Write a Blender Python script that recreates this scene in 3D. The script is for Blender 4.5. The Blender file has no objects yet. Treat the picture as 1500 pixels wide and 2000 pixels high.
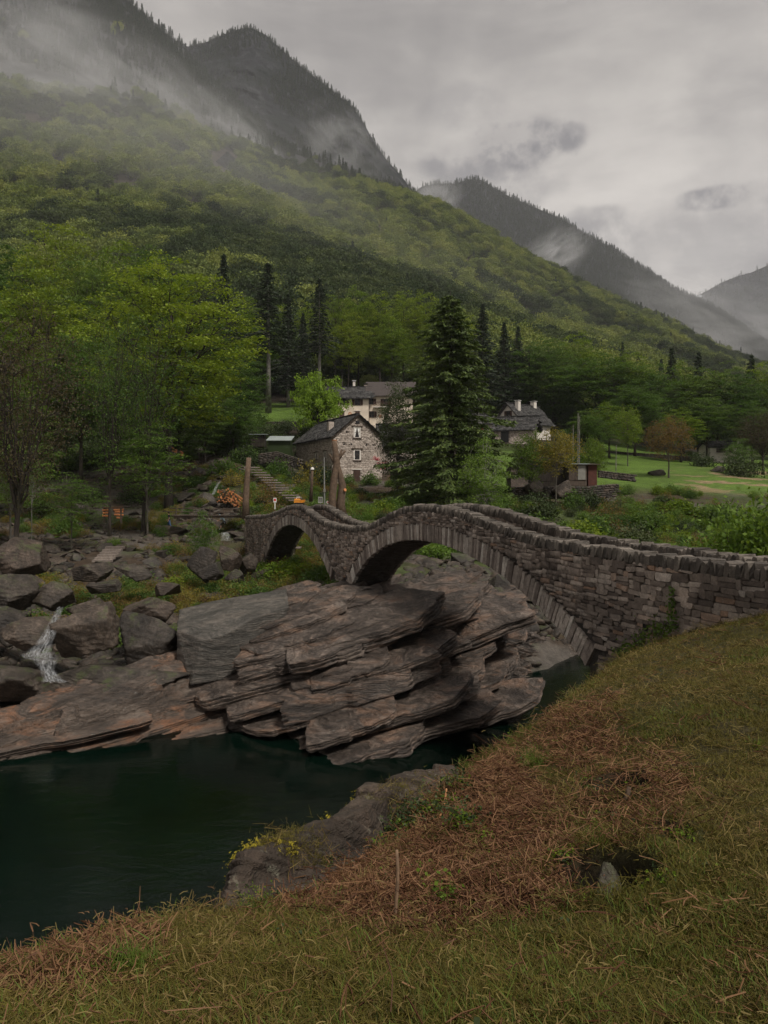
import bpy, bmesh, math, random
import numpy as np
from mathutils import Vector, Matrix, Euler
from math import radians, pi, sin, cos, sqrt, exp, log

random.seed(7)
RNG = np.random.default_rng(11)
SC = bpy.context.scene
C = SC.collection

# ------------------------------------------------------------------ camera, light
FP, YH, CX, CZ = 1500.0, 965.0, 750.0, 8.0      # focal length in photo pixels, horizon row, centre, eye height over the water
cam_data = bpy.data.cameras.new('camera')
cam = bpy.data.objects.new('camera', cam_data)
C.objects.link(cam)
cam.location = (0, 0, CZ)
cam.rotation_euler = (radians(90), 0, 0)
cam_data.sensor_fit = 'VERTICAL'
cam_data.sensor_height = 36
cam_data.lens = 27.0
cam_data.shift_y = -35.0 / 2000.0
cam_data.clip_start = 0.05
cam_data.clip_end = 20000
SC.camera = cam

SUN_EL, SUN_AZ = radians(54), radians(142)       # sun behind cloud, high over the viewer's right shoulder
world = bpy.data.worlds.new('World')
SC.world = world
world.use_nodes = True
wt = world.node_tree
wt.nodes.clear()

sun_data = bpy.data.lights.new('sun', 'SUN')
sun_data.energy = 1.5
sun_data.angle = radians(12)
sun_data.color = (1.0, 0.95, 0.88)
sun = bpy.data.objects.new('sun', sun_data)
C.objects.link(sun)
sd = Vector((sin(SUN_AZ) * cos(SUN_EL), cos(SUN_AZ) * cos(SUN_EL), sin(SUN_EL)))
sun.rotation_euler = sd.to_track_quat('Z', 'Y').to_euler()

SC.view_settings.view_transform = 'Standard'
SC.view_settings.look = 'None'
SC.view_settings.exposure = 1.12
SC.view_settings.gamma = 1.0
SC.view_settings.use_curve_mapping = False
SC.cycles.use_denoising = True
SC.cycles.max_bounces = 6
SC.cycles.diffuse_bounces = 3
SC.cycles.glossy_bounces = 2
SC.cycles.transmission_bounces = 3
SC.cycles.volume_bounces = 1
SC.cycles.transparent_max_bounces = 8
SC.cycles.volume_step_rate = 1.0
SC.cycles.volume_max_steps = 96
SC.cycles.use_adaptive_sampling = True
SC.cycles.adaptive_threshold = 0.02

# ------------------------------------------------------------------ node helper
class NT:
    def __init__(s, tree):
        s.t = tree
    def n(s, typ, ins=None, **props):
        nd = s.t.nodes.new('ShaderNode' + typ if not typ.startswith(('Shader', 'Geometry', 'Node', 'Function')) else typ)
        for k, v in props.items():
            setattr(nd, k, v)
        for k, v in (ins or {}).items():
            sock = nd.inputs[k]
            if isinstance(v, bpy.types.NodeSocket):
                s.t.links.new(v, sock)
            elif isinstance(v, bpy.types.Node):
                s.t.links.new(v.outputs[0], sock)
            else:
                sock.default_value = v
        return nd
    def ramp(s, fac, stops, interp='LINEAR'):
        nd = s.t.nodes.new('ShaderNodeValToRGB')
        nd.color_ramp.interpolation = interp
        el = nd.color_ramp.elements
        while len(el) > 1:
            el.remove(el[-1])
        el[0].position = stops[0][0]; el[0].color = col4(stops[0][1])
        for p, c in stops[1:]:
            e = el.new(p); e.color = col4(c)
        s.t.links.new(fac if isinstance(fac, bpy.types.NodeSocket) else fac.outputs[0], nd.inputs[0])
        return nd.outputs[0]
    def mix(s, fac, a, b, mode='MIX'):
        nd = s.t.nodes.new('ShaderNodeMix')
        nd.data_type = 'RGBA'; nd.blend_type = mode
        for sock, v in ((nd.inputs[0], fac), (nd.inputs[6], a), (nd.inputs[7], b)):
            if isinstance(v, bpy.types.NodeSocket): s.t.links.new(v, sock)
            elif sock.type == 'RGBA': sock.default_value = col4(v)
            else: sock.default_value = v
        return nd.outputs[2]
    def math(s, op, a, b=0.0, c=0.0, clamp=False):
        nd = s.t.nodes.new('ShaderNodeMath'); nd.operation = op; nd.use_clamp = clamp
        for i, v in enumerate((a, b, c)):
            if isinstance(v, bpy.types.NodeSocket): s.t.links.new(v, nd.inputs[i])
            else: nd.inputs[i].default_value = v
        return nd.outputs[0]
    def noise(s, vec, scale, detail=4, rough=0.55, dist=0.0):
        return s.n('TexNoise', {'Vector': vec, 'Scale': scale, 'Detail': detail, 'Roughness': rough, 'Distortion': dist}).outputs[0]
    def mapping(s, vec, scale=(1, 1, 1), rot=(0, 0, 0), loc=(0, 0, 0)):
        return s.n('Mapping', {'Vector': vec, 'Scale': scale, 'Rotation': rot, 'Location': loc}).outputs[0]

def col4(c):
    if isinstance(c, (int, float)): return (c, c, c, 1)
    return tuple(c) if len(c) == 4 else tuple(c) + (1,)

def mat_new(name):
    m = bpy.data.materials.new(name)
    m.use_nodes = True
    m.node_tree.nodes.clear()
    k = NT(m.node_tree)
    return m, k

def finish(m, k, shader, disp=None):
    out = k.n('OutputMaterial')
    m.node_tree.links.new(shader, out.inputs[0])
    return m

def principled(k, color, rough=0.8, bump=None, bstr=0.3, bdist=0.05, spec=0.3, metal=0.0):
    p = k.n('BsdfPrincipled', {'Roughness': rough, 'Specular IOR Level': spec, 'Metallic': metal})
    if isinstance(color, bpy.types.NodeSocket): k.t.links.new(color, p.inputs['Base Color'])
    else: p.inputs['Base Color'].default_value = col4(color)
    if bump is not None:
        b = k.n('Bump', {'Height': bump, 'Strength': bstr, 'Distance': bdist})
        k.t.links.new(b.outputs[0], p.inputs['Normal'])
    return p.outputs[0]

# ------------------------------------------------------------------ world: overcast sky
K = NT(wt)
tc = K.n('TexCoord').outputs['Generated']
sky = K.n('TexSky', sky_type='NISHITA')
sky.sun_disc = False; sky.sun_elevation = SUN_EL; sky.sun_rotation = SUN_AZ
sep = K.n('SeparateXYZ', {'Vector': tc})
zc = K.math('MAXIMUM', sep.outputs[2], 0.04)
flat = K.n('CombineXYZ', {'X': K.math('DIVIDE', sep.outputs[0], K.math('ADD', zc, 0.35)), 'Y': K.math('DIVIDE', sep.outputs[1], K.math('ADD', zc, 0.35)), 'Z': 0.0}).outputs[0]
n1 = K.noise(K.mapping(flat, (1.5, 0.8, 1), (0, 0, 0.5)), 1.3, 7, 0.55, 0.6)
n2 = K.noise(K.mapping(tc, (2.0, 2.0, 6.0), (0, 0.35, 0)), 2.2, 6, 0.6, 0.3)
base = K.ramp(K.math('ADD', K.math('MULTIPLY', n1, 0.6), K.math('MULTIPLY', n2, 0.4)),
              [(0.34, (1.05, 0.96, 0.90)), (0.46, (1.65, 1.52, 1.40)), (0.56, (2.25, 2.08, 1.90)), (0.68, (2.75, 2.56, 2.33))])
# brighter band low over the valley, greyer overhead
hz = K.ramp(sep.outputs[2], [(0.0, 1.30), (0.30, 1.15), (0.5, 0.76), (1.0, 0.76)])
base = K.mix(1.0, base, hz, 'MULTIPLY')
# small darker scud clouds
def cloudlet(dx, dz, sx, sz, rot, amt, src):
    d = Vector((dx, 1, dz)).normalized()
    v = K.n('VectorMath', {0: tc, 1: tuple(d)}, operation='SUBTRACT').outputs[0]
    v = K.mapping(v, (1 / sx, 0.0, 1 / sz), (0, rot, 0))
    warp = K.n('TexNoise', {'Vector': tc, 'Scale': 9.0, 'Detail': 5.0, 'Roughness': 0.6})
    wv = K.n('VectorMath', {0: warp.outputs['Color'], 1: (0.5, 0.5, 0.5)}, operation='SUBTRACT').outputs[0]
    wv = K.n('VectorMath', {0: wv, 'Scale': 1.5}, operation='SCALE').outputs[0]
    v = K.n('VectorMath', {0: v, 1: wv}, operation='ADD').outputs[0]
    ln = K.n('VectorMath', {0: v}, operation='LENGTH').outputs['Value']
    m = K.ramp(ln, [(0.0, 1.0), (0.62, 0.9), (1.0, 0.0)], 'EASE')
    f = K.math('MULTIPLY', K.math('MULTIPLY', m, amt), K.ramp(K.noise(tc, 14, 7, 0.65), [(0.38, 0.15), (0.52, 1.0)]))
    return K.mix(f, src, (0.75, 0.70, 0.70))
for a in ((0.185, 0.455, 0.075, 0.03, 0.55, 1.0), (0.12, 0.425, 0.085, 0.025, 0.45, 0.75), (0.17, 0.395, 0.07, 0.03, 0.2, 0.4), (0.43, 0.387, 0.05, 0.016, 0.2, 0.9), (0.275, 0.355, 0.04, 0.02, 0.5, 0.5),
          (0.1, 0.50, 0.07, 0.03, 0.4, 0.3), (0.45, 0.32, 0.22, 0.06, 0.4, 0.35), (0.27, 0.33, 0.06, 0.03, 0.1, 0.4)):
    base = cloudlet(*a, base)
mixw = K.mix(0.9, K.mix(1.0, sky.outputs[0], 0.35, 'MULTIPLY'), base)
bg = K.n('Background', {'Color': mixw, 'Strength': 0.14})
wo = K.n('OutputWorld')
wt.links.new(bg.outputs[0], wo.inputs[0])

# ------------------------------------------------------------------ geometry helpers
def P(x, y, Y):
    return Vector(((x - CX) / FP * Y, Y, CZ - (y - YH) / FP * Y))
def G(x, y, z):
    return P(x, y, (CZ - z) * FP / (y - YH))

def hash3(i, j, k):
    h = (i * 374761393 + j * 668265263 + k * 2147483647 + 1274126177) & 0xFFFFFFFF
    h = ((h ^ (h >> 13)) * 1274126177) & 0xFFFFFFFF
    h = ((h ^ (h >> 16)) * 2246822519) & 0xFFFFFFFF
    return ((h ^ (h >> 15)) & 0xFFFFFF) / float(0xFFFFFF)
def vnoise(p):
    p = np.asarray(p, float)
    i = np.floor(p).astype(np.int64); f = p - i
    f = f * f * (3 - 2 * f)
    r = 0
    for a in (0, 1):
        for b in (0, 1):
            for c in (0, 1):
                w = (f[..., 0] if a else 1 - f[..., 0]) * (f[..., 1] if b else 1 - f[..., 1]) * (f[..., 2] if c else 1 - f[..., 2])
                r = r + w * hash3(i[..., 0] + a, i[..., 1] + b, i[..., 2] + c)
    return r * 2 - 1
def fbm(p, octv=4, gain=0.5, lac=2.03):
    p = np.asarray(p, float); r = 0; a = 1.0; s = 0
    for o in range(octv):
        r = r + a * vnoise(p + o * 17.3); s += a
        a *= gain; p = p * lac
    return r / s
def hash1(i, seed=0):
    i = np.asarray(i).astype(np.int64)
    return hash3(i, i * 0 + seed, i * 0 + 7)
def sstep(a, b, x):
    t = np.clip((np.asarray(x, float) - a) / (b - a), 0, 1)
    return t * t * (3 - 2 * t)

def mesh_np(name, V, quads=None, tris=None, mat=None, smooth=False, attrs=None, mats=None, midx=None):
    V = np.asarray(V, np.float32).reshape(-1, 3)
    me = bpy.data.meshes.new(name)
    nq = 0 if quads is None else len(quads); nt = 0 if tris is None else len(tris)
    me.vertices.add(len(V)); me.vertices.foreach_set('co', V.ravel())
    me.loops.add(nq * 4 + nt * 3); me.polygons.add(nq + nt)
    li = []; st = []
    if nq:
        li.append(np.asarray(quads, np.int32).ravel()); st.append(np.arange(nq) * 4)
    if nt:
        li.append(np.asarray(tris, np.int32).ravel()); st.append(nq * 4 + np.arange(nt) * 3)
    me.loops.foreach_set('vertex_index', np.concatenate(li))
    me.polygons.foreach_set('loop_start', np.concatenate(st).astype(np.int32))
    if smooth: me.polygons.foreach_set('use_smooth', np.ones(nq + nt, bool))
    if mat is not None: me.materials.append(mat)
    for m in (mats or []): me.materials.append(m)
    if midx is not None: me.polygons.foreach_set('material_index', np.asarray(midx, np.int32))
    me.update(calc_edges=True)
    for k, v in (attrs or {}).items():
        v = np.asarray(v, np.float32)
        if v.ndim == 2:
            at = me.attributes.new(k, 'FLOAT_COLOR', 'POINT')
            if v.shape[1] == 3: v = np.hstack([v, np.ones((len(v), 1), np.float32)])
            at.data.foreach_set('color', v.ravel())
        else:
            at = me.attributes.new(k, 'FLOAT', 'POINT'); at.data.foreach_set('value', v)
    me.validate()
    return me

def grid_quads(nr, nc):
    i = np.arange((nr - 1) * (nc - 1)); r = i // (nc - 1); c = i % (nc - 1)
    a = r * nc + c
    return np.stack([a, a + 1, a + nc + 1, a + nc], 1)

def link(name, me, parent=None, loc=None, rot=None, scale=None):
    o = bpy.data.objects.new(name, me)
    C.objects.link(o)
    if parent is not None: o.parent = parent
    if loc is not None: o.location = loc
    if rot is not None: o.rotation_euler = rot
    if scale is not None: o.scale = scale if hasattr(scale, '__len__') else (scale,) * 3
    return o
def tag(o, label=None, cat=None, group=None, kind=None):
    if label: o['label'] = label
    if cat: o['category'] = cat
    if group: o['group'] = group
    if kind: o['kind'] = kind
    return o
def thing(name, label, cat, loc=(0, 0, 0), rz=0.0, group=None):
    o = link(name, None, None, loc, (0, 0, rz))
    o.empty_display_size = 0.2
    return tag(o, label, cat, group)
def copy_tree(o, parent=None):
    c = o.copy(); C.objects.link(c)
    if parent is not None: c.parent = parent
    for ch in KIDS.get(o.name, ()):
        copy_tree(ch, c)
    return c
KIDS = {}
def note_kids(root, kids):
    KIDS[root.name] = kids

class MB:
    """collects simple solids, then becomes one mesh"""
    def __init__(s): s.V = []; s.F = []; s.R = []
    def add(s, V, F, r=None):
        n = len(s.V)
        s.V += [tuple(v) for v in V]; s.F += [tuple(i + n for i in f) for f in F]
        s.R += [random.random() if r is None else r] * len(V)
        return s
    def hexa(s, c, r=None):      # 8 corners: 4 bottom ccw, 4 top ccw
        return s.add(c, [(3, 2, 1, 0), (4, 5, 6, 7), (0, 1, 5, 4), (1, 2, 6, 5), (2, 3, 7, 6), (3, 0, 4, 7)], r)
    def box(s, c, d, rz=0, M=None, r=None):
        x, y, z = d[0] / 2, d[1] / 2, d[2] / 2
        R = Matrix.Rotation(rz, 3, 'Z') if M is None else M
        vs = [R @ Vector(v) + Vector(c) for v in ((-x, -y, -z), (x, -y, -z), (x, y, -z), (-x, y, -z), (-x, -y, z), (x, -y, z), (x, y, z), (-x, y, z))]
        return s.hexa(vs, r)
    def tube(s, pts, rad, sides=6, r=None, cap=True):
        pts = [Vector(p) for p in pts]
        rad = rad if hasattr(rad, '__len__') else [rad] * len(pts)
        V = []; F = []
        for i, p in enumerate(pts):
            t = (pts[min(i + 1, len(pts) - 1)] - pts[max(i - 1, 0)]).normalized()
            u = t.cross(Vector((0.31, 0.17, 0.93)) if abs(t.z) < 0.9 else Vector((1, 0, 0))).normalized(); w = t.cross(u)
            for k in range(sides):
                a = 2 * pi * k / sides
                V.append(p + (u * cos(a) + w * sin(a)) * rad[i])
        for i in range(len(pts) - 1):
            for k in range(sides):
                a = i * sides + k; b = i * sides + (k + 1) % sides
                F.append((a, b, b + sides, a + sides))
        if cap:
            F.append(tuple(range(sides - 1, -1, -1))); F.append(tuple(range(len(V) - sides, len(V))))
        return s.add(V, F, r)
    def mesh(s, name, mat, smooth=False):
        me = bpy.data.meshes.new(name)
        me.from_pydata(s.V, [], s.F)
        me.materials.append(mat)
        if smooth: me.polygons.foreach_set('use_smooth', np.ones(len(me.polygons), bool))
        at = me.attributes.new('rnd', 'FLOAT', 'POINT'); at.data.foreach_set('value', np.asarray(s.R, np.float32))
        me.update()
        return me
    def obj(s, name, mat, parent=None, smooth=False, loc=None):
        return link(name, s.mesh(name, mat, smooth), parent, loc)

def tps(ctrl, vals, lam=0.0):
    c = np.asarray(ctrl, float); v = np.asarray(vals, float); n = len(c)
    d = np.sqrt(((c[:, None] - c[None]) ** 2).sum(-1))
    Kp = d ** 2 * np.log(d + 1e-9) + lam * np.eye(n)
    Pm = np.hstack([np.ones((n, 1)), c])
    A = np.zeros((n + 3, n + 3)); A[:n, :n] = Kp; A[:n, n:] = Pm; A[n:, :n] = Pm.T
    w = np.linalg.solve(A, np.concatenate([v, np.zeros(3)]))
    def f(q):
        q = np.asarray(q, float); sh = q.shape[:-1]; q = q.reshape(-1, 2); out = np.empty(len(q))
        for a in range(0, len(q), 20000):
            b = q[a:a + 20000]
            dd = np.sqrt(((b[:, None] - c[None]) ** 2).sum(-1))
            out[a:a + 20000] = (dd ** 2 * np.log(dd + 1e-9)) @ w[:n] + w[n] + b @ w[n + 1:]
        return out.reshape(sh)
    return f

# ------------------------------------------------------------------ materials
def pos_rnd(k):
    pos = k.n('NewGeometry').outputs['Position']
    at = k.n('Attribute', attribute_name='rnd').outputs['Fac']
    oi = k.n('ObjectInfo').outputs['Random']
    return pos, k.math('FRACT', k.math('ADD', at, oi)), oi

def make_strata_rock(name, dark, mid, light, rust, rot=(0, radians(20), 0), rustamt=0.5, zs=5.0, wet=0.5, lich=(0.62, 0.70, 0.75, (0.22, 0.22, 0.19)), lsc=3.3):
    m, k = mat_new(name)
    pos = k.n('NewGeometry').outputs['Position']
    warp = k.n('TexNoise', {'Vector': pos, 'Scale': 0.35, 'Detail': 3.0})
    wv = k.n('VectorMath', {0: warp.outputs['Color'], 'Scale': 0.9}, operation='SCALE').outputs[0]
    pw = k.n('VectorMath', {0: pos, 1: wv}, operation='ADD').outputs[0]
    sp = k.mapping(pw, (0.5, 0.5, zs), rot)
    band = k.noise(sp, 1.0, 8, 0.65)
    band2 = k.noise(sp, 5.0, 5, 0.7)
    spots = k.noise(pos, 9.0, 6, 0.7)
    big = k.noise(pos, 0.5, 4, 0.6)
    c = k.ramp(k.math('ADD', k.math('MULTIPLY', band, 0.55), k.math('MULTIPLY', band2, 0.45)),
               [(0.34, dark), (0.48, mid), (0.60, light), (0.72, tuple(v * 1.5 for v in light))])
    c = k.mix(k.math('MULTIPLY', k.ramp(band, [(0.48, 0), (0.60, 1)]), k.math('MULTIPLY', k.ramp(big, [(0.42, 0), (0.6, 1)]), rustamt)), c, rust)
    c = k.mix(k.ramp(spots, [(0.35, 0.55), (0.6, 0.0)]), c, dark)
    c = k.mix(k.ramp(k.noise(pos, lsc, 7, 0.75), [(lich[0], 0), (lich[1], lich[2])]), c, lich[3])     # pale lichen crusts
    c = k.mix(k.ramp(k.noise(pos, 0.8, 5, 0.65), [(0.50, 0), (0.68, 0.6)]), c, dark)
    hgt = k.math('ADD', k.math('ADD', k.math('MULTIPLY', band, 0.8), k.math('MULTIPLY', band2, 0.5)), k.math('MULTIPLY', spots, 0.25))
    sh = principled(k, c, wet, hgt, 1.0, 0.22, 0.35)
    return finish(m, k, sh)

M = {}
M['rock'] = make_strata_rock('layered_gneiss', (0.016, 0.012, 0.010), (0.085, 0.066, 0.053), (0.25, 0.20, 0.165), (0.26, 0.125, 0.06), rustamt=0.45)
M['slab'] = make_strata_rock('warm_gneiss_slab', (0.03, 0.025, 0.021), (0.10, 0.075, 0.058), (0.19, 0.15, 0.12), (0.27, 0.125, 0.062), rot=(0, radians(16), 0), rustamt=0.95, zs=4.0)
M['block'] = make_strata_rock('grey_gneiss', (0.03, 0.028, 0.024), (0.09, 0.082, 0.07), (0.20, 0.175, 0.15), (0.16, 0.10, 0.06), rot=(0, radians(14), 0), rustamt=0.15, zs=4.0)
M['ledge'] = make_strata_rock('bank_gneiss', (0.024, 0.018, 0.013), (0.07, 0.05, 0.036), (0.14, 0.10, 0.075), (0.05, 0.05, 0.02), rot=(0, radians(-10), 0), rustamt=0.3, zs=2.0, wet=0.85, lich=(0.57, 0.66, 0.6, (0.27, 0.26, 0.19)), lsc=7.5)

def make_boulder():
    m, k = mat_new('boulder_stone')
    pos, r, oi = pos_rnd(k)
    p2 = k.n('VectorMath', {0: pos, 1: k.n('CombineXYZ', {'X': k.math('MULTIPLY', oi, 40.0), 'Y': 0.0, 'Z': 0.0}).outputs[0]}, operation='ADD').outputs[0]
    a = k.noise(p2, 1.4, 7, 0.65); b = k.noise(p2, 9.0, 5, 0.7)
    c = k.ramp(k.math('ADD', k.math('MULTIPLY', a, 0.6), k.math('MULTIPLY', b, 0.4)), [(0.34, (0.012, 0.010, 0.008)), (0.5, (0.042, 0.035, 0.028)), (0.66, (0.115, 0.098, 0.082))])
    c = k.mix(1.0, c, k.ramp(r, [(0, (0.65, 0.62, 0.6)), (0.5, (1.0, 0.95, 0.9)), (0.85, (1.15, 0.98, 0.88)), (1, (1.5, 1.4, 1.3))]), 'MULTIPLY')
    nz = k.n('SeparateXYZ', {'Vector': k.n('NewGeometry').outputs['Normal']}).outputs[2]
    moss = k.math('MULTIPLY', k.ramp(k.noise(pos, 1.1, 6, 0.7), [(0.52, 0), (0.62, 0.8)]), k.ramp(nz, [(0.3, 0), (0.8, 1)]))
    c = k.mix(moss, c, (0.05, 0.062, 0.018))
    c = k.mix(k.ramp(k.noise(p2, 5.0, 7, 0.8), [(0.64, 0), (0.72, 0.7)]), c, (0.27, 0.27, 0.24))
    return finish(m, k, principled(k, c, 0.6, k.math('ADD', a, k.math('MULTIPLY', b, 0.5)), 0.8, 0.12, 0.35))
M['boulder'] = make_boulder()

def make_stone(name, stops, lich=0.7, bd=0.02, sc=1.0, rough=0.85, darkamt=0.55):
    m, k = mat_new(name)
    pos, r, oi = pos_rnd(k)
    a = k.noise(pos, 6.0 * sc, 7, 0.7); b = k.noise(pos, 28.0 * sc, 5, 0.7); big = k.noise(pos, 0.45 * sc, 4, 0.6)
    c = k.ramp(r, stops)
    c = k.mix(1.0, c, k.ramp(a, [(0.3, 0.55), (0.5, 1.0), (0.7, 1.4)]), 'MULTIPLY')
    c = k.mix(1.0, c, k.ramp(b, [(0.3, 0.7), (0.5, 1.0), (0.7, 1.3)]), 'MULTIPLY')
    c = k.mix(k.math('MULTIPLY', k.ramp(big, [(0.45, 0), (0.62, 1)]), darkamt), c, (0.028, 0.022, 0.02))
    c = k.mix(k.ramp(k.noise(pos, 7.0 * sc, 8, 0.8), [(0.60, 0), (0.68, lich)]), c, (0.30, 0.29, 0.26))
    return finish(m, k, principled(k, c, rough, k.math('ADD', a, b), 0.9, bd, 0.25))
M['stone'] = make_stone('bridge_stone', [(0, (0.10, 0.078, 0.064)), (0.3, (0.18, 0.143, 0.117)), (0.6, (0.27, 0.22, 0.182)), (0.85, (0.37, 0.31, 0.26)), (0.95, (0.28, 0.175, 0.115)), (1, (0.45, 0.40, 0.35))], lich=0.7, darkamt=0.5)
M['voussoir'] = make_stone('arch_stone', [(0, (0.12, 0.095, 0.08)), (0.4, (0.235, 0.195, 0.165)), (0.8, (0.36, 0.31, 0.265)), (1, (0.48, 0.44, 0.39))], lich=0.6, darkamt=0.35)
M['coping'] = make_stone('coping_stone', [(0, (0.05, 0.043, 0.036)), (0.5, (0.095, 0.081, 0.067)), (1, (0.17, 0.145, 0.12))], lich=0.4, darkamt=0.35)
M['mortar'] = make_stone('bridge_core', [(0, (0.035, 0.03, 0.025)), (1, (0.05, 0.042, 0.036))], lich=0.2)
M['paving'] = make_stone('path_stone', [(0, (0.13, 0.105, 0.09)), (1, (0.24, 0.20, 0.17))], lich=0.5, darkamt=0.1)
M['house_stone'] = make_stone('house_stone', [(0, (0.30, 0.25, 0.21)), (0.5, (0.43, 0.365, 0.31)), (1, (0.56, 0.48, 0.415))], lich=0.0, darkamt=0.1, sc=0.6)
M['house_core'] = make_stone('house_joint', [(0, (0.2, 0.165, 0.14)), (1, (0.24, 0.2, 0.17))], lich=0.0, darkamt=0.0)
M['slate'] = make_stone('roof_stone', [(0, (0.022, 0.022, 0.022)), (0.6, (0.045, 0.043, 0.041)), (1, (0.085, 0.082, 0.078))], lich=0.25, darkamt=0.2)

def simple(name, c, rough=0.8, var=0.35, sc=3.0, bump=0.2, bd=0.02, metal=0.0):
    m, k = mat_new(name)
    pos, r, oi = pos_rnd(k)
    n = k.noise(pos, sc, 6, 0.65)
    cc = k.mix(1.0, col4(c), k.ramp(n, [(0.3, 1 - var), (0.7, 1 + var)]), 'MULTIPLY')
    cc = k.mix(1.0, cc, k.ramp(r, [(0, 1 - var * 0.6), (1, 1 + var * 0.6)]), 'MULTIPLY')
    return finish(m, k, principled(k, cc, rough, n, bump, bd, 0.25, metal))
M['plaster'] = simple('cream_plaster', (0.6, 0.51, 0.41), 0.9, 0.18, 0.7)
M['white'] = simple('white_paint', (0.7, 0.68, 0.63), 0.7, 0.1)
M['limewash'] = simple('white_surround', (0.6, 0.55, 0.49), 0.9, 0.15)
M['dark'] = simple('dark_glass', (0.012, 0.012, 0.013), 0.15, 0.2)
M['shutter'] = simple('brown_shutter', (0.055, 0.03, 0.022), 0.7, 0.3)
M['red_shutter'] = simple('red_shutter', (0.22, 0.04, 0.025), 0.7, 0.3)
M['brown_roof'] = simple('brown_roofing', (0.055, 0.045, 0.041), 0.8, 0.2, 1.5)
M['wood'] = simple('weathered_wood', (0.075, 0.056, 0.042), 0.85, 0.4, 5)
M['log'] = simple('cut_log', (0.42, 0.17, 0.065), 0.8, 0.35, 4)
M['log_bark'] = simple('log_bark', (0.09, 0.05, 0.03), 0.9, 0.35, 4)
M['trunk_peeled'] = simple('pruned_bark', (0.10, 0.068, 0.046), 0.9, 0.4, 4, 0.8, 0.05)
M['metal'] = simple('grey_metal', (0.22, 0.22, 0.20), 0.5, 0.2)
M['sheet'] = simple('pale_sheet', (0.27, 0.30, 0.29), 0.5, 0.15, 1.0)
M['orange'] = simple('orange_paint', (0.62, 0.23, 0.02), 0.5, 0.15)
M['tyre'] = simple('black_rubber', (0.015, 0.015, 0.015), 0.8, 0.2)
M['red'] = simple('red_paint', (0.45, 0.03, 0.03), 0.6, 0.1)
M['brick'] = simple('red_brick', (0.085, 0.033, 0.024), 0.9, 0.3)
M['grey_panel'] = simple('grey_panel', (0.21, 0.20, 0.175), 0.8, 0.15)
M['foam'] = simple('white_water', (0.33, 0.34, 0.34), 0.35, 0.2, 6, 0.6, 0.05)
M['stick'] = simple('dry_stick', (0.22, 0.14, 0.085), 0.85, 0.4, 12)
M['fresh_wood'] = simple('fresh_split_wood', (0.36, 0.17, 0.075), 0.85, 0.4, 12)
M['skin'] = simple('skin', (0.42, 0.25, 0.17), 0.6, 0.05)
M['jeans'] = simple('blue_jeans', (0.06, 0.10, 0.20), 0.9, 0.1)
M['blackcloth'] = simple('black_cloth', (0.015, 0.015, 0.017), 0.9, 0.1)
M['greycloth'] = simple('grey_cloth', (0.12, 0.15, 0.16), 0.9, 0.1)
M['hair'] = simple('brown_hair', (0.03, 0.018, 0.01), 0.7, 0.1)
M['snow'] = simple('snow', (0.55, 0.57, 0.6), 0.7, 0.05)
M['moss'] = simple('bright_moss', (0.26, 0.21, 0.02), 0.95, 0.35, 12, 0.8, 0.02)

def make_bark(name, a, b, sc=3.0):
    m, k = mat_new(name)
    pos = k.n('NewGeometry').outputs['Position']
    n = k.noise(k.mapping(pos, (sc * 2, sc * 2, sc * 0.5)), 1.0, 7, 0.7)
    c = k.ramp(n, [(0.35, a), (0.65, b)])
    c = k.mix(k.ramp(k.noise(pos, 1.3, 4, 0.6), [(0.52, 0), (0.66, 0.5)]), c, (0.05, 0.055, 0.025))
    return finish(m, k, principled(k, c, 0.9, n, 0.7, 0.05, 0.2))
M['bark'] = make_bark('grey_bark', (0.045, 0.037, 0.03), (0.13, 0.115, 0.095))
M['bark_dark'] = make_bark('dark_bark', (0.016, 0.012, 0.01), (0.05, 0.04, 0.032))
M['bark_pale'] = make_bark('pale_bark', (0.10, 0.09, 0.08), (0.26, 0.245, 0.22))

def make_leaf(name, stops, trans=0.35, rough=0.6, wr=0.35, wo=0.35, spec=0.15):
    m, k = mat_new(name)
    pos = k.n('NewGeometry').outputs['Position']
    at = k.n('Attribute', attribute_name='rnd').outputs['Fac']
    oi = k.n('ObjectInfo').outputs['Random']
    n = k.noise(pos, 0.35, 3, 0.6)
    f = k.math('ADD', k.math('ADD', k.math('MULTIPLY', at, wr), k.math('MULTIPLY', oi, wo)), k.math('MULTIPLY', n, 0.5))
    c = k.ramp(f, stops)
    d = k.n('BsdfPrincipled', {'Roughness': rough, 'Specular IOR Level': spec, 'Base Color': c}).outputs[0]
    t = k.n('BsdfTranslucent', {'Color': k.mix(1.0, c, (1.25, 1.3, 0.7), 'MULTIPLY')}).outputs[0]
    mx = k.n('MixShader', {0: trans})
    k.t.links.new(d, mx.inputs[1]); k.t.links.new(t, mx.inputs[2])
    return finish(m, k, mx.outputs[0])
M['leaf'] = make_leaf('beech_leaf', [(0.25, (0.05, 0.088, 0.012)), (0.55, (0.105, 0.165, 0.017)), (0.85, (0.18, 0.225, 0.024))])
M['leaf_hero'] = make_leaf('bright_beech_leaf', [(0.25, (0.07, 0.11, 0.014)), (0.55, (0.145, 0.205, 0.022)), (0.85, (0.22, 0.27, 0.032))])  # brighter leaf green for the big beech and some crowns behind the houses
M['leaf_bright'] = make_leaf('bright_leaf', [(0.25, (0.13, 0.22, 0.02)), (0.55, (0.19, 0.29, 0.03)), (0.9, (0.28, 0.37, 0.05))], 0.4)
M['leaf_mid'] = make_leaf('mid_leaf', [(0.25, (0.04, 0.075, 0.018)), (0.55, (0.07, 0.125, 0.026)), (0.9, (0.115, 0.165, 0.035))])
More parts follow.
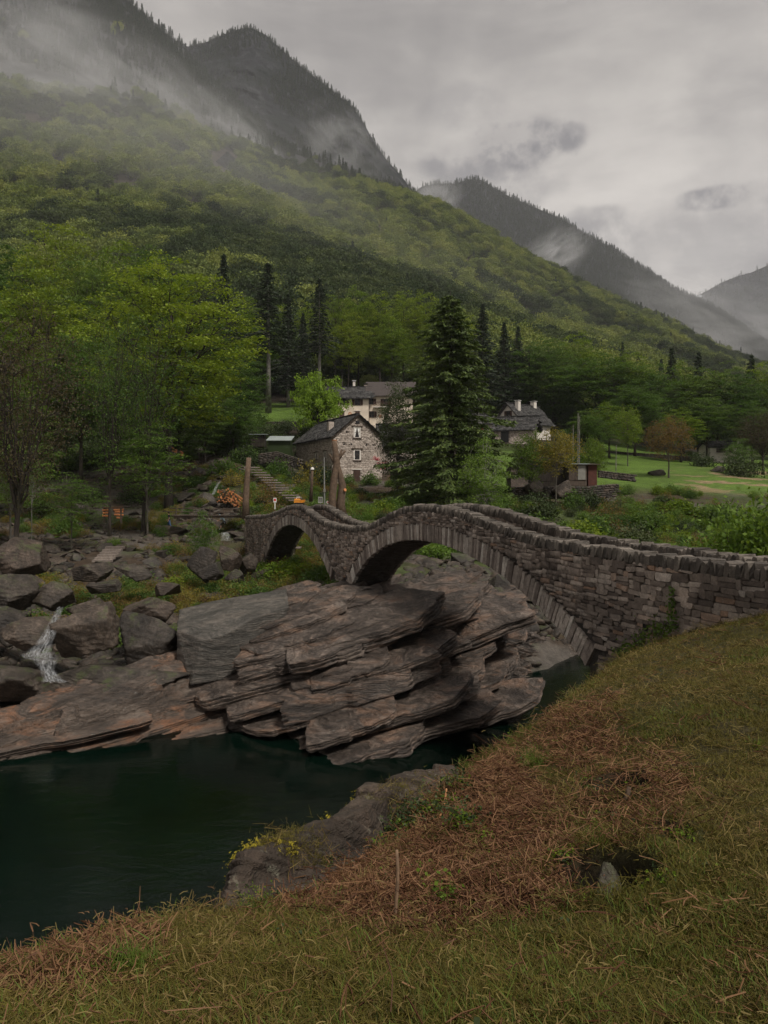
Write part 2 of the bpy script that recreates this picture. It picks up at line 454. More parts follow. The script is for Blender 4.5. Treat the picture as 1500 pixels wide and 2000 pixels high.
M['leaf_dark'] = make_leaf('dark_leaf', [(0.25, (0.022, 0.036, 0.014)), (0.55, (0.038, 0.056, 0.02)), (0.9, (0.07, 0.088, 0.035))], 0.2)
M['leaf_yellow'] = make_leaf('yellow_leaf', [(0.25, (0.11, 0.105, 0.022)), (0.55, (0.19, 0.165, 0.03)), (0.9, (0.24, 0.175, 0.04))])
M['leaf_red'] = make_leaf('copper_leaf', [(0.25, (0.085, 0.055, 0.02)), (0.55, (0.15, 0.095, 0.032)), (0.9, (0.20, 0.14, 0.05))])
M['leaf_brown'] = make_leaf('budding_leaf', [(0.25, (0.05, 0.04, 0.024)), (0.55, (0.08, 0.064, 0.034)), (0.9, (0.10, 0.10, 0.04))])
M['needle'] = make_leaf('spruce_needle', [(0.25, (0.018, 0.028, 0.016)), (0.55, (0.028, 0.043, 0.022)), (0.9, (0.042, 0.06, 0.028))], 0.12)
M['needle_hero'] = make_leaf('cedar_needle', [(0.25, (0.03, 0.05, 0.016)), (0.55, (0.062, 0.092, 0.026)), (0.9, (0.12, 0.155, 0.04))], 0.15)
M['far_leaf'] = make_leaf('hillside_leaf', [(0.22, (0.04, 0.058, 0.024)), (0.42, (0.09, 0.118, 0.038)), (0.62, (0.15, 0.185, 0.055)), (0.9, (0.21, 0.235, 0.065))], 0.22, wr=0.1, wo=0.6, spec=0.02)
M['far_dark'] = make_leaf('hillside_leaf_dark', [(0.22, (0.022, 0.036, 0.018)), (0.6, (0.05, 0.07, 0.03)), (0.9, (0.085, 0.105, 0.042))], 0.2, wr=0.1, wo=0.6, spec=0.02)
M['far_bright'] = make_leaf('hillside_leaf_bright', [(0.22, (0.085, 0.115, 0.03)), (0.6, (0.17, 0.205, 0.05)), (0.9, (0.25, 0.265, 0.075))], 0.25, wr=0.1, wo=0.6, spec=0.02)
M['fern'] = make_leaf('fern_leaf', [(0.25, (0.06, 0.11, 0.02)), (0.55, (0.10, 0.17, 0.03)), (0.9, (0.15, 0.22, 0.04))])
M['bracken'] = make_leaf('dead_bracken', [(0.2, (0.036, 0.015, 0.009)), (0.5, (0.092, 0.039, 0.02)), (0.8, (0.23, 0.125, 0.062))], 0.15)
M['grassblade'] = make_leaf('grass_blade', [(0.2, (0.036, 0.032, 0.007)), (0.5, (0.076, 0.066, 0.012)), (0.85, (0.14, 0.115, 0.024))], 0.2)
M['straw'] = make_leaf('straw_blade', [(0.2, (0.075, 0.05, 0.015)), (0.5, (0.145, 0.10, 0.032)), (0.85, (0.26, 0.20, 0.075))], 0.25)
M['grassgreen'] = make_leaf('green_grass_blade', [(0.2, (0.04, 0.06, 0.012)), (0.5, (0.07, 0.10, 0.016)), (0.85, (0.11, 0.15, 0.025))], 0.25)
M['flower'] = make_leaf('red_flower', [(0.2, (0.45, 0.02, 0.05)), (0.8, (0.65, 0.05, 0.10))], 0.2)

def make_ground(name, nscale=2.0, bd=0.1):
    m, k = mat_new(name)
    pos = k.n('NewGeometry').outputs['Position']
    col = k.n('Attribute', attribute_name='col').outputs['Color']
    a = k.noise(pos, nscale, 8, 0.7); b = k.noise(pos, nscale * 6, 6, 0.7)
    c = k.mix(1.0, col, k.ramp(a, [(0.3, 0.55), (0.5, 1.0), (0.7, 1.45)]), 'MULTIPLY')
    c = k.mix(1.0, c, k.ramp(b, [(0.3, 0.65), (0.5, 1.0), (0.7, 1.35)]), 'MULTIPLY')
    return finish(m, k, principled(k, c, 0.9, k.math('ADD', a, k.math('MULTIPLY', b, 0.5)), 0.8, bd, 0.2))
M['ground'] = make_ground('bank_ground', 1.3, 0.15)
M['soil'] = make_ground('turf_soil', 9.0, 0.03)
M['mountain'] = make_ground('mountain_ground', 0.03, 6.0)

def make_cliff():
    m, k = mat_new('mountain_cliff')
    pos = k.n('NewGeometry').outputs['Position']
    nz = k.n('SeparateXYZ', {'Vector': k.n('NewGeometry').outputs['Normal']}).outputs[2]
    v = k.noise(k.mapping(pos, (0.05, 0.05, 0.012)), 1.0, 9, 0.7)
    a = k.noise(pos, 0.012, 8, 0.7)
    c = k.ramp(v, [(0.35, (0.010, 0.011, 0.013)), (0.52, (0.028, 0.030, 0.033)), (0.62, (0.065, 0.067, 0.07)), (0.74, (0.17, 0.17, 0.17))])
    c = k.mix(k.ramp(a, [(0.42, 0.95), (0.56, 0.0)]), c, (0.012, 0.018, 0.014))
    return finish(m, k, principled(k, c, 0.95, v, 1.0, 25.0, 0.1))
M['cliff'] = make_cliff()

def make_water(name, deep, rip, rough, bs):
    m, k = mat_new(name)
    pos = k.n('NewGeometry').outputs['Position']
    n = k.noise(k.mapping(pos, (1, 1.6, 1)), rip, 5, 0.6, 0.4)
    c = k.ramp(k.noise(pos, 0.16, 4, 0.6), [(0.35, tuple(v * 0.5 for v in deep)), (0.65, tuple(v * 1.5 for v in deep))])
    b = k.n('Bump', {'Height': n, 'Strength': bs, 'Distance': 0.05})
    p = k.n('BsdfPrincipled', {'Base Color': c, 'Roughness': rough, 'IOR': 1.33, 'Specular IOR Level': 0.28, 'Normal': b.outputs[0]})
    return finish(m, k, p.outputs[0])
M['pool'] = make_water('green_pool_water', (0.0010, 0.0045, 0.0028), 1.6, 0.05, 0.2)

# ------------------------------------------------------------------ far side terrain: rows follow the ground away from the river
HILL = {
 -450: [(22, 1640), (30, 1200), (45, 1060), (70, 960), (100, 880), (170, 740), (300, 470), (500, 230), (800, 0), (1200, -260)],
 -200: [(22, 1620), (30, 1230), (45, 1090), (60, 1020), (100, 910), (170, 780), (300, 540), (500, 300), (800, 70), (1200, -180)],
 0:   [(20, 1740), (25, 1470), (28.5, 1365), (36, 1262), (45, 1150), (60, 1060), (75, 1000), (100, 930), (130, 870), (170, 800), (300, 565), (500, 335), (750, 135), (950, 0), (1250, -130)],
 150: [(20, 1740), (25, 1470), (28.5, 1365), (36, 1270), (45, 1170), (60, 1075), (75, 1005), (100, 920), (130, 860), (170, 795), (300, 565), (500, 340), (750, 150), (950, 40), (1250, -60)],
 300: [(20, 1740), (27, 1430), (31, 1330), (36, 1262), (45, 1165), (60, 1080), (73, 1036), (85, 980), (100, 905), (130, 850), (170, 790), (300, 565), (500, 365), (750, 195), (900, 110), (1250, 40)],
 450: [(20, 1740), (29, 1400), (34, 1285), (42, 1186), (50, 1150), (62, 1095), (70, 1037), (82, 975), (100, 900), (130, 830), (150, 805), (170, 790), (300, 570), (500, 400), (750, 285), (900, 235), (1250, 200)],
 600: [(20, 1740), (30, 1380), (36, 1215), (42, 1161), (50, 1115), (62, 1065), (75, 992), (90, 955), (100, 943), (112, 900), (125, 850), (150, 800), (180, 775), (320, 580), (500, 460), (700, 375), (900, 325), (1250, 310)],
 700: [(20, 1740), (30, 1380), (37, 1185), (45, 1110), (60, 1040), (75, 1000), (90, 958), (100, 943), (112, 900), (125, 852), (150, 800), (180, 775), (320, 600), (500, 490), (700, 400), (950, 350), (1250, 350)],
 850: [(20, 1740), (32, 1340), (38, 1190), (45, 1120), (60, 1075), (75, 1010), (95, 952), (120, 900), (160, 815), (200, 775), (330, 640), (550, 510), (850, 425), (1250, 410)],
 1000: [(20, 1740), (34, 1320), (40, 1185), (45, 1150), (60, 1060), (72, 1005), (90, 950), (110, 903), (150, 855), (200, 800), (340, 690), (600, 565), (900, 500), (1250, 490)],
 1150: [(20, 1740), (36, 1320), (45, 1195), (60, 1075), (75, 1000), (90, 950), (110, 915), (150, 870), (200, 830), (340, 730), (600, 640), (900, 585), (1250, 575)],
 1350: [(20, 1740), (40, 1290), (52, 1170), (65, 1070), (76, 1000), (90, 955), (110, 920), (150, 895), (200, 860), (350, 780), (700, 700), (950, 660), (1250, 655)],
 1550: [(20, 1740), (40, 1290), (55, 1160), (68, 1065), (80, 1000), (92, 960), (110, 930), (150, 900), (200, 870), (400, 810), (800, 750), (1250, 730)],
 1900: [(20, 1740), (40, 1290), (55, 1160), (68, 1065), (80, 1000), (110, 930), (150, 890), (200, 840), (400, 700), (800, 600), (1250, 500)],
 2300: [(20, 1740), (40, 1290), (60, 1100), (80, 980), (150, 830), (200, 760), (400, 560), (800, 400), (1250, 300)],
}
_hc, _hv = [], []
for hx, rows in HILL.items():
    for Yy, yy in rows:
        _hc.append((hx / 420.0, log(Yy) * 1.7)); _hv.append(yy)
hill_y = tps(_hc, _hv, 0.002)
def hill_z(X, Y):
    X = np.asarray(X, float); Y = np.asarray(Y, float)
    x = X / Y * FP + CX
    y = hill_y(np.stack([np.clip(x, -600, 2400) / 420.0, np.log(Y) * 1.7], -1))
    z = CZ - (y - YH) / FP * Y
    p = np.stack([X, Y, X * 0], -1)
    amp = 0.25 + 0.5 * sstep(110, 170, Y) + 6 * sstep(250, 700, Y)
    mead = meadow(X, Y)
    n = fbm(p * 0.12, 4) * 0.8 + fbm(p * 0.6, 4) * 0.35
    z = z + n * (0.6 * (1 - mead)) * (1 - sstep(150, 250, Y)) + amp * 2.2 * sstep(200, 500, Y) * fbm(p * 0.012, 5)
    return z
def meadow(X, Y):
    x = X / Y * FP + CX
    a = sstep(1120, 1180, x) * (1 - sstep(1900, 2000, x)) * sstep(84, 92, Y) * (1 - sstep(160, 175, Y))
    b = sstep(470, 500, x) * (1 - sstep(590, 620, x)) * sstep(131, 135, Y) * (1 - sstep(165, 172, Y))
    c = sstep(915, 935, x) * (1 - sstep(1000, 1020, x)) * sstep(82, 92, Y) * (1 - sstep(125, 140, Y))
    return np.maximum(np.maximum(a, b), c)
def hz(X, Y):
    return float(hill_z(np.array([X]), np.array([Y]))[0])
def on_hill(x, Y, dz=0.0):
    X = (x - CX) / FP * Y
    return Vector((X, Y, hz(X, Y) + dz))
def zpix(y, Y):
    return CZ - (y - YH) / FP * Y

def terrain_colors(X, Y, Z):
    p = np.stack([X, Y, Z], -1)
    soil = np.array((0.052, 0.036, 0.024)); rock = np.array((0.09, 0.078, 0.066)); moss = np.array((0.045, 0.062, 0.017)); grass = np.array((0.075, 0.125, 0.018)); litter = np.array((0.03, 0.022, 0.015)); gold = np.array((0.22, 0.16, 0.09))
    n1 = sstep(-0.15, 0.3, fbm(p * 0.35, 4))[..., None]; n2 = sstep(-0.05, 0.35, fbm(p * 0.22 + 31, 5))[..., None]
    c = soil * (1 - n1) + rock * n1
    c = c * (1 - n2 * 0.8) + moss * n2 * 0.8
    x = X / Y * FP + CX
    g = (sstep(40, 48, Y) * (1 - sstep(78, 85, Y)) * sstep(480, 560, x) * 0.75 * sstep(-0.3, 0.2, fbm(p * 0.3 + 7, 3)))[..., None]
    c = c * (1 - g) + moss * 1.25 * g
    wood = (sstep(95, 120, Y))[..., None]
    c = c * (1 - wood) + litter * wood
    m = meadow(X, Y)[..., None]
    pn = fbm(p * 0.25 + 11, 4)[..., None]
    c = c * (1 - m) + grass * (1 + 0.35 * pn) * m
    bare = (m[..., 0] * sstep(1270, 1400, x) * (1 - sstep(112, 122, Y)) * sstep(0.18, 0.28, fbm(p * 0.3 + 50, 3)) * (1 - sstep(95, 100, Y) * 0.0))[..., None]
    c = c * (1 - bare) + gold * bare
    up = sstep(330, 400, Z)[..., None]
    c = c * (1 - up) + np.array((0.03, 0.03, 0.03)) * (1 + 0.8 * fbm(p * 0.03, 4)[..., None]) * up
    return c

def radial_sheet(name, x0, x1, nx, Ys, mat, label_kind='structure', smooth=True):
    xs = np.linspace(x0, x1, nx)
    X = ((xs[None, :] - CX) / FP) * Ys[:, None]; Y = np.repeat(Ys[:, None], nx, 1)
    Z = hill_z(X, Y)
    V = np.stack([X, Y, Z], -1).reshape(-1, 3)
    col = terrain_colors(X, Y, Z).reshape(-1, 3)
    me = mesh_np(name, V, grid_quads(len(Ys), nx), mat=mat, smooth=smooth, attrs={'col': col})
    return tag(link(name, me), kind=label_kind)

Yn = np.exp(np.linspace(log(20), log(128), 330))
Yf = np.exp(np.linspace(log(128), log(1250), 240))
radial_sheet('riverbank', -500, 2100, 620, Yn, M['ground'])
radial_sheet('hillside', -500, 2100, 420, Yf, M['mountain'])

# ------------------------------------------------------------------ distant mountains
def mountain(name, ridge, Yr, Yfoot, yfoot, mat, seed, rough=1.0, nx=360, nt=150, lean=0.0, colors=None):
    """ridge: (x, y) of the crest seen from the valley; the flank runs down towards the valley floor"""
    rx = np.array([r[0] for r in ridge], float); ry = np.array([r[1] for r in ridge], float)
    xs = np.linspace(rx[0], rx[-1], nx)
    ys = np.interp(xs, rx, ry)
    T = np.concatenate([np.linspace(0, 1, nt), 1 + np.linspace(0.02, 0.5, 16)])
    V = []
    for t in T:
        if t <= 1:
            Yv = Yfoot + (Yr - Yfoot) * t
            zr = CZ - (ys - YH) / FP * Yr; zf = CZ - (yfoot - YH) / FP * Yfoot
            z = zf + (zr - zf) * (t ** 1.15)
        else:
            Yv = Yr + (Yr - Yfoot) * (t - 1)
            z = zr - (zr - zf) * (t - 1) * 1.1
        X = (xs - CX) / FP * Yr * (0.75 + 0.25 * min(t, 1.0)) + (1 - min(t, 1)) * lean
        V.append(np.stack([X, np.full(nx, Yv), z], -1))
    V = np.array(V)
    s = Yr / 1300.0
    gull = fbm(V * np.array([0.010, 0.004, 0.0025]) / s + seed, 5)
    fine = fbm(V * 0.03 / s + seed, 5)
    edge = np.clip((1.02 - np.abs(T - 0.0)) , 0, 1)[:, None]
    w = np.where(T <= 1, 0.25 + 0.75 * np.clip((1 - T) * 5, 0, 1), 1.0)[:, None]
    V[..., 2] += (gull * 55 * rough * s + fine * 18 * rough * s) * w
    V[..., 1] += (gull * 70 + fine * 30) * rough * s * w
    me = mesh_np(name, V.reshape(-1, 3), grid_quads(len(T), nx), mat=mat, smooth=False)
    tag(link(name, me), kind='structure')
    return V
MT1 = mountain('mountain', [(-500, -140), (-200, -120), (0, -90), (150, -50), (215, -30), (250, 4), (290, 55), (325, 92), (350, 130), (420, 210), (470, 300), (520, 400), (560, 480)], 1180, 760, 420, M['cliff'], 3.0, 0.55)
MT2 = mountain('mountain', [(150, 200), (260, 140), (318, 102), (335, 84), (350, 78), (366, 92), (400, 84), (440, 66), (470, 55), (492, 52), (520, 66), (545, 88), (580, 122), (620, 154), (655, 180), (690, 210), (712, 245), (735, 285), (755, 312), (785, 345), (815, 385), (840, 420), (900, 500), (960, 570)], 1500, 950, 480, M['cliff'], 9.0, 0.95)
MT3 = mountain('mountain', [(600, 640), (700, 520), (770, 430), (800, 385), (822, 365), (850, 358), (890, 358), (915, 350), (940, 352), (965, 368), (1000, 387), (1050, 408), (1100, 430), (1140, 456), (1190, 482), (1235, 512), (1270, 532), (1310, 560), (1350, 580), (1400, 605), (1450, 640), (1520, 690), (1600, 760)], 2300, 1400, 745, M['cliff'], 14.0, 0.5)
MT4 = mountain('mountain', [(1240, 690), (1310, 600), (1345, 577), (1365, 578), (1385, 565), (1410, 551), (1440, 538), (1465, 532), (1500, 518), (1580, 525), (1700, 540), (1900, 560), (2300, 540)], 3600, 2400, 760, M['cliff'], 21.0, 0.5)
# snow left in the gullies of the far peak
for (x, y, a, b) in ((1360, 578, 9, 3),):
    c = P(x, y, 3590); mb = MB()
    pts = [c + Vector((cos(t) * a * 2.4 * (1 + 0.3 * sin(3 * t)), -25, sin(t) * b * 2.4 * (1 + 0.3 * cos(2 * t)) - 9)) for t in np.linspace(0, 2 * pi, 13)[:-1]]
    back = [p + Vector((0, 60, 4)) for p in pts]
    n = len(pts)
    mb.add(pts + back, [tuple(range(n))[::-1]] + [(i, (i + 1) % n, n + (i + 1) % n, n + i) for i in range(n)])
    o = mb.obj('snowfield', M['snow']); tag(o, kind='structure')

# ------------------------------------------------------------------ sections helper for sculpted rock
def resample(poly, n):
    p = np.asarray(poly, float); d = np.r_[0, np.cumsum(np.sqrt((np.diff(p, axis=0) ** 2).sum(1)))]
    t = np.linspace(0, d[-1], n)
    return np.stack([np.interp(t, d, p[:, i]) for i in range(p.shape[1])], 1)
def smooth_rows(a, k):
    for _ in range(k):
        b = a.copy(); b[1:-1] = (a[:-2] + 2 * a[1:-1] + a[2:]) / 4; a = b
    return a
BASES = {}
def section_rock(name, secs, nu, nv, mat, dip, amp, thick, seed, strike=0.0, blk=2.2, fine=0.05, sm=3, label=None, cat=None, kind=None, midlay=None, swell=0.35, sink=0.0, push=0.0):
    """secs: {photo column: [(row, distance) from the water up and back]}"""
    keys = sorted(secs)
    rows = []
    for kx in keys:
        pts = [P(kx, r, Y) for r, Y in secs[kx]]
        rows.append(smooth_rows(resample([tuple(p) for p in pts], nv), sm))
    rows = np.array(rows)
    if sink: rows[:, :, 2] -= sink * np.clip(1 - np.linspace(0, 1, nv) / 0.10, 0, 1)[None, :] ** 0.7
    # interpolate between columns with a smooth spline
    kk = np.array(keys, float); us = np.linspace(kk[0], kk[-1], nu)
    i = np.clip(np.searchsorted(kk, us) - 1, 0, len(kk) - 2); t = (us - kk[i]) / (kk[i + 1] - kk[i])
    ts = (0.5 * t + 0.5 * (t * t * (3 - 2 * t)))[:, None, None]
    V = rows[i] * (1 - ts) + rows[i + 1] * ts
    for _ in range(4):
        V[1:-1] = (V[:-2] + 2 * V[1:-1] + V[2:]) / 4
    du = np.gradient(V, axis=0); dv = np.gradient(V, axis=1)
    N = np.cross(du, dv); N /= (np.linalg.norm(N, axis=-1, keepdims=True) + 1e-9)
    if N[..., 2].mean() < 0: N = -N
    for _ in range(10):
        N[1:-1] = (N[:-2] + 2 * N[1:-1] + N[2:]) / 4; N[:, 1:-1] = (N[:, :-2] + 2 * N[:, 1:-1] + N[:, 2:]) / 4
    N /= (np.linalg.norm(N, axis=-1, keepdims=True) + 1e-9)
    # bedding: layers dip along x (rise to the right) and a little into the hill
    V = V + N * (fbm(V * 0.28 + seed, 3) * swell)[..., None]
    mx = np.array([-sin(dip), sin(strike), cos(dip)]); mx /= np.linalg.norm(mx)
    along = np.array([cos(dip), 0, sin(dip)])
    warp = fbm(V * 0.16 + seed, 3) * 0.34 + fbm(V * 1.3 + seed, 3) * 0.04
    q = (V @ mx + warp)
    s = V @ along + 0.5 * V[..., 1]
    def layer(q, th, sd, L):
        iq = np.floor(q / th + 0.3 * hash1(np.floor(q / th / 3), sd)); fq = q / th - np.floor(q / th)
        brk = np.floor(s / L + hash1(iq, sd + 1) * 7 + 0.15 * fbm(V * 1.1 + sd, 2))
        h = hash3(iq.astype(np.int64), brk.astype(np.int64), iq.astype(np.int64) * 0 + sd)
        prof = 0.35 + 0.65 * sstep(0.0, 0.14, fq) - 0.30 * sstep(0.90, 1.0, fq)
        return h * prof
    d = amp * (layer(q, thick, int(seed) + 3, blk) * 1.0 + layer(q, thick * 0.37, int(seed) + 5, blk * 0.6) * 0.28 + layer(q, thick * 0.12, int(seed) + 9, blk * 0.35) * 0.09) + fine * fbm(V * 4.0, 4)
    big = fbm(np.stack([q * 0.8, s * 0.25, V[..., 1] * 0.2], -1) + seed, 3)
    crk = fbm(np.stack([q * 3.0, s * 0.5, V[..., 1] * 0.5], -1) + seed * 2, 3)
    d = d + amp * 0.6 * big - amp * 0.5 - amp * 0.30 * np.exp(-(crk / 0.05) ** 2)
    fade = 1.0
    BASES[name] = (V.copy(), N.copy())
    V = V + N * (d + push)[..., None] * fade
    nu_, nv_ = V.shape[:2]
    me = mesh_np(name, V.reshape(-1, 3), grid_quads(nu_, nv_)[:, ::-1], mat=mat, smooth=False)
    return tag(link(name, me), label, cat, kind=kind), V

OUT_SECS = {
 470: [(1500, 25.0), (1400, 28.0), (1330, 29.5), (1260, 31), (1200, 32.2), (1175, 35), (1165, 38), (1170, 42)],
 510: [(1490, 25.2), (1400, 27.2), (1330, 27.9), (1250, 29.3), (1195, 30.8), (1165, 34), (1155, 38), (1165, 42)],
 600: [(1520, 23.0), (1430, 25.3), (1400, 25.6), (1300, 26.6), (1230, 28.4), (1175, 31.5), (1148, 36.5), (1150, 42)],
 680: [(1580, 21.2), (1480, 23.2), (1420, 23.9), (1340, 25.2), (1260, 26.8), (1190, 30.5), (1153, 36.8), (1152, 42)],
 740: [(1560, 22.0), (1462, 24.1), (1400, 24.8), (1330, 25.6), (1250, 28), (1180, 32), (1142, 37.5), (1135, 43)],
 800: [(1540, 22.8), (1442, 25.1), (1375, 26.0), (1300, 27.4), (1225, 29.7), (1165, 34), (1138, 38.5), (1130, 44)],
 900: [(1490, 24.8), (1402, 27.4), (1345, 28.4), (1270, 29.7), (1215, 32.5), (1170, 37), (1155, 41), (1150, 45)],
 1000: [(1415, 28.4), (1345, 31.6), (1300, 32.6), (1255, 32.8), (1200, 37), (1175, 42), (1165, 46)],
 1060: [(1375, 30.5), (1308, 35), (1272, 36.4), (1230, 38.3), (1195, 42), (1180, 46), (1175, 49)],
 1130: [(1340, 33.5), (1283, 37.8), (1250, 39.5), (1215, 42.5), (1190, 46), (1185, 50), (1180, 53)],
 1220: [(1320, 36), (1275, 38.7), (1250, 40), (1215, 44), (1195, 48), (1190, 52), (1188, 55)],
}
outcrop, OUTV = section_rock('rock_outcrop', OUT_SECS, 460, 380, M['rock'], radians(15), 0.5, 0.5, 5.0, strike=0.60, blk=3.6, swell=0.1, sink=2.5, push=-0.45,
    label='broad outcrop of tilted brown rock layers carrying the middle foot of the bridge', cat='rock')
SLAB_SECS = {
 -420: [(1700, 18.0), (1600, 19.5), (1545, 21), (1500, 22.4), (1470, 24.0), (1480, 26.0)],
 -100: [(1620, 19.6), (1530, 21.6), (1470, 22.6), (1420, 24.0), (1390, 25.4), (1400, 27.5)],
 0:   [(1600, 20.4), (1500, 22.6), (1450, 23.4), (1405, 24.8), (1378, 26.2), (1385, 28.0)],
 150: [(1570, 21.5), (1472, 23.8), (1415, 24.8), (1370, 26.2), (1342, 27.6), (1350, 29.5)],
 300: [(1540, 22.5), (1440, 25.4), (1375, 26.6), (1325, 28.0), (1296, 29.6), (1300, 32)],
 400: [(1520, 23), (1412, 27.0), (1350, 28.2), (1300, 29.8), (1270, 31), (1270, 33.5)],
 480: [(1510, 23.8), (1408, 27.2), (1350, 28.4), (1290, 30), (1250, 31.5), (1240, 34.5)],
 560: [(1510, 23.8), (1420, 27.2), (1340, 28.8), (1270, 30.4), (1215, 32.3), (1200, 35.5)],
}
def rock_layers(base, root, mat, n_al, n_up, dip, yaw, Lr, Wr, Tr, seed, jr=(0, 1), pushb=0.0, tilt=0.10):
    """beds of rock: long tilted plates stepping back up the face, each one a solid slab with a broken edge"""
    g = np.random.default_rng(seed)
    protos = []
    for q in range(12):
        n = 84; t = np.linspace(0, 2 * pi, n, endpoint=False)
        # outline: a rectangle broken off by a few straight joints
        R0 = np.full(n, 9.0)
        for ang, hh in [(0, 1), (pi / 2, 1), (pi, 1), (-pi / 2, 1)] + [(g.uniform(0, 2 * pi), g.uniform(0.98, 1.25)) for _ in range(4)]:
            ang = ang + g.normal() * 0.13; dn_ = np.cos(t - ang); R0 = (R0 ** -34 + np.where(dn_ > 0.05, hh / np.maximum(dn_, 0.05), 9) ** -34) ** (-1 / 34)
        ex = np.cos(t) * R0; ey = np.sin(t) * R0
        seg = np.floor(t * g.uniform(1.6, 2.6) + g.random()); stp = hash1(seg, q * 7 + seed) - 0.5; seg2 = np.floor(t * 7 + 0.3); st2 = hash1(seg2, q * 5 + 3) - 0.5
        r = 1 + 0.26 * stp * np.abs(np.sin(t)) + 0.10 * st2
        x = ex * (1 + 0.15 * (r - 1)) + 0.25 * ey * (g.random() - 0.3); y = ey * r
        rows = []
        hts = np.array([-0.5, -0.30, -0.28, -0.02, 0.0, 0.22, 0.24, 0.42, 0.5]); ins = np.array([0.10, 0.02, 0.085, 0.0, 0.065, 0.01, 0.07, 0.015, 0.04]) + g.normal(0, 0.012, 9)
        for h_, i_ in zip(hts, ins):
            rows.append(np.stack([x * (1 - i_ * 0.35), y * (1 - i_), np.full(n, h_)], 1))
        for k_ in (0.8, 0.5, 0.2):
            rows.append(np.stack([x * k_, y * k_, np.full(n, 0.5)], 1))
        A = np.array(rows)
        A[..., 2] += 0.10 * fbm(A * np.array([2.2, 1.5, 1.0]) + q, 3) + 0.05 * fbm(A * np.array([9, 7, 2.0]) + q, 2)
        A[..., 1] += 0.05 * fbm(A * np.array([6, 6, 3.0]) + q + 5, 3)
        R_, n_ = A.shape[:2]; Q = []
        for i in range(R_ - 1):
            for j in range(n_): Q.append((i * n_ + j, i * n_ + (j + 1) % n_, (i + 1) * n_ + (j + 1) % n_, (i + 1) * n_ + j))
        V = np.vstack([A.reshape(-1, 3), [[0, 0, 0.5 + 0.03 * g.normal()]]]); c = len(V) - 1
        T = [((R_ - 1) * n_ + j, (R_ - 1) * n_ + (j + 1) % n_, c) for j in range(n_)]
        protos.append(mesh_np('rock_layer', V, Q, T, mat=mat))
    V, N = BASES[base]; nu_, nv_ = V.shape[:2]
    for iu in range(n_al):
        for iv in range(n_up):
            fu = (iu + g.uniform(-.4, .4) + (iv % 2) * 0.5) / n_al; fv = jr[0] + (jr[1] - jr[0]) * ((iv + g.uniform(-.3, .3)) / n_up)
            p = Vector(V[int(np.clip(fu, 0, 0.999) * nu_), int(np.clip(fv, 0, 0.999) * nv_)])
            d = dip + g.normal() * 0.025; yw = yaw + g.normal() * 0.09
            a = Vector((cos(d) * cos(yw), sin(yw), sin(d))).normalized()
            b = Vector((-sin(yw), cos(yw), tilt + g.normal() * 0.05)); b = (b - a * b.dot(a)).normalized(); m = a.cross(b)
            L = g.uniform(*Lr); W = g.uniform(*Wr); T_ = g.uniform(*Tr)
            if base == 'rock_outcrop':
                if fu > 0.70 and fv < 0.62: continue
                if fu > 0.56: L = min(L, 3.4)
            c = p + b * (W * 0.5 - 0.35 + pushb + g.uniform(-.35, .35)) + b * (0.75 * float(sstep(0.52, 0.72, fu)) if base == 'rock_outcrop' else 0.0) - m * (T_ * 0.35 + (0.95 * float(sstep(0.38, 0.60, fv))))
            o = link('rock_layer', protos[g.integers(0, 12)], root); 
            mx = Matrix.Identity(4)
            for i in range(3): mx[i][0] = a[i] * L / 2; mx[i][1] = b[i] * W / 2; mx[i][2] = m[i] * T_; mx[i][3] = c[i]
            o.matrix_local = mx
rock_layers('rock_outcrop', outcrop, M['rock'], 11, 19, radians(15), 0.14, (2.6, 8.0), (1.8, 3.4), (0.20, 0.66), 3, (0.06, 0.97))
slab, SLABV = section_rock('rock_slab', SLAB_SECS, 420, 190, M['slab'], radians(17), 0.40, 0.6, 12.0, strike=0.10, blk=9.0, fine=0.03, sm=5,
    label='long smooth rust streaked rock slab sloping down into the dark pool', cat='rock', swell=0.15, sink=2.0)

rock_layers('rock_slab', slab, M['slab'], 4, 6, radians(5), 0.66, (7.0, 12.0), (1.5, 2.6), (0.16, 0.30), 17, (0.22, 0.85), pushb=0.55, tilt=0.02)

# water sheet
nx, ny = 120, 120
gx, gy = np.meshgrid(np.linspace(-70, 90, nx), np.linspace(-30, 75, ny))
V = np.stack([gx, gy, gx * 0], -1).reshape(-1, 3)
tag(link('water', mesh_np('water', V, grid_quads(ny, nx), mat=M['pool'], smooth=True)), kind='structure')
tag(link('riverbed', mesh_np('riverbed', [(-600, -60, -4), (900, -60, -4), (900, 80, -4), (-600, 80, -4)], [(0, 1, 2, 3)], mat=M['dark'])), kind='structure')

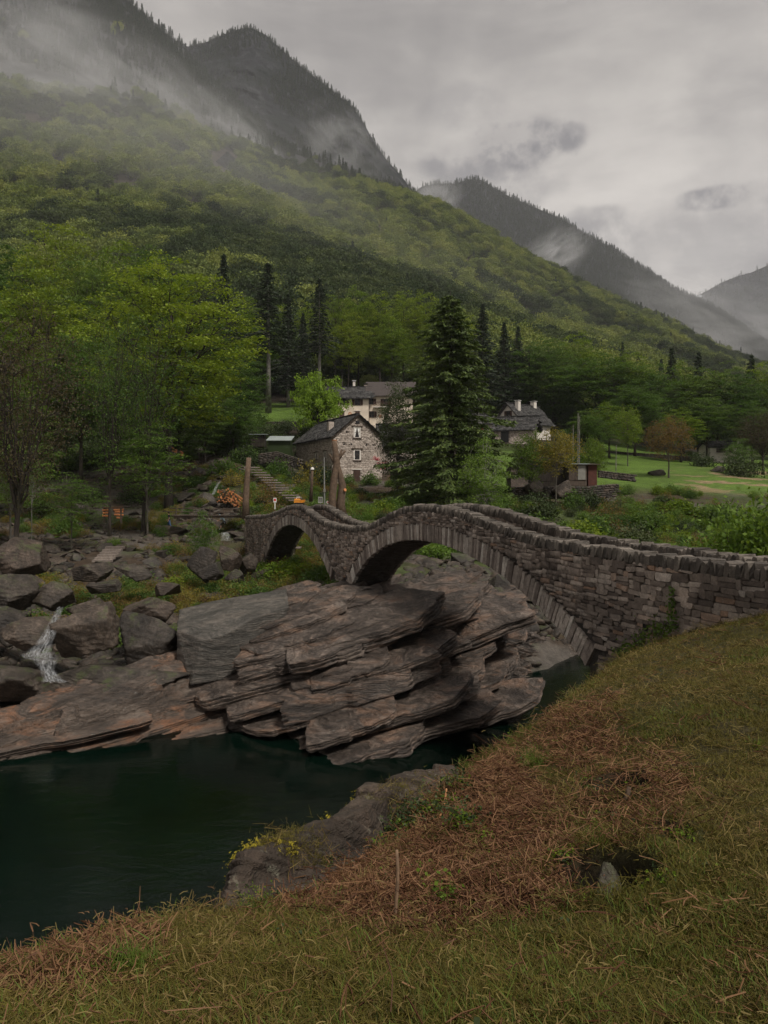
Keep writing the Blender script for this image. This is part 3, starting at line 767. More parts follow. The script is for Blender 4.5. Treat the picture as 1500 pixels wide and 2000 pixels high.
# ------------------------------------------------------------------ the near grass bank
BANK = [ # (photo column, row, distance)
 (0, 2000, 2.55), (0, 1865, 3.3), (200, 1790, 3.9), (440, 1690, 4.75), (560, 1640, 5.4), (720, 1545, 6.5), (870, 1490, 8.0), (940, 1465, 8.5), (1060, 1400, 9.6), (1160, 1325, 13.5), (1200, 1292, 17.6),
 (-300, 1990, 2.3), (-300, 2100, 1.9), (0, 2300, 1.75), (750, 2300, 1.7), (1500, 2300, 1.7), (1900, 2200, 1.7), (300, 2000, 2.5), (750, 2000, 2.35), (1200, 2000, 2.3), (1500, 2000, 2.3),
 (150, 1900, 2.95), (400, 1830, 3.45), (640, 1800, 3.75), (800, 1740, 4.1), (950, 1800, 3.5), (1100, 1790, 3.35), (1050, 1640, 4.7), (900, 1600, 5.3), (1000, 1520, 6.4), (1140, 1560, 5.4), (1200, 1600, 4.6), (1300, 1640, 4.1),
 (640, 1722, 4.85), (760, 1668, 5.45), (520, 1752, 4.4), (850, 1632, 5.85), (1500, 1700, 3.5), (1500, 1560, 4.6), (1500, 1400, 6.5), (1350, 1500, 5.5), (1300, 1380, 7.4), (1200, 1400, 7.6), (1150, 1440, 7.2), (1500, 1290, 9.5), (1350, 1290, 10.8), (1500, 1235, 12.2), (1420, 1228, 13.6), (1350, 1240, 15.2), (1280, 1258, 16.3),
 (1900, 1500, 5.2), (1900, 1240, 9.0), (1900, 1150, 12.5), (2200, 1400, 5.0), (1700, 1180, 12), (1500, 1160, 18), (1800, 1120, 18), (1400, 1185, 22), (1400, 1170, 30), (1600, 1110, 28), (1900, 1060, 28), (1700, 1080, 40), (1500, 1120, 40), (2200, 1040, 40),
]
_bp = [P(*b) for b in BANK]
bank_f = tps([(p.x * 0.2, p.y * 0.2) for p in _bp], [p.z for p in _bp], 0.0008)
EDGE = np.array([(-14.0, 0.5), (-6.0, 1.9), (-2.6, 2.7)] + [tuple(P(*BANK[i])[:2]) for i in range(1, 11)] + [(7.6, 23.0), (10.5, 28.5), (16.0, 34.0), (30.0, 41.0), (60.0, 46.0)])
def edge_dist(X, Y):
    """signed distance outside the bank edge (positive over the water)"""
    X = np.asarray(X, float); Y = np.asarray(Y, float)
    best = np.full(X.shape, 1e9); sgn = np.ones(X.shape)
    for a, b in zip(EDGE[:-1], EDGE[1:]):
        ax, ay = a; dx, dy = b - a
        t = np.clip(((X - ax) * dx + (Y - ay) * dy) / (dx * dx + dy * dy), 0, 1)
        d = np.hypot(X - ax - t * dx, Y - ay - t * dy)
        cr = dx * (Y - ay) - dy * (X - ax)
        m = d < best - 1e-9
        best = np.where(m, d, best); sgn = np.where(m, np.sign(cr), sgn)
    return best * sgn
def _hit(x, y):
    Ys = np.linspace(1.8, 12, 600); Xs = (x - CX) / FP * Ys
    d = (CZ - (y - YH) / FP * Ys) - bank_f(np.stack([Xs * 0.2, Ys * 0.2], -1)); i = int(np.argmax(d < 0))
    return P(x, y, Ys[i])
HOLES = [(_hit(1185, 1715), 0.30, 0.60), (_hit(1205, 1545), 0.26, 0.42), (_hit(1310, 1632), 0.13, 0.14)]
LEDGE_LINE = [np.array(tuple(P(*q)[:2])) for q in ((470, 1690, 4.8), (560, 1640, 5.35), (640, 1592, 5.9), (720, 1545, 6.45), (760, 1528, 6.85), (890, 1500, 7.7))]
def bank_z(X, Y):
    X = np.asarray(X, float); Y = np.asarray(Y, float)
    z = bank_f(np.stack([X * 0.2, Y * 0.2], -1))
    p = np.stack([X, Y, X * 0], -1)
    near = 1 - sstep(14, 20, Y)
    z = z + (0.05 * fbm(p * 1.1, 4) + 0.03 * fbm(p * 5.0, 3)) * (0.4 + 0.6 * near)
    d = edge_dist(X, Y) + 0.15 * fbm(p * 1.6 + 3, 3)
    z = z - np.maximum(d, 0) ** 1.25 * 1.9 - 0.10 * np.exp(-np.maximum(-d, 0) * 4)
    for a_, b_ in zip(LEDGE_LINE[:-1], LEDGE_LINE[1:]):
        dx, dy = b_ - a_; t = np.clip(((X - a_[0]) * dx + (Y - a_[1]) * dy) / (dx * dx + dy * dy), 0, 1)
        dl = np.hypot(X - a_[0] - t * dx, Y - a_[1] - t * dy)
        lw = np.exp(-(dl / 0.42) ** 2) if a_ is LEDGE_LINE[0] else np.maximum(lw, np.exp(-(dl / 0.42) ** 2))
    z = z - 0.26 * lw
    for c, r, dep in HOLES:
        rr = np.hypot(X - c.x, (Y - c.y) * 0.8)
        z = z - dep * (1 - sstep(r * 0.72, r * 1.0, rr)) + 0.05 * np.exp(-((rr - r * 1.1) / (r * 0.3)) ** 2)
    return np.maximum(z, -3.0)
def bz(X, Y):
    return float(bank_z(np.array([X]), np.array([Y]))[0])
def reddish(X, Y):
    """where dead bracken litter covers the turf"""
    x = X / Y * FP + CX
    p = np.stack([X, Y, X * 0], -1)
    y = YH + (CZ - bank_f(np.stack([X * 0.2, Y * 0.2], -1))) / Y * FP
    def blob(cx, cy, ax, ay, rot=0):
        dx = x - cx; dy = y - cy
        u = (dx * cos(rot) + dy * sin(rot)) / ax; v = (-dx * sin(rot) + dy * cos(rot)) / ay
        return (1 - sstep(0.55, 1.15, np.sqrt(u * u + v * v) + 0.6 * fbm(p * 2.0, 4))) * (0.72 + 0.28 * sstep(-0.3, 0.1, fbm(p * 3.1 + 9, 3)))
    m = blob(830, 1700, 290, 150, -0.15)
    m = np.maximum(m, blob(980, 1600, 160, 140, 0))
    m = np.maximum(m, 0.75 * blob(1130, 1440, 110, 80, -0.5))
    m = np.maximum(m, 0.6 * blob(150, 1880, 200, 60, -0.4))
    m = np.maximum(m, 0.5 * blob(1230, 1560, 130, 100, 0))
    return m
def bank_sheet():
    # polar rows: fine close to the camera
    R = np.exp(np.linspace(log(1.3), log(62), 520)); A = np.linspace(radians(-78), radians(66), 640)
    rr, aa = np.meshgrid(R, A, indexing='ij')
    X = rr * np.sin(aa); Y = rr * np.cos(aa)
    Ys = np.maximum(Y, 0.3)
    Z = bank_z(X, Y)
    red = np.clip(reddish(X, Ys), 0, 1)[..., None]
    p = np.stack([X, Y, Z], -1)
    g = np.array((0.042, 0.034, 0.014)); r = np.array((0.042, 0.02, 0.012)); rock = np.array((0.10, 0.08, 0.065)); gr = np.array((0.042, 0.042, 0.014))
    n = sstep(-0.2, 0.3, fbm(p * 0.8, 3))[..., None]
    c = (g * (1 - n) + gr * n) * (1 - red) + r * red
    d = edge_dist(X, Y)
    out = sstep(0.25, 0.9, d)[..., None]
    c = c * (1 - out) + rock * out
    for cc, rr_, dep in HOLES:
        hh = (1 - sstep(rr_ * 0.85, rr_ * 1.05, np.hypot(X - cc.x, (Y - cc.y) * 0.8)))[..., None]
        c = c * (1 - hh) + np.array((0.010, 0.007, 0.005)) * hh  # soil painted near black inside the hollows, shade put into the colour
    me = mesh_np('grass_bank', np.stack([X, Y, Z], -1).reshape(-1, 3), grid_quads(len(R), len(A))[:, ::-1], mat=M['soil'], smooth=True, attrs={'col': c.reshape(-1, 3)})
    tag(link('grass_bank', me), kind='structure')
bank_sheet()

# ------------------------------------------------------------------ the bridge
BSL = 0.379; BX0 = 12.3
BD = Vector((-BSL, 1.0, 0)).normalized()          # along the bridge, away from the camera
BN = Vector((BD.y, -BD.x, 0))                     # across the bridge, away from the camera
def by_x(x):                                     # distance of the near face where the photo column x meets it
    return BX0 / ((x - CX) / FP + BSL)
S0 = by_x(1500)
KS = sqrt(1 + BSL * BSL)
def s_of(Y): return (Y - 8.0) * KS                # arc length from the near end (Y = 8)
def BP(s, n, z):
    Y = 8.0 + s / KS
    return Vector((BX0 - BSL * Y, Y, z)) + BN * n
BW = 1.9
def sz(pts):
    a = sorted((s_of(by_x(x)), CZ - (y - YH) / FP * by_x(x)) for x, y in pts)
    return np.array(a)
TOPP = [(480, 1009), (520, 1007), (540, 1000), (560, 991), (574, 987), (588, 990), (600, 998), (620, 1013), (640, 1022), (670, 1029), (695, 1031), (724, 1026.5), (744, 1016), (768, 1002), (791, 992), (818, 988), (841, 989), (870, 993), (893, 998), (937, 1014), (980, 1031), (1023, 1045), (1067, 1056), (1132, 1066), (1197, 1075), (1283, 1088), (1370, 1100), (1500, 1113)]
T = sz(TOPP); T = np.vstack([[(0.0, T[0, 1] + 0.12)], [(3.0, T[0, 1] + 0.05)], T]); 
_ts = np.linspace(0, T[-1, 0], 900)
_tz = np.interp(_ts, T[:, 0], T[:, 1])
for _ in range(60): _tz[1:-1] = (_tz[:-2] + 2 * _tz[1:-1] + _tz[2:]) / 4
def top_z(s): return float(np.interp(s, _ts, _tz))
S_END = T[-1, 0]
MAINP = [(680, 1157), (692, 1128), (709, 1100), (733, 1078), (768, 1060), (797, 1052.5), (827, 1051.5), (856, 1057), (885, 1070), (937, 1100), (980, 1124), (1015, 1152), (1054, 1191), (1084, 1226), (1119, 1265), (1149, 1303)]
LEFTP = [(519, 1088), (527, 1063), (539, 1043), (554, 1029), (571, 1023.5), (586, 1028), (601, 1042), (618, 1072), (633, 1104), (648, 1133)]
def arch_curve(pts):
    a = sz(pts); s0, s1 = a[0, 0], a[-1, 0]
    # an even segmental curve through the measured feet and crown
    t = (a[:, 0] - s0) / (s1 - s0)
    base = a[0, 1] + (a[-1, 1] - a[0, 1]) * t
    h = a[:, 1] - base
    A = np.stack([(1 - (2 * t - 1) ** 2), (1 - (2 * t - 1) ** 4), (1 - (2 * t - 1) ** 8), t * (1 - t) * (2 * t - 1)], 1)
    w = np.linalg.lstsq(np.vstack([A, 0.15 * np.eye(4)]), np.r_[h, np.zeros(4)], rcond=None)[0]
    def f(s):
        tt = (s - s0) / (s1 - s0)
        return a[0, 1] + (a[-1, 1] - a[0, 1]) * tt + w[0] * (1 - (2 * tt - 1) ** 2) + w[1] * (1 - (2 * tt - 1) ** 4) + w[2] * (1 - (2 * tt - 1) ** 8) + w[3] * tt * (1 - tt) * (2 * tt - 1)
    return s0, s1, f
AM = arch_curve(MAINP); AL = arch_curve(LEFTP)
def arch_len(A, n=400):
    s = np.linspace(A[0], A[1], n); z = A[2](s)
    L = np.r_[0, np.cumsum(np.hypot(np.diff(s), np.diff(z)))]
    return s, z, L
def ground_under(s):
    Y = 8 + s / KS
    if s < AM[0]: return min(bz(BX0 - BSL * Y, Y) - 1.2, AM[2](AM[0]) + 0.3) if s < AM[0] - 3 else AM[2](AM[0]) - 1.6
    if s > AL[1]: return 1.5
    return min(AM[2](AM[1]), AL[2](AL[0])) - 1.4
def bottom(s):
    for A in (AM, AL):
        if A[0] <= s <= A[1]: return A[2](s)
    return ground_under(s)

bridge = thing('stone_bridge', 'old double humped stone bridge with two arches crossing the dark green river', 'bridge')
# core
ss = sorted(set(list(np.linspace(0, S_END, 420)) + [AM[0] - 0.01, AM[0] + 0.01, AM[1] - 0.01, AM[1] + 0.01, AL[0] - 0.01, AL[0] + 0.01, AL[1] - 0.01, AL[1] + 0.01]))
PT, PH, COP = 0.34, 0.62, 0.20     # parapet thickness, height above the path, coping height
rings = []
for s in ss:
    t = top_z(s) - COP; b = bottom(s); dk = t - PH + 0.1
    rings.append([BP(s, 0.05, b), BP(s, 0.05, t), BP(s, PT, t), BP(s, PT, dk), BP(s, BW - PT, dk), BP(s, BW - PT, t), BP(s, BW - 0.05, t), BP(s, BW - 0.05, b)])
V = np.array([[tuple(p) for p in r] for r in rings]).reshape(-1, 3); nr = len(rings)
q = []
for i in range(nr - 1):
    for j in range(8):
        a = i * 8 + j; b = i * 8 + (j + 1) % 8
        q.append((a, b, b + 8, a + 8))
caps = [(0, 1, 2, 3), (0, 3, 4, 7), (4, 5, 6, 7)]
q += [tuple(c) for c in caps] + [tuple((nr - 1) * 8 + v for v in c)[::-1] for c in caps]
link('masonry_core', mesh_np('masonry_core', V, np.array(q), mat=M['mortar'], attrs={'rnd': np.random.default_rng(1).random(len(V))}), bridge)

# irregular dressed stone shapes, unit size
def stone_mesh(seed, mat, name, jag=0.10, bev=0.14):
    r = random.Random(seed)
    V = []; 
    for sx in (-1, 1):
        for sy in (-1, 1):
            for szz in (-1, 1):
                j = [r.uniform(-jag, jag) for _ in range(3)]
                cx, cy, cz = sx * (0.5 + j[0] * 0.6), sy * (0.5 + j[1] * 0.6), szz * (0.5 + j[2] * 0.8)
                b = bev * r.uniform(0.6, 1.3)
                V += [(cx - sx * b, cy, cz), (cx, cy - sy * b, cz), (cx, cy, cz - szz * b)]
    bm = bmesh.new()
    for v in V: bm.verts.new(v)
    bmesh.ops.convex_hull(bm, input=bm.verts[:])
    me = bpy.data.meshes.new(name); bm.to_mesh(me); bm.free()
    me.materials.append(mat)
    return me
def mesh_arrays(me):
    v = np.empty(len(me.vertices) * 3, np.float32); me.vertices.foreach_get('co', v)
    bm = bmesh.new(); bm.from_mesh(me); bmesh.ops.triangulate(bm, faces=bm.faces[:])
    t = np.array([[x.index for x in f.verts] for f in bm.faces]); bm.free()
    return v.reshape(-1, 3), t
def join_placed(name, protos, places, mat, parent=None):
    """places: list of (proto index, 4x4) -> one mesh"""
    arr = [mesh_arrays(p) for p in protos]
    Vs, Ts, Rs = [], [], []; off = 0
    for k, (pi_, Mx) in enumerate(places):
        v, t = arr[pi_ % len(arr)]
        m = np.array(Mx)
        Vs.append(v @ m[:3, :3].T + m[:3, 3]); Ts.append(t + off); Rs.append(np.full(len(v), hash1(np.array([k]), 5)[0])); off += len(v)
    me = mesh_np(name, np.vstack(Vs), tris=np.vstack(Ts), mat=mat, attrs={'rnd': np.concatenate(Rs)})
    return link(name, me, parent)
def frame(origin, ax, ay, az, sx, sy, sz_):
    m = Matrix.Identity(4)
    for i in range(3):
        m[i][0] = ax[i] * sx; m[i][1] = ay[i] * sy; m[i][2] = az[i] * sz_; m[i][3] = origin[i]
    return m
UP = Vector((0, 0, 1))
ST = [stone_mesh(100 + i, M['stone'], 'wall_stone', 0.11, 0.15) for i in range(14)]
VT = [stone_mesh(200 + i, M['voussoir'], 'arch_stone', 0.07, 0.10) for i in range(8)]
CT = [stone_mesh(300 + i, M['coping'], 'coping_stone', 0.13, 0.20) for i in range(10)]
def place_parts(name, protos, places, mat, parent, limit=300):
    places.sort(key=lambda p: p[1].translation.y)
    for k, (pi_, mx) in enumerate(places[:limit]):
        o = link(name, protos[pi_ % len(protos)], parent); o.matrix_local = mx
    if len(places) > limit:
        o = join_placed(name, protos, places[limit:], mat, parent); o['kind'] = 'stuff'
# voussoir rings: the main arch and the small arch, near face
rv = random.Random(5)
vs = []
for A, th, w0 in ((AM, 0.62, 0.15), (AL, 0.58, 0.21)):
    s, z, L = arch_len(A)
    l = 0.05
    while l < L[-1] - 0.05:
        w = w0 * rv.uniform(0.7, 1.35)
        lm = l + w / 2
        si = np.interp(lm, L, s); zi = float(A[2](si)); ds = 0.02
        tz = float(A[2](si + ds) - A[2](si - ds)) / (2 * ds)
        t = (BD + UP * tz).normalized(); nrm = (UP - BD * tz).normalized()
        tt = th * rv.uniform(0.9, 1.1)
        o = BP(si, 0.06, zi) + nrm * (tt / 2 - 0.015)
        ang = rv.uniform(-0.06, 0.06)
        t2 = t * cos(ang) + nrm * sin(ang); n2 = nrm * cos(ang) - t * sin(ang)
        vs.append((rv.randrange(8), frame(o, t2, BN, n2, w * 0.93, 0.16 + rv.uniform(0, 0.05), tt)))
        l += w
place_parts('arch_stone', VT, vs, M['voussoir'], bridge)
# far face rings, seen only through the arches and from the side
fv = []
for A in (AM, AL):
    s, z, L = arch_len(A)
    for l in np.arange(0.15, L[-1], 0.3):
        si = np.interp(l, L, s); tz = float(A[2](si + .02) - A[2](si - .02)) / .04
        t = (BD + UP * tz).normalized(); nrm = (UP - BD * tz).normalized()
        fv.append((rv.randrange(8), frame(BP(si, BW - 0.06, float(A[2](si))) + nrm * 0.27, t, BN, nrm, 0.28, 0.17, 0.56)))
o = join_placed('far_arch_ring', VT, fv, M['voussoir'], bridge); o['kind'] = 'stuff'
# barrel of the arches: long soffit stones running across the bridge
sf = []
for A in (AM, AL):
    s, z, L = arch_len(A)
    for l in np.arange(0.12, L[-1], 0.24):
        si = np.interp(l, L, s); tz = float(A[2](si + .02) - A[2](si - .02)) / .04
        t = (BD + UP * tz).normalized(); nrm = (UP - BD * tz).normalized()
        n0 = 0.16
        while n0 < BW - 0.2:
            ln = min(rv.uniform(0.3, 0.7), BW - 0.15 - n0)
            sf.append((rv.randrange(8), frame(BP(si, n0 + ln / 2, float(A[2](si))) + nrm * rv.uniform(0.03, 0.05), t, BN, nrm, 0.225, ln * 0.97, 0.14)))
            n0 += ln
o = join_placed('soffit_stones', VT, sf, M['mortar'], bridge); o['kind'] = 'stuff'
# coping stones set on edge along both parapets
for side in (0, 1):
    cs = []; s = 0.1
    while s < S_END:
        w = rv.uniform(0.085, 0.165); h = rv.uniform(0.22, 0.31); tz = (top_z(s + .3) - top_z(s - .3 if s > .3 else 0)) / .6
        t = (BD + UP * tz).normalized(); nrm = (UP - BD * tz).normalized()
        ang = rv.uniform(-0.10, 0.28)
        t2 = t * cos(ang) + nrm * sin(ang); n2 = nrm * cos(ang) - t * sin(ang)
        nc = (PT / 2 + 0.01) if side == 0 else BW - PT / 2 - 0.01
        cs.append((rv.randrange(10), frame(BP(s + w / 2, nc + rv.uniform(-.015, .015), top_z(s + w / 2) - COP + h / 2 - 0.02), t2, BN, n2, w * 0.96, PT + rv.uniform(0.04, 0.11), h)))
        s += w
    place_parts('coping_stone', CT, cs, M['coping'], bridge, 150)
# squared rubble of the near wall face
ws = []
def ext_top(A, s):      # top of the voussoir ring at s (vertical measure)
    out = -1e9
    for ds in np.linspace(-0.6, 0.6, 13):
        q_ = s + ds
        if A[0] <= q_ <= A[1]:
            tz = float(A[2](q_ + .02) - A[2](q_ - .02)) / .04
            n = (1 / sqrt(1 + tz * tz)); ez = float(A[2](q_)) + 0.6 * n; es = q_ - 0.6 * n * tz
            if abs(es - s) < 0.12: out = max(out, ez)
    return out
grid_s = np.linspace(0, S_END, 1600)
low = np.empty(len(grid_s))
exts = []
for A in (AM, AL):
    q_ = np.linspace(A[0], A[1], 800); zz = A[2](q_); tz = np.gradient(zz, q_); n = 1 / np.sqrt(1 + tz * tz)
    exts.append((q_ - 0.6 * n * tz, zz + 0.6 * n))
for i, s in enumerate(grid_s):
    v = bottom(s) if not (AM[0] <= s <= AM[1] or AL[0] <= s <= AL[1]) else -99
    for (es, ez), A in zip(exts, (AM, AL)):
        m = np.abs(es - s) < 0.08
        if m.any(): v = max(v, ez[m].max())
        elif A[0] <= s <= A[1] and v < -50: v = A[2](s) + 0.9
    low[i] = v
def low_z(s): return float(np.interp(s, grid_s, low))
z = 0.6; row = 0
def warpz(s, z): return 0.07 * sin(s * 0.9 + z * 0.5) + 0.05 * sin(s * 2.3 + z * 1.3) 
while z < 9:
    h = rv.choice([0.075, 0.09, 0.11, 0.12, 0.14, 0.19]) * rv.uniform(0.85, 1.1)
    s = rv.uniform(0, 0.3)
    while s < S_END:
        Ys = 8 + s / KS
        w = rv.choice([rv.uniform(0.12, 0.25), rv.uniform(0.2, 0.42), rv.uniform(0.35, 0.6)])
        sm = s + w / 2; zc = z + h / 2
        tp = top_z(sm) - COP + 0.01
        # courses bend a little with the hump near the top
        zc2 = zc + warpz(sm, zc)
        lo = max(low_z(s + 0.03), low_z(s + w - 0.03), low_z(sm))
        hh = h
        if zc2 - hh / 2 < lo - 0.02:
            cut = lo - (zc2 - hh / 2)
            if cut < hh * 0.6 and low_z(sm) < zc2: zc2 += cut / 2; hh -= cut
            else: s += w; continue
        if zc2 + hh / 2 > tp:
            cut = zc2 + hh / 2 - tp
            if cut < hh * 0.7: zc2 -= cut / 2; hh -= cut
            else: s += w; continue
        an = rv.uniform(-0.05, 0.05)
        t2 = BD * cos(an) + UP * sin(an); n2 = UP * cos(an) - BD * sin(an)
        split = hh > 0.14 and rv.random() < 0.35
        if split:
            f = rv.uniform(0.35, 0.65)
            for a_, b_ in ((0, f), (f, 1)):
                ws.append((rv.randrange(14), frame(BP(sm, 0.05, zc2 + (a_ + b_ - 1) / 2 * hh), t2, BN, n2, w * 0.95, 0.13 + rv.uniform(0, 0.07), hh * (b_ - a_) * 0.90)))
        else:
            ws.append((rv.randrange(14), frame(BP(sm, 0.05, zc2), t2, BN, n2, w * 0.96, 0.13 + rv.uniform(0, 0.075), hh * 0.93)))
        s += w
    z += h
vis = [w for w in ws if w[1].translation.y > 13.2 and not (w[1].translation.y < 17.8 and w[1].translation.z < bz(w[1].translation.x - .2, w[1].translation.y - .1) - 0.1)]
vid = set(id(w) for w in vis)
place_parts('wall_stone', ST, vis, M['stone'], bridge)
rest = [w for w in ws if id(w) not in vid]
o = join_placed('wall_stone', ST, rest, M['stone'], bridge); o['kind'] = 'stuff'
# far face, coarser
fw = []
z = 2.0
while z < 8:
    s = 0
    while s < S_END:
        w = rv.uniform(0.4, 0.8); sm = s + w / 2
        if z > low_z(sm) + .1 and z + .22 < top_z(sm) - COP: fw.append((rv.randrange(14), frame(BP(sm, BW - 0.05, z + .11), BD, BN, UP, w * .95, .16, .21)))
        s += w
    z += 0.23
o = join_placed('far_wall_stone', ST, fw, M['stone'], bridge); o['kind'] = 'stuff'
# inner faces of the far parapet and the paved path
ip = []
s = 0
while s < S_END:
    w = rv.uniform(0.2, 0.45); sm = s + w / 2; t = top_z(sm) - COP; dk = t - PH + 0.1
    tz = (top_z(sm + .3) - top_z(max(sm - .3, 0))) / .6; tt = (BD + UP * tz).normalized(); nn = (UP - BD * tz).normalized()
    zz = dk + 0.02
    while zz < t - 0.08:
        h = min(rv.uniform(0.12, 0.2), t - zz)
        ip.append((rv.randrange(14), frame(BP(sm, BW - PT + 0.01, zz + h / 2), tt, BN, nn, w * .95, .08, h * .93)))
        zz += h
    s += w
o = join_placed('parapet_stone', ST, ip, M['stone'], bridge); o['kind'] = 'stuff'
pv = []
s = 0
while s < S_END:
    w = rv.uniform(0.18, 0.4); sm = s + w / 2; dk = top_z(sm) - COP - PH + 0.1
    tz = (top_z(sm + .3) - top_z(max(sm - .3, 0))) / .6; tt = (BD + UP * tz).normalized(); nn = (UP - BD * tz).normalized()
    n0 = PT
    while n0 < BW - PT - 0.05:
        ln = min(rv.uniform(0.25, 0.5), BW - PT - n0)
        pv.append((rv.randrange(14), frame(BP(sm, n0 + ln / 2, dk + rv.uniform(0, .02)), tt, BN, nn, w * .95, ln * .95, .09)))
        n0 += ln
    s += w
o = join_placed('paving', ST, pv, M['paving'], bridge); o['kind'] = 'stuff'

# ------------------------------------------------------------------ plants
def leaf_quads(Cn, L, W, nup=0.8, rng=RNG, droop=0.0, out=None):
    """Cn: centres (n,3); returns verts, quads of rhombic leaves"""
    n = len(Cn)
    nrm = rng.normal(size=(n, 3)) * (1 - nup) + np.array([0, 0, nup]); nrm /= np.linalg.norm(nrm, axis=1, keepdims=True)
    a = rng.normal(size=(n, 3))
    if out is not None: a = a * 0.6 + out
    a[:, 2] -= droop
    a -= (a * nrm).sum(1, keepdims=True) * nrm if droop == 0 else 0
    a /= np.linalg.norm(a, axis=1, keepdims=True) + 1e-9
    b = np.cross(nrm, a); b /= np.linalg.norm(b, axis=1, keepdims=True) + 1e-9
    L = np.asarray(L).reshape(-1, 1) * rng.uniform(0.7, 1.3, (n, 1)); W = np.asarray(W).reshape(-1, 1) * rng.uniform(0.7, 1.3, (n, 1))
    V = np.stack([Cn - a * L / 2, Cn - b * W / 2, Cn + a * L / 2, Cn + b * W / 2], 1).reshape(-1, 3)
    return V, np.arange(n * 4).reshape(-1, 4)

def branch_path(p0, p1, up, n=6, wob=0.03, rnd=random):
    pts = []; L = (p1 - p0).length
    for i in range(n):
        t = i / (n - 1)
        q = p0.lerp(p1, t) + Vector((0, 0, up * L * 4 * t * (1 - t) * 0.5))
        if 0 < i: q += Vector((rnd.uniform(-1, 1), rnd.uniform(-1, 1), rnd.uniform(-1, 1))) * wob * L
        pts.append(q)
    return pts

def broadleaf(seed, H, clear, rx, leafmat, barkmat, limbs=12, clusters=420, per=36, ls=0.24, cr=0.75, flat=0.35, tr=0.26, nup=0.55, lobes=0.28, vase=False, shape=2.2, hollow=2.4, low=0.0, names=('trunk', 'crown'), root='tree', sides=6, bare=0.0):
    r = random.Random(seed); g = np.random.default_rng(seed)
    rz = (H - clear) / 2; zc = clear + rz
    d = g.normal(size=(clusters, 3)); d /= np.linalg.norm(d, axis=1, keepdims=True)
    rad = g.random(clusters) ** (1 / hollow)
    lob = 1 + lobes * fbm(d * 1.7 + seed, 3) * 1.6
    sx = np.ones(clusters)
    cen = d * rad[:, None] * lob[:, None] * np.array([rx, rx, rz])
    # crown is narrower at the foot or the top
    tt = cen[:, 2] / rz
    w = np.where(tt > 0, 1 - 0.18 * tt ** 2, 1 + low * tt)
    cen[:, :2] *= w[:, None]
    cen[:, 2] += zc
    cen = cen[(cen[:, 2] > clear * 0.85)]
    mb = MB()
    ttop = H * (0.55 if vase else 0.82)
    tp = [Vector((0, 0, -0.6))]
    n = 9; wx = wy = 0
    for i in range(1, n + 1):
        wx += r.uniform(-1, 1) * 0.012 * H; wy += r.uniform(-1, 1) * 0.012 * H
        tp.append(Vector((wx * i / n, wy * i / n, ttop * i / n)))
    trad = [tr * (1.45 if i == 0 else 1.0) * (1 - 0.82 * i / n) for i in range(n + 1)]
    mb.tube(tp, trad, 8)
    def on_trunk(z):
        f = max(0, min(0.999, z / ttop)) * n; i = int(f)
        return tp[i].lerp(tp[i + 1], f - i), trad[i] * (1 - (f - i)) + trad[min(i + 1, n)] * (f - i)
    nodes = []
    for i in range(limbs):
        a = 2.4 * i + r.uniform(-.4, .4)
        f = (i + 0.5) / limbs
        z0 = clear * 0.75 + (ttop - clear * 0.75) * f * (0.45 if vase else 0.95)
        p0, rr = on_trunk(z0)
        el = r.uniform(0.1, 0.6) + f * 0.9 if not vase else r.uniform(0.7, 1.25)
        dirv = Vector((cos(a) * cos(el), sin(a) * cos(el), sin(el)))
        tgt = Vector((dirv.x * rx * 0.82, dirv.y * rx * 0.82, zc + (dirv.z * 1.0 - 0.15) * rz * 0.85))
        if tgt.z < z0: tgt.z = z0 + 0.1 * H
        path = branch_path(p0, tgt, 0.18 if not vase else -0.12, 7, 0.025, r)
        b0 = min(rr * 0.62, tr * 0.5)
        mb.tube(path, [b0 * (1 - 0.85 * k / 6) for k in range(7)], sides, cap=False)
        nodes += [tuple(p) for p in path[2:]]
        for k in range(4):
            q0 = path[2 + k]; a2 = a + r.uniform(-1.3, 1.3)
            q1 = q0 + Vector((cos(a2), sin(a2), r.uniform(0.1, 0.9))) * rx * r.uniform(0.25, 0.45)
            pt2 = branch_path(q0, q1, 0.08, 4, 0.03, r)
            mb.tube(pt2, [b0 * 0.42 * (1 - 0.8 * j / 3) for j in range(4)], 4, cap=False)
            nodes += [tuple(p) for p in pt2[1:]]
    nodes = np.array(nodes)
    for c in cen:
        dd = np.linalg.norm(nodes - c, axis=1) + np.maximum(nodes[:, 2] - c[2], 0) * 1.5
        q = nodes[dd.argmin()]
        a = Vector(q); b = Vector(c)
        mb.tube([a, a.lerp(b, 0.5) + Vector((0, 0, 0.06 * (b - a).length)), b], [0.028, 0.02, 0.008], 3, cap=False)
    me_t = mb.mesh(names[0], barkmat, True)
    # leaves in flattish sprays round each twig end
    if bare: cen = cen[g.random(len(cen)) > bare]
    k = len(cen)
    off = g.normal(size=(k, per, 3)) * np.array([cr, cr, cr * flat]) * 0.62
    out = cen - np.array([0, 0, zc]); out /= np.linalg.norm(out, axis=1, keepdims=True) + 1e-9
    off[..., 2] -= 0.25 * (np.hypot(off[..., 0], off[..., 1]))      # sprays droop at the rim
    pts = (cen[:, None] + off).reshape(-1, 3)
    V, Q = leaf_quads(pts, ls, ls * 0.62, nup, g)
    rn = np.repeat(np.repeat(g.random(k), per) * 0.5 + g.random(k * per) * 0.5, 4)
    me_c = mesh_np(names[1], V, Q, mat=leafmat, attrs={'rnd': rn})
    return me_t, me_c

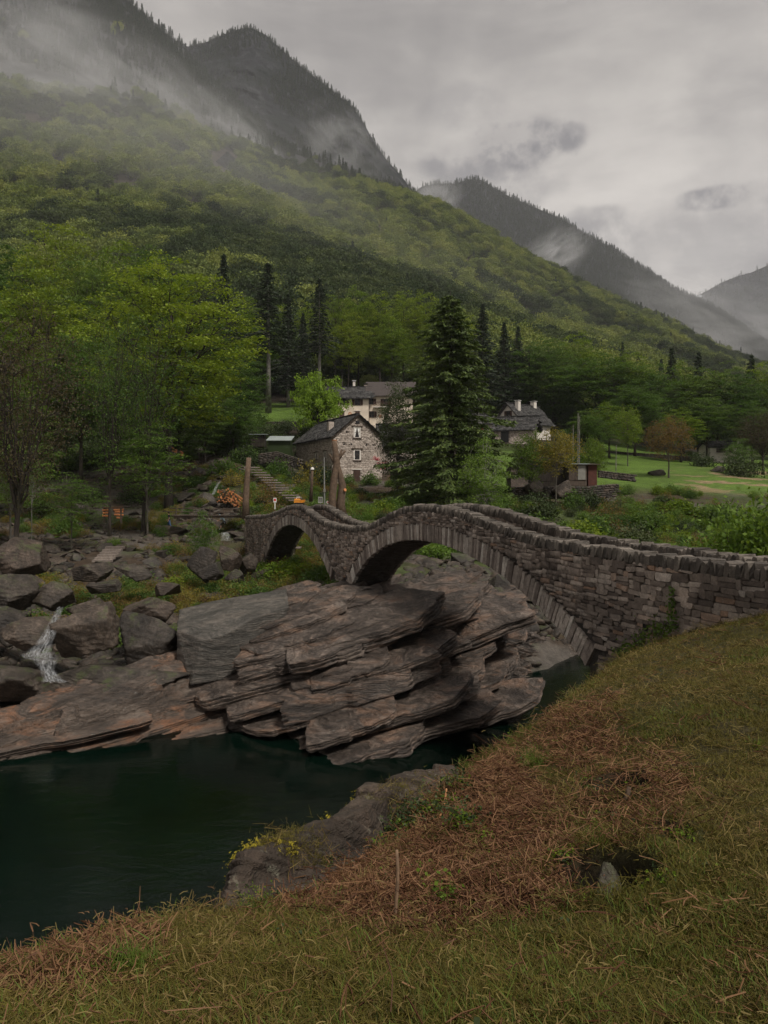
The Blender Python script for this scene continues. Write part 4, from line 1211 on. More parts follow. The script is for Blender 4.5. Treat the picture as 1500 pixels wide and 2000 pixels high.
def conifer(seed, H, clear, rx, mat, bark, whorl=0.55, nb=7, droop=0.35, tr=0.22, ls=0.42, dens=9, gap=0.0, power=1.0, lift=0.12):
    r = random.Random(seed); g = np.random.default_rng(seed)
    mb = MB()
    mb.tube([(0, 0, -0.6), (0.02, 0, H * 0.3), (0, 0.03, H * 0.65), (0, 0, H)], [tr * 1.3, tr * 0.8, tr * 0.4, 0.015], 7)
    Cn = []; Dn = []
    z = clear
    while z < H - 0.25:
        f = (z - clear) / (H - clear)
        L0 = rx * (1 - f) ** power * (0.72 + 0.28 * min(1, f * 6)) + 0.15
        L0 *= r.uniform(0.72, 1.2)
        a0 = r.uniform(0, 6.3)
        for i in range(nb):
            if r.random() < gap: continue
            a = a0 + 2 * pi * i / nb + r.uniform(-.3, .3); L = L0 * r.uniform(0.6, 1.15)
            dz = r.uniform(-.3, .3) * whorl
            P_ = []
            for j in range(5):
                t = j / 4
                P_.append(Vector((cos(a) * L * t, sin(a) * L * t, z + dz + L * (lift * t - droop * t * t + 0.12 * t ** 5))))
            mb.tube(P_, [0.045 * (1 - 0.8 * j / 4) * (0.4 + L / rx) for j in range(5)], 3, cap=False)
            m = max(4, int(dens * L))
            t = 0.12 + 0.88 * g.random(m) ** 0.8
            x = L * t
            zz = z + dz + L * (lift * t - droop * t * t + 0.12 * t ** 5)
            lat = g.normal(size=m) * (0.10 * L * (1.15 - t) + 0.08)
            Cn.append(np.stack([cos(a) * x - sin(a) * lat, sin(a) * x + cos(a) * lat, zz - np.abs(lat) * 0.35 - g.random(m) * 0.14], 1))
            Dn.append(np.stack([np.full(m, cos(a)) - sin(a) * lat * 2, np.full(m, sin(a)) + cos(a) * lat * 2, np.full(m, -droop)], 1))
        z += whorl * (0.55 + 0.45 * (1 - f))
    Cn = np.vstack(Cn); Dn = np.vstack(Dn)
    V, Q = leaf_quads(Cn, ls, ls * 0.34, 0.55, g, 0.25, Dn)
    rn = np.repeat(g.random(len(Cn)), 4)
    return mb.mesh('trunk', bark, True), mesh_np('foliage', V, Q, mat=mat, attrs={'rnd': rn})

TREES = {}
def reg(key, pair, H, rx): TREES[key] = (pair, H, rx)
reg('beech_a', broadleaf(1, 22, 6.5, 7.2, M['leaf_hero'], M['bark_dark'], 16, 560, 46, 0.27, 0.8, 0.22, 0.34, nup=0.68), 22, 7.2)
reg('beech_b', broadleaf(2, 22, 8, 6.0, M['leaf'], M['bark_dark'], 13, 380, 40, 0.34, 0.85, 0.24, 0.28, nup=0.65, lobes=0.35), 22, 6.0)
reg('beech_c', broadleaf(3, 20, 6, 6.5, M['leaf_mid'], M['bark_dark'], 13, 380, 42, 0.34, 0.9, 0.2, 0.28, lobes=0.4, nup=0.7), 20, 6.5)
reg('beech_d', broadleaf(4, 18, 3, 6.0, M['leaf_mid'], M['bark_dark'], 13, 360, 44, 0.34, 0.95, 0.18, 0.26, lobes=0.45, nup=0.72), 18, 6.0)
reg('vase_a', broadleaf(5, 18, 5, 5.0, M['leaf_mid'], M['bark_dark'], 14, 430, 12, 0.20, 0.8, 0.35, 0.2, vase=True, low=0.6), 18, 5.0)
reg('vase_b', broadleaf(6, 17, 5.5, 5.2, M['leaf_brown'], M['bark_dark'], 16, 520, 20, 0.15, 0.8, 0.5, 0.26, vase=True, low=0.55, nup=0.3), 17, 5.2)
reg('maple', broadleaf(7, 9, 2.2, 4.6, M['leaf_bright'], M['bark_dark'], 14, 210, 60, 0.30, 0.55, 0.7, 0.22, nup=0.45, lobes=0.25, hollow=1.7), 9, 4.6)
reg('sapling', broadleaf(8, 9, 3.2, 2.9, M['fern'], M['bark'], 12, 130, 46, 0.17, 0.75, 0.10, 0.08, nup=0.75), 9, 2.9)
reg('slim', broadleaf(9, 12, 8, 1.6, M['leaf_mid'], M['bark_pale'], 7, 50, 22, 0.16, 0.5, 0.4, 0.09), 12, 1.6)
reg('garden_green', broadleaf(10, 6, 2.2, 2.6, M['leaf'], M['bark'], 10, 150, 40, 0.15, 0.45, 0.6, 0.09, nup=0.4), 6, 2.6)
reg('garden_yellow', broadleaf(11, 6, 2.7, 2.5, M['leaf_yellow'], M['bark'], 10, 150, 36, 0.15, 0.42, 0.6, 0.10, nup=0.4), 6, 2.5)
reg('garden_bright', broadleaf(12, 7, 0.8, 2.6, M['fern'], M['bark_pale'], 10, 170, 40, 0.17, 0.55, 0.35, 0.08, nup=0.6, low=0.2), 7, 2.6)
reg('copper', broadleaf(13, 8, 2.2, 3.6, M['leaf_red'], M['bark'], 12, 230, 26, 0.19, 0.6, 0.5, 0.14, lobes=0.2), 8, 3.6)
reg('evergreen', broadleaf(14, 12, 0.8, 2.8, M['leaf_dark'], M['bark'], 12, 360, 42, 0.17, 0.55, 0.6, 0.14, nup=0.3, low=0.15), 12, 2.8)
reg('spruce_a', conifer(21, 24, 4, 3.4, M['needle'], M['bark_pale'], 0.55, 8, 0.42, 0.24, 0.55, 11), 24, 3.4)
reg('spruce_b', conifer(22, 26, 11, 3.0, M['needle'], M['bark_pale'], 0.6, 7, 0.48, 0.24, 0.55, 10, gap=0.15), 26, 3.0)
reg('cedar', conifer(23, 21, 0.8, 5.6, M['needle_hero'], M['bark_dark'], 0.55, 8, 0.40, 0.34, 0.42, 38, gap=0.10, power=0.62, lift=0.14), 21, 5.6)
def shrub_mesh(seed, mat, rx=1.0, h=1.2, n=60, per=26, ls=0.12, nup=0.45, name='shrub'):
    g = np.random.default_rng(seed)
    d = g.normal(size=(n, 3)); d[:, 2] = np.abs(d[:, 2]); d /= np.linalg.norm(d, axis=1, keepdims=True)
    cen = d * (g.random(n) ** 0.45)[:, None] * np.array([rx, rx, h]) * (1 + 0.35 * fbm(d * 1.9 + seed, 3))[:, None]
    off = g.normal(size=(n, per, 3)) * np.array([0.22, 0.22, 0.15]) * rx
    V, Q = leaf_quads((cen[:, None] + off).reshape(-1, 3), ls, ls * 0.6, nup, g)
    mb = MB()
    for c in cen[::2]:
        mb.tube([(0, 0, -0.15), Vector(c) * 0.5 + Vector((0, 0, 0.08)), c], [0.02, 0.013, 0.005], 3, cap=False)
    V2 = np.array(mb.V); F2 = np.array(mb.F)
    rn = np.concatenate([np.repeat(g.random(n * per), 4), np.zeros(len(V2))])
    VV = np.vstack([V, V2]); QQ = np.vstack([Q, F2 + len(V)])
    mi = np.r_[np.zeros(len(Q)), np.ones(len(F2))]
    return mesh_np(name, VV, QQ, mat=mat, mats=[M['bark']], midx=mi, attrs={'rnd': rn})
def fern_mesh(seed, mat, n=11, L=0.6):
    g = np.random.default_rng(seed); pts = []; dr = []
    for i in range(n):
        a = g.random() * 6.28; l = L * g.uniform(0.6, 1.1)
        for t in np.linspace(0.15, 1, 9):
            c = np.array([cos(a) * l * t, sin(a) * l * t, l * (1.0 * t - 0.75 * t * t)])
            for sgn in (-1, 1):
                w = l * 0.22 * (1.1 - t)
                pts.append(c + np.array([-sin(a), cos(a), -0.1]) * sgn * w * 0.6); dr.append(np.array([-sin(a) * sgn, cos(a) * sgn, 0.1]) + np.array([cos(a), sin(a), 0]) * 0.3)
    pts = np.array(pts); dr = np.array(dr)
    V, Q = leaf_quads(pts, L * 0.24, L * 0.09, 0.85, g, 0.01, dr * 3)
    return mesh_np('fern', V, Q, mat=mat, attrs={'rnd': np.repeat(g.random(len(pts)), 4)})

# --- geometry nodes scatter: points carry rotation, scale and which shape they take
def scatter(name, pts, rots, scales, idx, meshes, label=None, cat=None, kind='stuff', normal_rots=None):
    coll = bpy.data.collections.new(name + '_shapes')
    for i, me in enumerate(meshes):
        if isinstance(me, tuple):       # several meshes joined in one shape
            o = bpy.data.objects.new('%s_shape_%02d' % (name, i), me[0]); coll.objects.link(o)
        else:
            o = bpy.data.objects.new('%s_shape_%02d' % (name, i), me); coll.objects.link(o)
    me = bpy.data.meshes.new(name)
    me.vertices.add(len(pts)); me.vertices.foreach_set('co', np.asarray(pts, np.float32).ravel())
    a = me.attributes.new('r', 'FLOAT_VECTOR', 'POINT'); a.data.foreach_set('vector', np.asarray(rots, np.float32).ravel())
    s = np.asarray(scales, np.float32)
    if s.ndim == 1: s = np.repeat(s[:, None], 3, 1)
    a = me.attributes.new('s', 'FLOAT_VECTOR', 'POINT'); a.data.foreach_set('vector', s.ravel())
    a = me.attributes.new('i', 'INT', 'POINT'); a.data.foreach_set('value', np.asarray(idx, np.int32))
    me.update()
    o = link(name, me); tag(o, label, cat, kind=kind)
    ng = bpy.data.node_groups.new(name + '_nodes', 'GeometryNodeTree')
    ng.interface.new_socket(name='Geometry', in_out='INPUT', socket_type='NodeSocketGeometry')
    ng.interface.new_socket(name='Geometry', in_out='OUTPUT', socket_type='NodeSocketGeometry')
    N = ng.nodes; Lk = ng.links
    gi = N.new('NodeGroupInput'); go = N.new('NodeGroupOutput')
    ci = N.new('GeometryNodeCollectionInfo'); ci.inputs['Collection'].default_value = coll
    ci.inputs['Separate Children'].default_value = True; ci.inputs['Reset Children'].default_value = True
    ip = N.new('GeometryNodeInstanceOnPoints')
    ip.inputs['Pick Instance'].default_value = True
    def attr(nm, ty):
        n = N.new('GeometryNodeInputNamedAttribute'); n.data_type = ty; n.inputs['Name'].default_value = nm; return n.outputs['Attribute']
    Lk.new(gi.outputs[0], ip.inputs['Points']); Lk.new(ci.outputs[0], ip.inputs['Instance'])
    Lk.new(attr('i', 'INT'), ip.inputs['Instance Index'])
    rot = N.new('FunctionNodeEulerToRotation'); Lk.new(attr('r', 'FLOAT_VECTOR'), rot.inputs[0]); Lk.new(rot.outputs[0], ip.inputs['Rotation'])
    Lk.new(attr('s', 'FLOAT_VECTOR'), ip.inputs['Scale'])
    Lk.new(ip.outputs[0], go.inputs[0])
    md = o.modifiers.new('scatter', 'NODES'); md.node_group = ng
    return o

def plant_tree(key, loc, h, w, label, cat='tree', name='tree', group=None, rz=None):
    (mt, mc), H, rx = TREES[key]
    root = thing(name, label, cat, loc, random.uniform(0, 6.28) if rz is None else rz, group)
    s = w / (2 * rx)
    root.scale = (s, s, h / H)
    link('trunk', mt, root); link('crown' if key not in ('spruce_a', 'spruce_b', 'cedar') else 'foliage', mc, root)
    return root
def tree_px(key, x, ytop, Y, wpx, label, cat='tree', name='tree', group=None, ybase=None):
    p = on_hill(x, Y)
    h = (YH - ytop) / FP * Y + CZ - p.z
    return plant_tree(key, p, h, wpx / FP * Y, label, cat, name, group)

# big trees on the left bank
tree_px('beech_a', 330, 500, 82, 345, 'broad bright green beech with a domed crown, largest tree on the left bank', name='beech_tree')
tree_px('vase_a', 280, 600, 70, 215, 'tall thinly leafed tree with a stout grey trunk rising behind the log bench', name='alder_tree')
tree_px('vase_a', 214, 610, 66, 170, 'slender dark trunked tree with fan of upright branches beside the left log stack', name='alder_tree')
tree_px('vase_b', 30, 595, 45, 290, 'brown budding tree with a pale mottled trunk at the left edge', name='budding_tree')
tree_px('beech_c', 158, 640, 92, 190, 'dark trunked tree with mid green crown between the budding tree and the big beech', name='beech_tree')
tree_px('beech_b', -40, 580, 80, 260, 'leafy tree cut by the left edge of the photo behind the budding tree', name='beech_tree')
tree_px('slim', 22, 905, 46, 60, 'very thin pale sapling trunk left of the budding tree', name='slim_tree')
tree_px('slim', 62, 900, 52, 50, 'thin leaning sapling right of the budding tree', name='slim_tree')
tree_px('sapling', 288, 835, 68, 165, 'small beech with bright layered leaves in front of the grey trunk', name='young_beech')
tree_px('sapling', 140, 930, 60, 120, 'young layered beech low in the dark wood on the left', name='young_beech')
tree_px('garden_bright', 395, 1000, 57, 66, 'small round leafy tree standing on the rocks beside the walkers', name='small_tree')
tree_px('sapling', 20, 850, 58, 170, 'young leafy beech behind the thin pale sapling', name='young_beech')
for i, (x, yt, Y, w, key, lb) in enumerate([
 (70, 520, 112, 200, 'beech_b', 'green crown behind the budding tree at the far left of the wood'),
 (170, 505, 128, 190, 'beech_c', 'rounded crown left of the big bright beech, second row'),
 (-10, 470, 150, 230, 'beech_c', 'large crown highest at the left edge of the wood'),
 (110, 450, 165, 200, 'beech_b', 'light green crown above the left wood, third row'),
 (230, 480, 150, 180, 'beech_b', 'yellow green crown just above the big bright beech'),
 (300, 480, 160, 160, 'beech_c', 'round crown behind the top of the big bright beech'),
 (395, 560, 125, 150, 'beech_d', 'crown touching the right shoulder of the big bright beech'),
 (425, 650, 112, 130, 'beech_c', 'mid green tree right of the big beech above the log slope'),
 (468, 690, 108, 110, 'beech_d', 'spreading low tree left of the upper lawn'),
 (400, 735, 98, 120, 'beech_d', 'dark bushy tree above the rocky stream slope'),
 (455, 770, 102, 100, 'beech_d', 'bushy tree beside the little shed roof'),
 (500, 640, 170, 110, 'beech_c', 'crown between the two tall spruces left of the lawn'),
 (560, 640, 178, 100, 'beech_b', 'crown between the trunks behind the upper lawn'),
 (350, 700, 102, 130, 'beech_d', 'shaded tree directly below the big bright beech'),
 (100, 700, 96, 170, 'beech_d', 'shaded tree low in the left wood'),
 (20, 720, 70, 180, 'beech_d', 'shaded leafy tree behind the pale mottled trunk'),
 (230, 720, 100, 160, 'beech_d', 'shaded tree between two dark trunks in the left wood')]):
    tree_px(key, x, yt, Y, w, lb, name='beech_tree')
# spruces
for x, yt, Y, w, key, lb in [
 (437, 495, 138, 84, 'spruce_a', 'dark spruce right of the big bright beech, leftmost of the spruces'),
 (524, 512, 146, 92, 'spruce_b', 'tall spruce with a long bare grey trunk beside the upper lawn'),
 (563, 572, 156, 60, 'spruce_a', 'narrow dark spruce between the two spruces with bare trunks'),
 (624, 543, 152, 66, 'spruce_b', 'tall spruce with a thin bare trunk above the bright maple'),
 (592, 610, 165, 50, 'spruce_a', 'small dark spruce behind the bright maple'),
 (668, 660, 168, 44, 'spruce_b', 'thin spruce in the dark wood above the cream house'),
 (943, 592, 166, 74, 'spruce_a', 'dark spruce just right of the big cedar'),
 (985, 628, 170, 62, 'spruce_a', 'dark spruce second to the right of the big cedar'),
 (1012, 636, 174, 54, 'spruce_a', 'dark spruce third to the right of the big cedar'),
 (1216, 666, 176, 34, 'spruce_a', 'small dark spruce top alone above the right wood'),
 (1312, 678, 170, 56, 'spruce_a', 'dark spruce poking out of the right wood, left one of a pair'),
 (1365, 686, 168, 60, 'spruce_a', 'dark spruce poking out of the right wood, right one of a pair'),
 (1468, 692, 172, 62, 'spruce_a', 'dark spruce near the right edge above the small chalet')]:
    tree_px(key, x, yt, Y, w * 1.4, lb, 'spruce', 'spruce_tree')
tree_px('cedar', 880, 568, 78, 285, 'big drooping dark green cedar standing right of the stone house', 'cedar', 'cedar_tree')
tree_px('maple', 622, 722, 118, 114, 'bright yellow green round maple in front of the cream house', 'maple', 'maple_tree')
tree_px('evergreen', 776, 748, 86, 92, 'dark speckled evergreen against the right side of the stone house', 'tree', 'evergreen_tree')
tree_px('garden_bright', 945, 860, 66, 105, 'light green leafy bush tree right of the cedar foot', 'tree', 'small_tree')
tree_px('garden_green', 1035, 842, 76, 84, 'green young tree left of the yellow one above the sheds', 'tree', 'garden_tree')
tree_px('garden_yellow', 1086, 838, 75.5, 98, 'yellow leafed tree growing in front of the sheds', 'tree', 'garden_tree')
tree_px('garden_green', 1160, 855, 86, 60, 'thin leafy tree between the two poles and the brick shed', 'tree', 'garden_tree')
tree_px('copper', 1306, 808, 100, 92, 'copper leafed tree alone on the right meadow', 'tree', 'copper_tree')
tree_px('beech_d', 1150, 795, 112, 100, 'round green tree behind the twin poles', 'tree', 'garden_tree')
tree_px('garden_green', 1226, 795, 116, 64, 'small pale green tree on the back edge of the meadow', 'tree', 'garden_tree')
tree_px('garden_bright', 1442, 858, 108, 56, 'small light green tree in front of the small chalet', 'tree', 'garden_tree')
tree_px('vase_b', 1490, 800, 110, 120, 'thin dark leafed tree right of the small chalet', 'tree', 'budding_tree')
# the wood behind the houses
WOOD = [(655, 572, 176, 92), (700, 566, 182, 96), (742, 578, 176, 90), (788, 566, 184, 96), (826, 572, 178, 86), (858, 590, 172, 80), (905, 612, 178, 90), (480, 585, 185, 100), (545, 600, 190, 90), (610, 590, 190, 90),
 (680, 610, 164, 80), (765, 620, 164, 80), (840, 640, 160, 80),
 (965, 690, 176, 110), (1035, 652, 172, 110), (1080, 662, 168, 100), (1130, 655, 176, 110), (1085, 720, 172, 120), (1165, 690, 160, 190), (1225, 690, 160, 110), (1275, 702, 156, 110), (1240, 745, 138, 120), (1335, 712, 160, 100), (1400, 700, 156, 140), (1445, 722, 150, 110), (1510, 708, 156, 130), (1580, 700, 150, 130), (1380, 770, 138, 110), (1330, 800, 132, 90), (1470, 780, 136, 120), (1540, 780, 130, 130), (1190, 790, 128, 100), (1115, 770, 165, 90), (1000, 750, 176, 80), (1640, 690, 150, 140)]
NTH = ['first', 'second', 'third', 'fourth', 'fifth', 'sixth', 'seventh', 'eighth', 'ninth', 'tenth', 'eleventh', 'twelfth', 'thirteenth', 'fourteenth', 'fifteenth', 'sixteenth', 'seventeenth', 'eighteenth', 'nineteenth', 'twentieth', 'twenty-first', 'twenty-second', 'twenty-third', 'twenty-fourth']
_wl = sorted([w_[0] for w_ in WOOD if w_[0] < 930]); _wr = sorted([w_[0] for w_ in WOOD if w_[0] >= 930])
for i, (x, yt, Y, w) in enumerate(WOOD):
    left = x < 930
    lb = ('bright leafy crown above the cream house, %s from the left of that row' % NTH[_wl.index(x)]) if left else ('dense green tree of the wood behind the right meadow, %s from the left' % NTH[_wr.index(x)])
    tree_px(('beech_b' if i % 3 else 'beech_a') if left else ('beech_c', 'beech_b', 'beech_d')[i % 3], x, yt, Y, w, lb, 'tree', 'beech_tree',
            'crowns above the cream house' if left else 'trees of the wood behind the right meadow')

# the wooded mountainside: tens of thousands of crowns
def far_crown(seed, n=72, per=30, ls=0.5, rx=4.2, h=4.6, mat=None):
    g = np.random.default_rng(seed)
    d = g.normal(size=(n, 3)); d[:, 2] = np.abs(d[:, 2]) * 1.2 - 0.25; d /= np.linalg.norm(d, axis=1, keepdims=True)
    cen = d * np.array([rx, rx, h]) * (0.8 + 0.35 * fbm(d * 2 + seed, 2))[:, None] * (g.random(n) ** 0.35)[:, None]
    cen[:, 2] += h * 0.75
    off = g.normal(size=(n, per, 3)) * np.array([0.75, 0.75, 0.4])
    V, Q = leaf_quads((cen[:, None] + off).reshape(-1, 3), ls, ls * 0.9, 0.4, g)
    mb = MB(); mb.tube([(0, 0, -2), (0, 0, h)], [0.3, 0.1], 4)
    V2 = np.array(mb.V); F2 = np.array([f for f in mb.F if len(f) == 4])
    return mesh_np('far_crown', np.vstack([V, V2]), np.vstack([Q, F2 + len(V)]), mat=mat, mats=[M['bark']], midx=np.r_[np.zeros(len(Q)), np.ones(len(F2))], attrs={'rnd': np.r_[np.repeat(g.random(n * per), 4), np.zeros(len(V2))]})
def far_fir(seed, H=16.0, rx=2.6, mat=None):
    g = np.random.default_rng(seed)
    n = 260
    t = g.random(n) ** 0.8; a = g.random(n) * 6.28; r = rx * (1 - t) * g.uniform(0.5, 1.1, n) + 0.1
    pts = np.stack([np.cos(a) * r, np.sin(a) * r, 1.5 + t * (H - 1.5) - r * 0.3], 1)
    V, Q = leaf_quads(pts, 1.5, 0.6, 0.5, g, 0.3, np.stack([np.cos(a), np.sin(a), a * 0], 1))
    mb = MB(); mb.tube([(0, 0, -2), (0, 0, H)], [0.3, 0.05], 4)
    V2 = np.array(mb.V); F2 = np.array([f for f in mb.F if len(f) == 4])
    return mesh_np('far_fir', np.vstack([V, V2]), np.vstack([Q, F2 + len(V)]), mat=mat, mats=[M['bark']], midx=np.r_[np.zeros(len(Q)), np.ones(len(F2))], attrs={'rnd': np.r_[np.repeat(g.random(n), 4), np.zeros(len(V2))]})
FC = [far_crown(40 + i, mat=(M['far_leaf'], M['far_leaf'], M['far_leaf'], M['far_dark'], M['far_bright'])[i]) for i in range(5)]
FF = [far_fir(60 + i, mat=M['needle']) for i in range(3)]
g = np.random.default_rng(99)
NF = 26000
Yv = np.sqrt(g.random(NF) * (1240 ** 2 - 186 ** 2) + 186 ** 2)
# more, closer trees low down where single crowns show
extra = 9000
Yv = np.r_[Yv, np.sqrt(g.random(extra) * (430 ** 2 - 186 ** 2) + 186 ** 2)]
xv = g.uniform(-420, 2000, len(Yv))
Xv = (xv - CX) / FP * Yv
Zv = hill_z(Xv, Yv)
pv_ = np.stack([Xv, Yv, Zv], -1)
dens = fbm(pv_ * 0.006 + 5, 4)
yrow = YH - (Zv - CZ) / Yv * FP
_cn = lambda x, y: 0.55 * fbm(np.stack([x / 28.0, y / 28.0, x * 0], -1), 3)
crag = lambda x, y: (np.hypot((x - 440) / 42, (y - 322) / 34) + _cn(x, y) < 0.9) | (np.hypot((x - 250) / 50, (y - 378) / 10) + _cn(x, y) < 0.8) | (np.hypot((x - 585) / 36, (y - 437) / 9) + _cn(x, y) < 0.8)
keep = ~crag(xv, yrow) & ~((Yv > 520) & (xv > 560) & (g.random(len(Yv)) < 0.1))
Yv, xv, Xv, Zv, dens = [a[keep] for a in (Yv, xv, Xv, Zv, dens)]
n = len(Yv)
far = sstep(950, 1250, Yv)
isfir = g.random(n) < (0.97 * sstep(350, 400, Zv) + 0.004 + 0.45 * far + 0.06 * (sstep(0.25, 0.35, dens)))
pt_ = fbm(np.stack([Xv, Yv, Zv], 1) * 0.013 + 77, 4) + 0.35 * (g.random(n) - 0.5)
idx = np.where(isfir, 5 + g.integers(0, 3, n), np.where(pt_ < -0.13, 3, np.where(pt_ > 0.17, 4, g.integers(0, 3, n))))
sc = (0.55 + 1.15 * g.random(n) ** 1.5) * np.where(Yv < 260, 0.95, 1.1) * np.where(isfir, 0.62, 1.0) * np.where((Zv > 380) & (dens < -0.05), 0.12, 1.0)
scatter('mountainside_forest', np.stack([Xv, Yv, Zv - 0.5], 1), np.stack([g.normal(0, .05, n), g.normal(0, .05, n), g.random(n) * 6.28], 1), sc, idx, FC + FF,
        'dense green forest covering the mountainside behind the village', 'forest')
# firs on the far mountains and along their crests
def mountain_firs(name, Vm, n, s, label, seed, crest=500, tmin=0.15, thr=-0.1):
    g = np.random.default_rng(seed); nt, nx = Vm.shape[:2]
    cut = 150
    it = (tmin + (1 - tmin) * g.random(n)) * (cut - 2); ix = g.random(n) * (nx - 1.01)
    it = np.r_[it, np.full(crest, cut - 1.0) + g.integers(-4, 2, crest)]; ix = np.r_[ix, g.random(crest) * (nx - 1.01)]
    i0 = it.astype(int); j0 = ix.astype(int); fx = (ix - j0)[:, None]; fy = (it - i0)[:, None]
    p = (Vm[i0, j0] * (1 - fx) + Vm[i0, j0 + 1] * fx) * (1 - fy) + (Vm[i0 + 1, j0] * (1 - fx) + Vm[i0 + 1, j0 + 1] * fx) * fy
    d = fbm(p * 0.01 + seed, 4)
    k = (d > thr) | (np.arange(len(p)) >= n)
    p = p[k]; m = len(p)
    scatter(name, p - np.array([0, 0, 1.5]), np.stack([np.zeros(m), np.zeros(m), g.random(m) * 6.28], 1), g.uniform(0.6, 1.3, m) * s, g.integers(0, 3, m), FF, label, 'forest')
mountain_firs('fir_forest', MT1, 9000, 0.75, 'dark fir forest on the misty slope at the top left', 71, 400)
mountain_firs('fir_forest', MT2, 17000, 0.72, 'dark fir forest on the steep rocky peak', 72, 520)
mountain_firs('fir_forest', MT3, 26000, 0.95, 'blue grey fir forest on the long middle ridge', 73, 620, thr=-0.3)
mountain_firs('fir_forest', MT4, 5000, 1.2, 'faint fir forest on the farthest mountain', 74, 200)

# haze in the valley air
hm, k = mat_new('valley_haze')
vol = k.n('VolumePrincipled', {'Color': (0.92, 0.93, 0.98, 1), 'Density': 0.00009, 'Anisotropy': 0.1})
ho = k.n('OutputMaterial'); hm.node_tree.links.new(vol.outputs[0], ho.inputs['Volume'])
mb = MB(); mb.box((600, 2350, 540), (9000, 4900, 1100))
tag(mb.obj('haze', hm), kind='stuff', label='thin blue grey haze filling the valley', cat='haze')

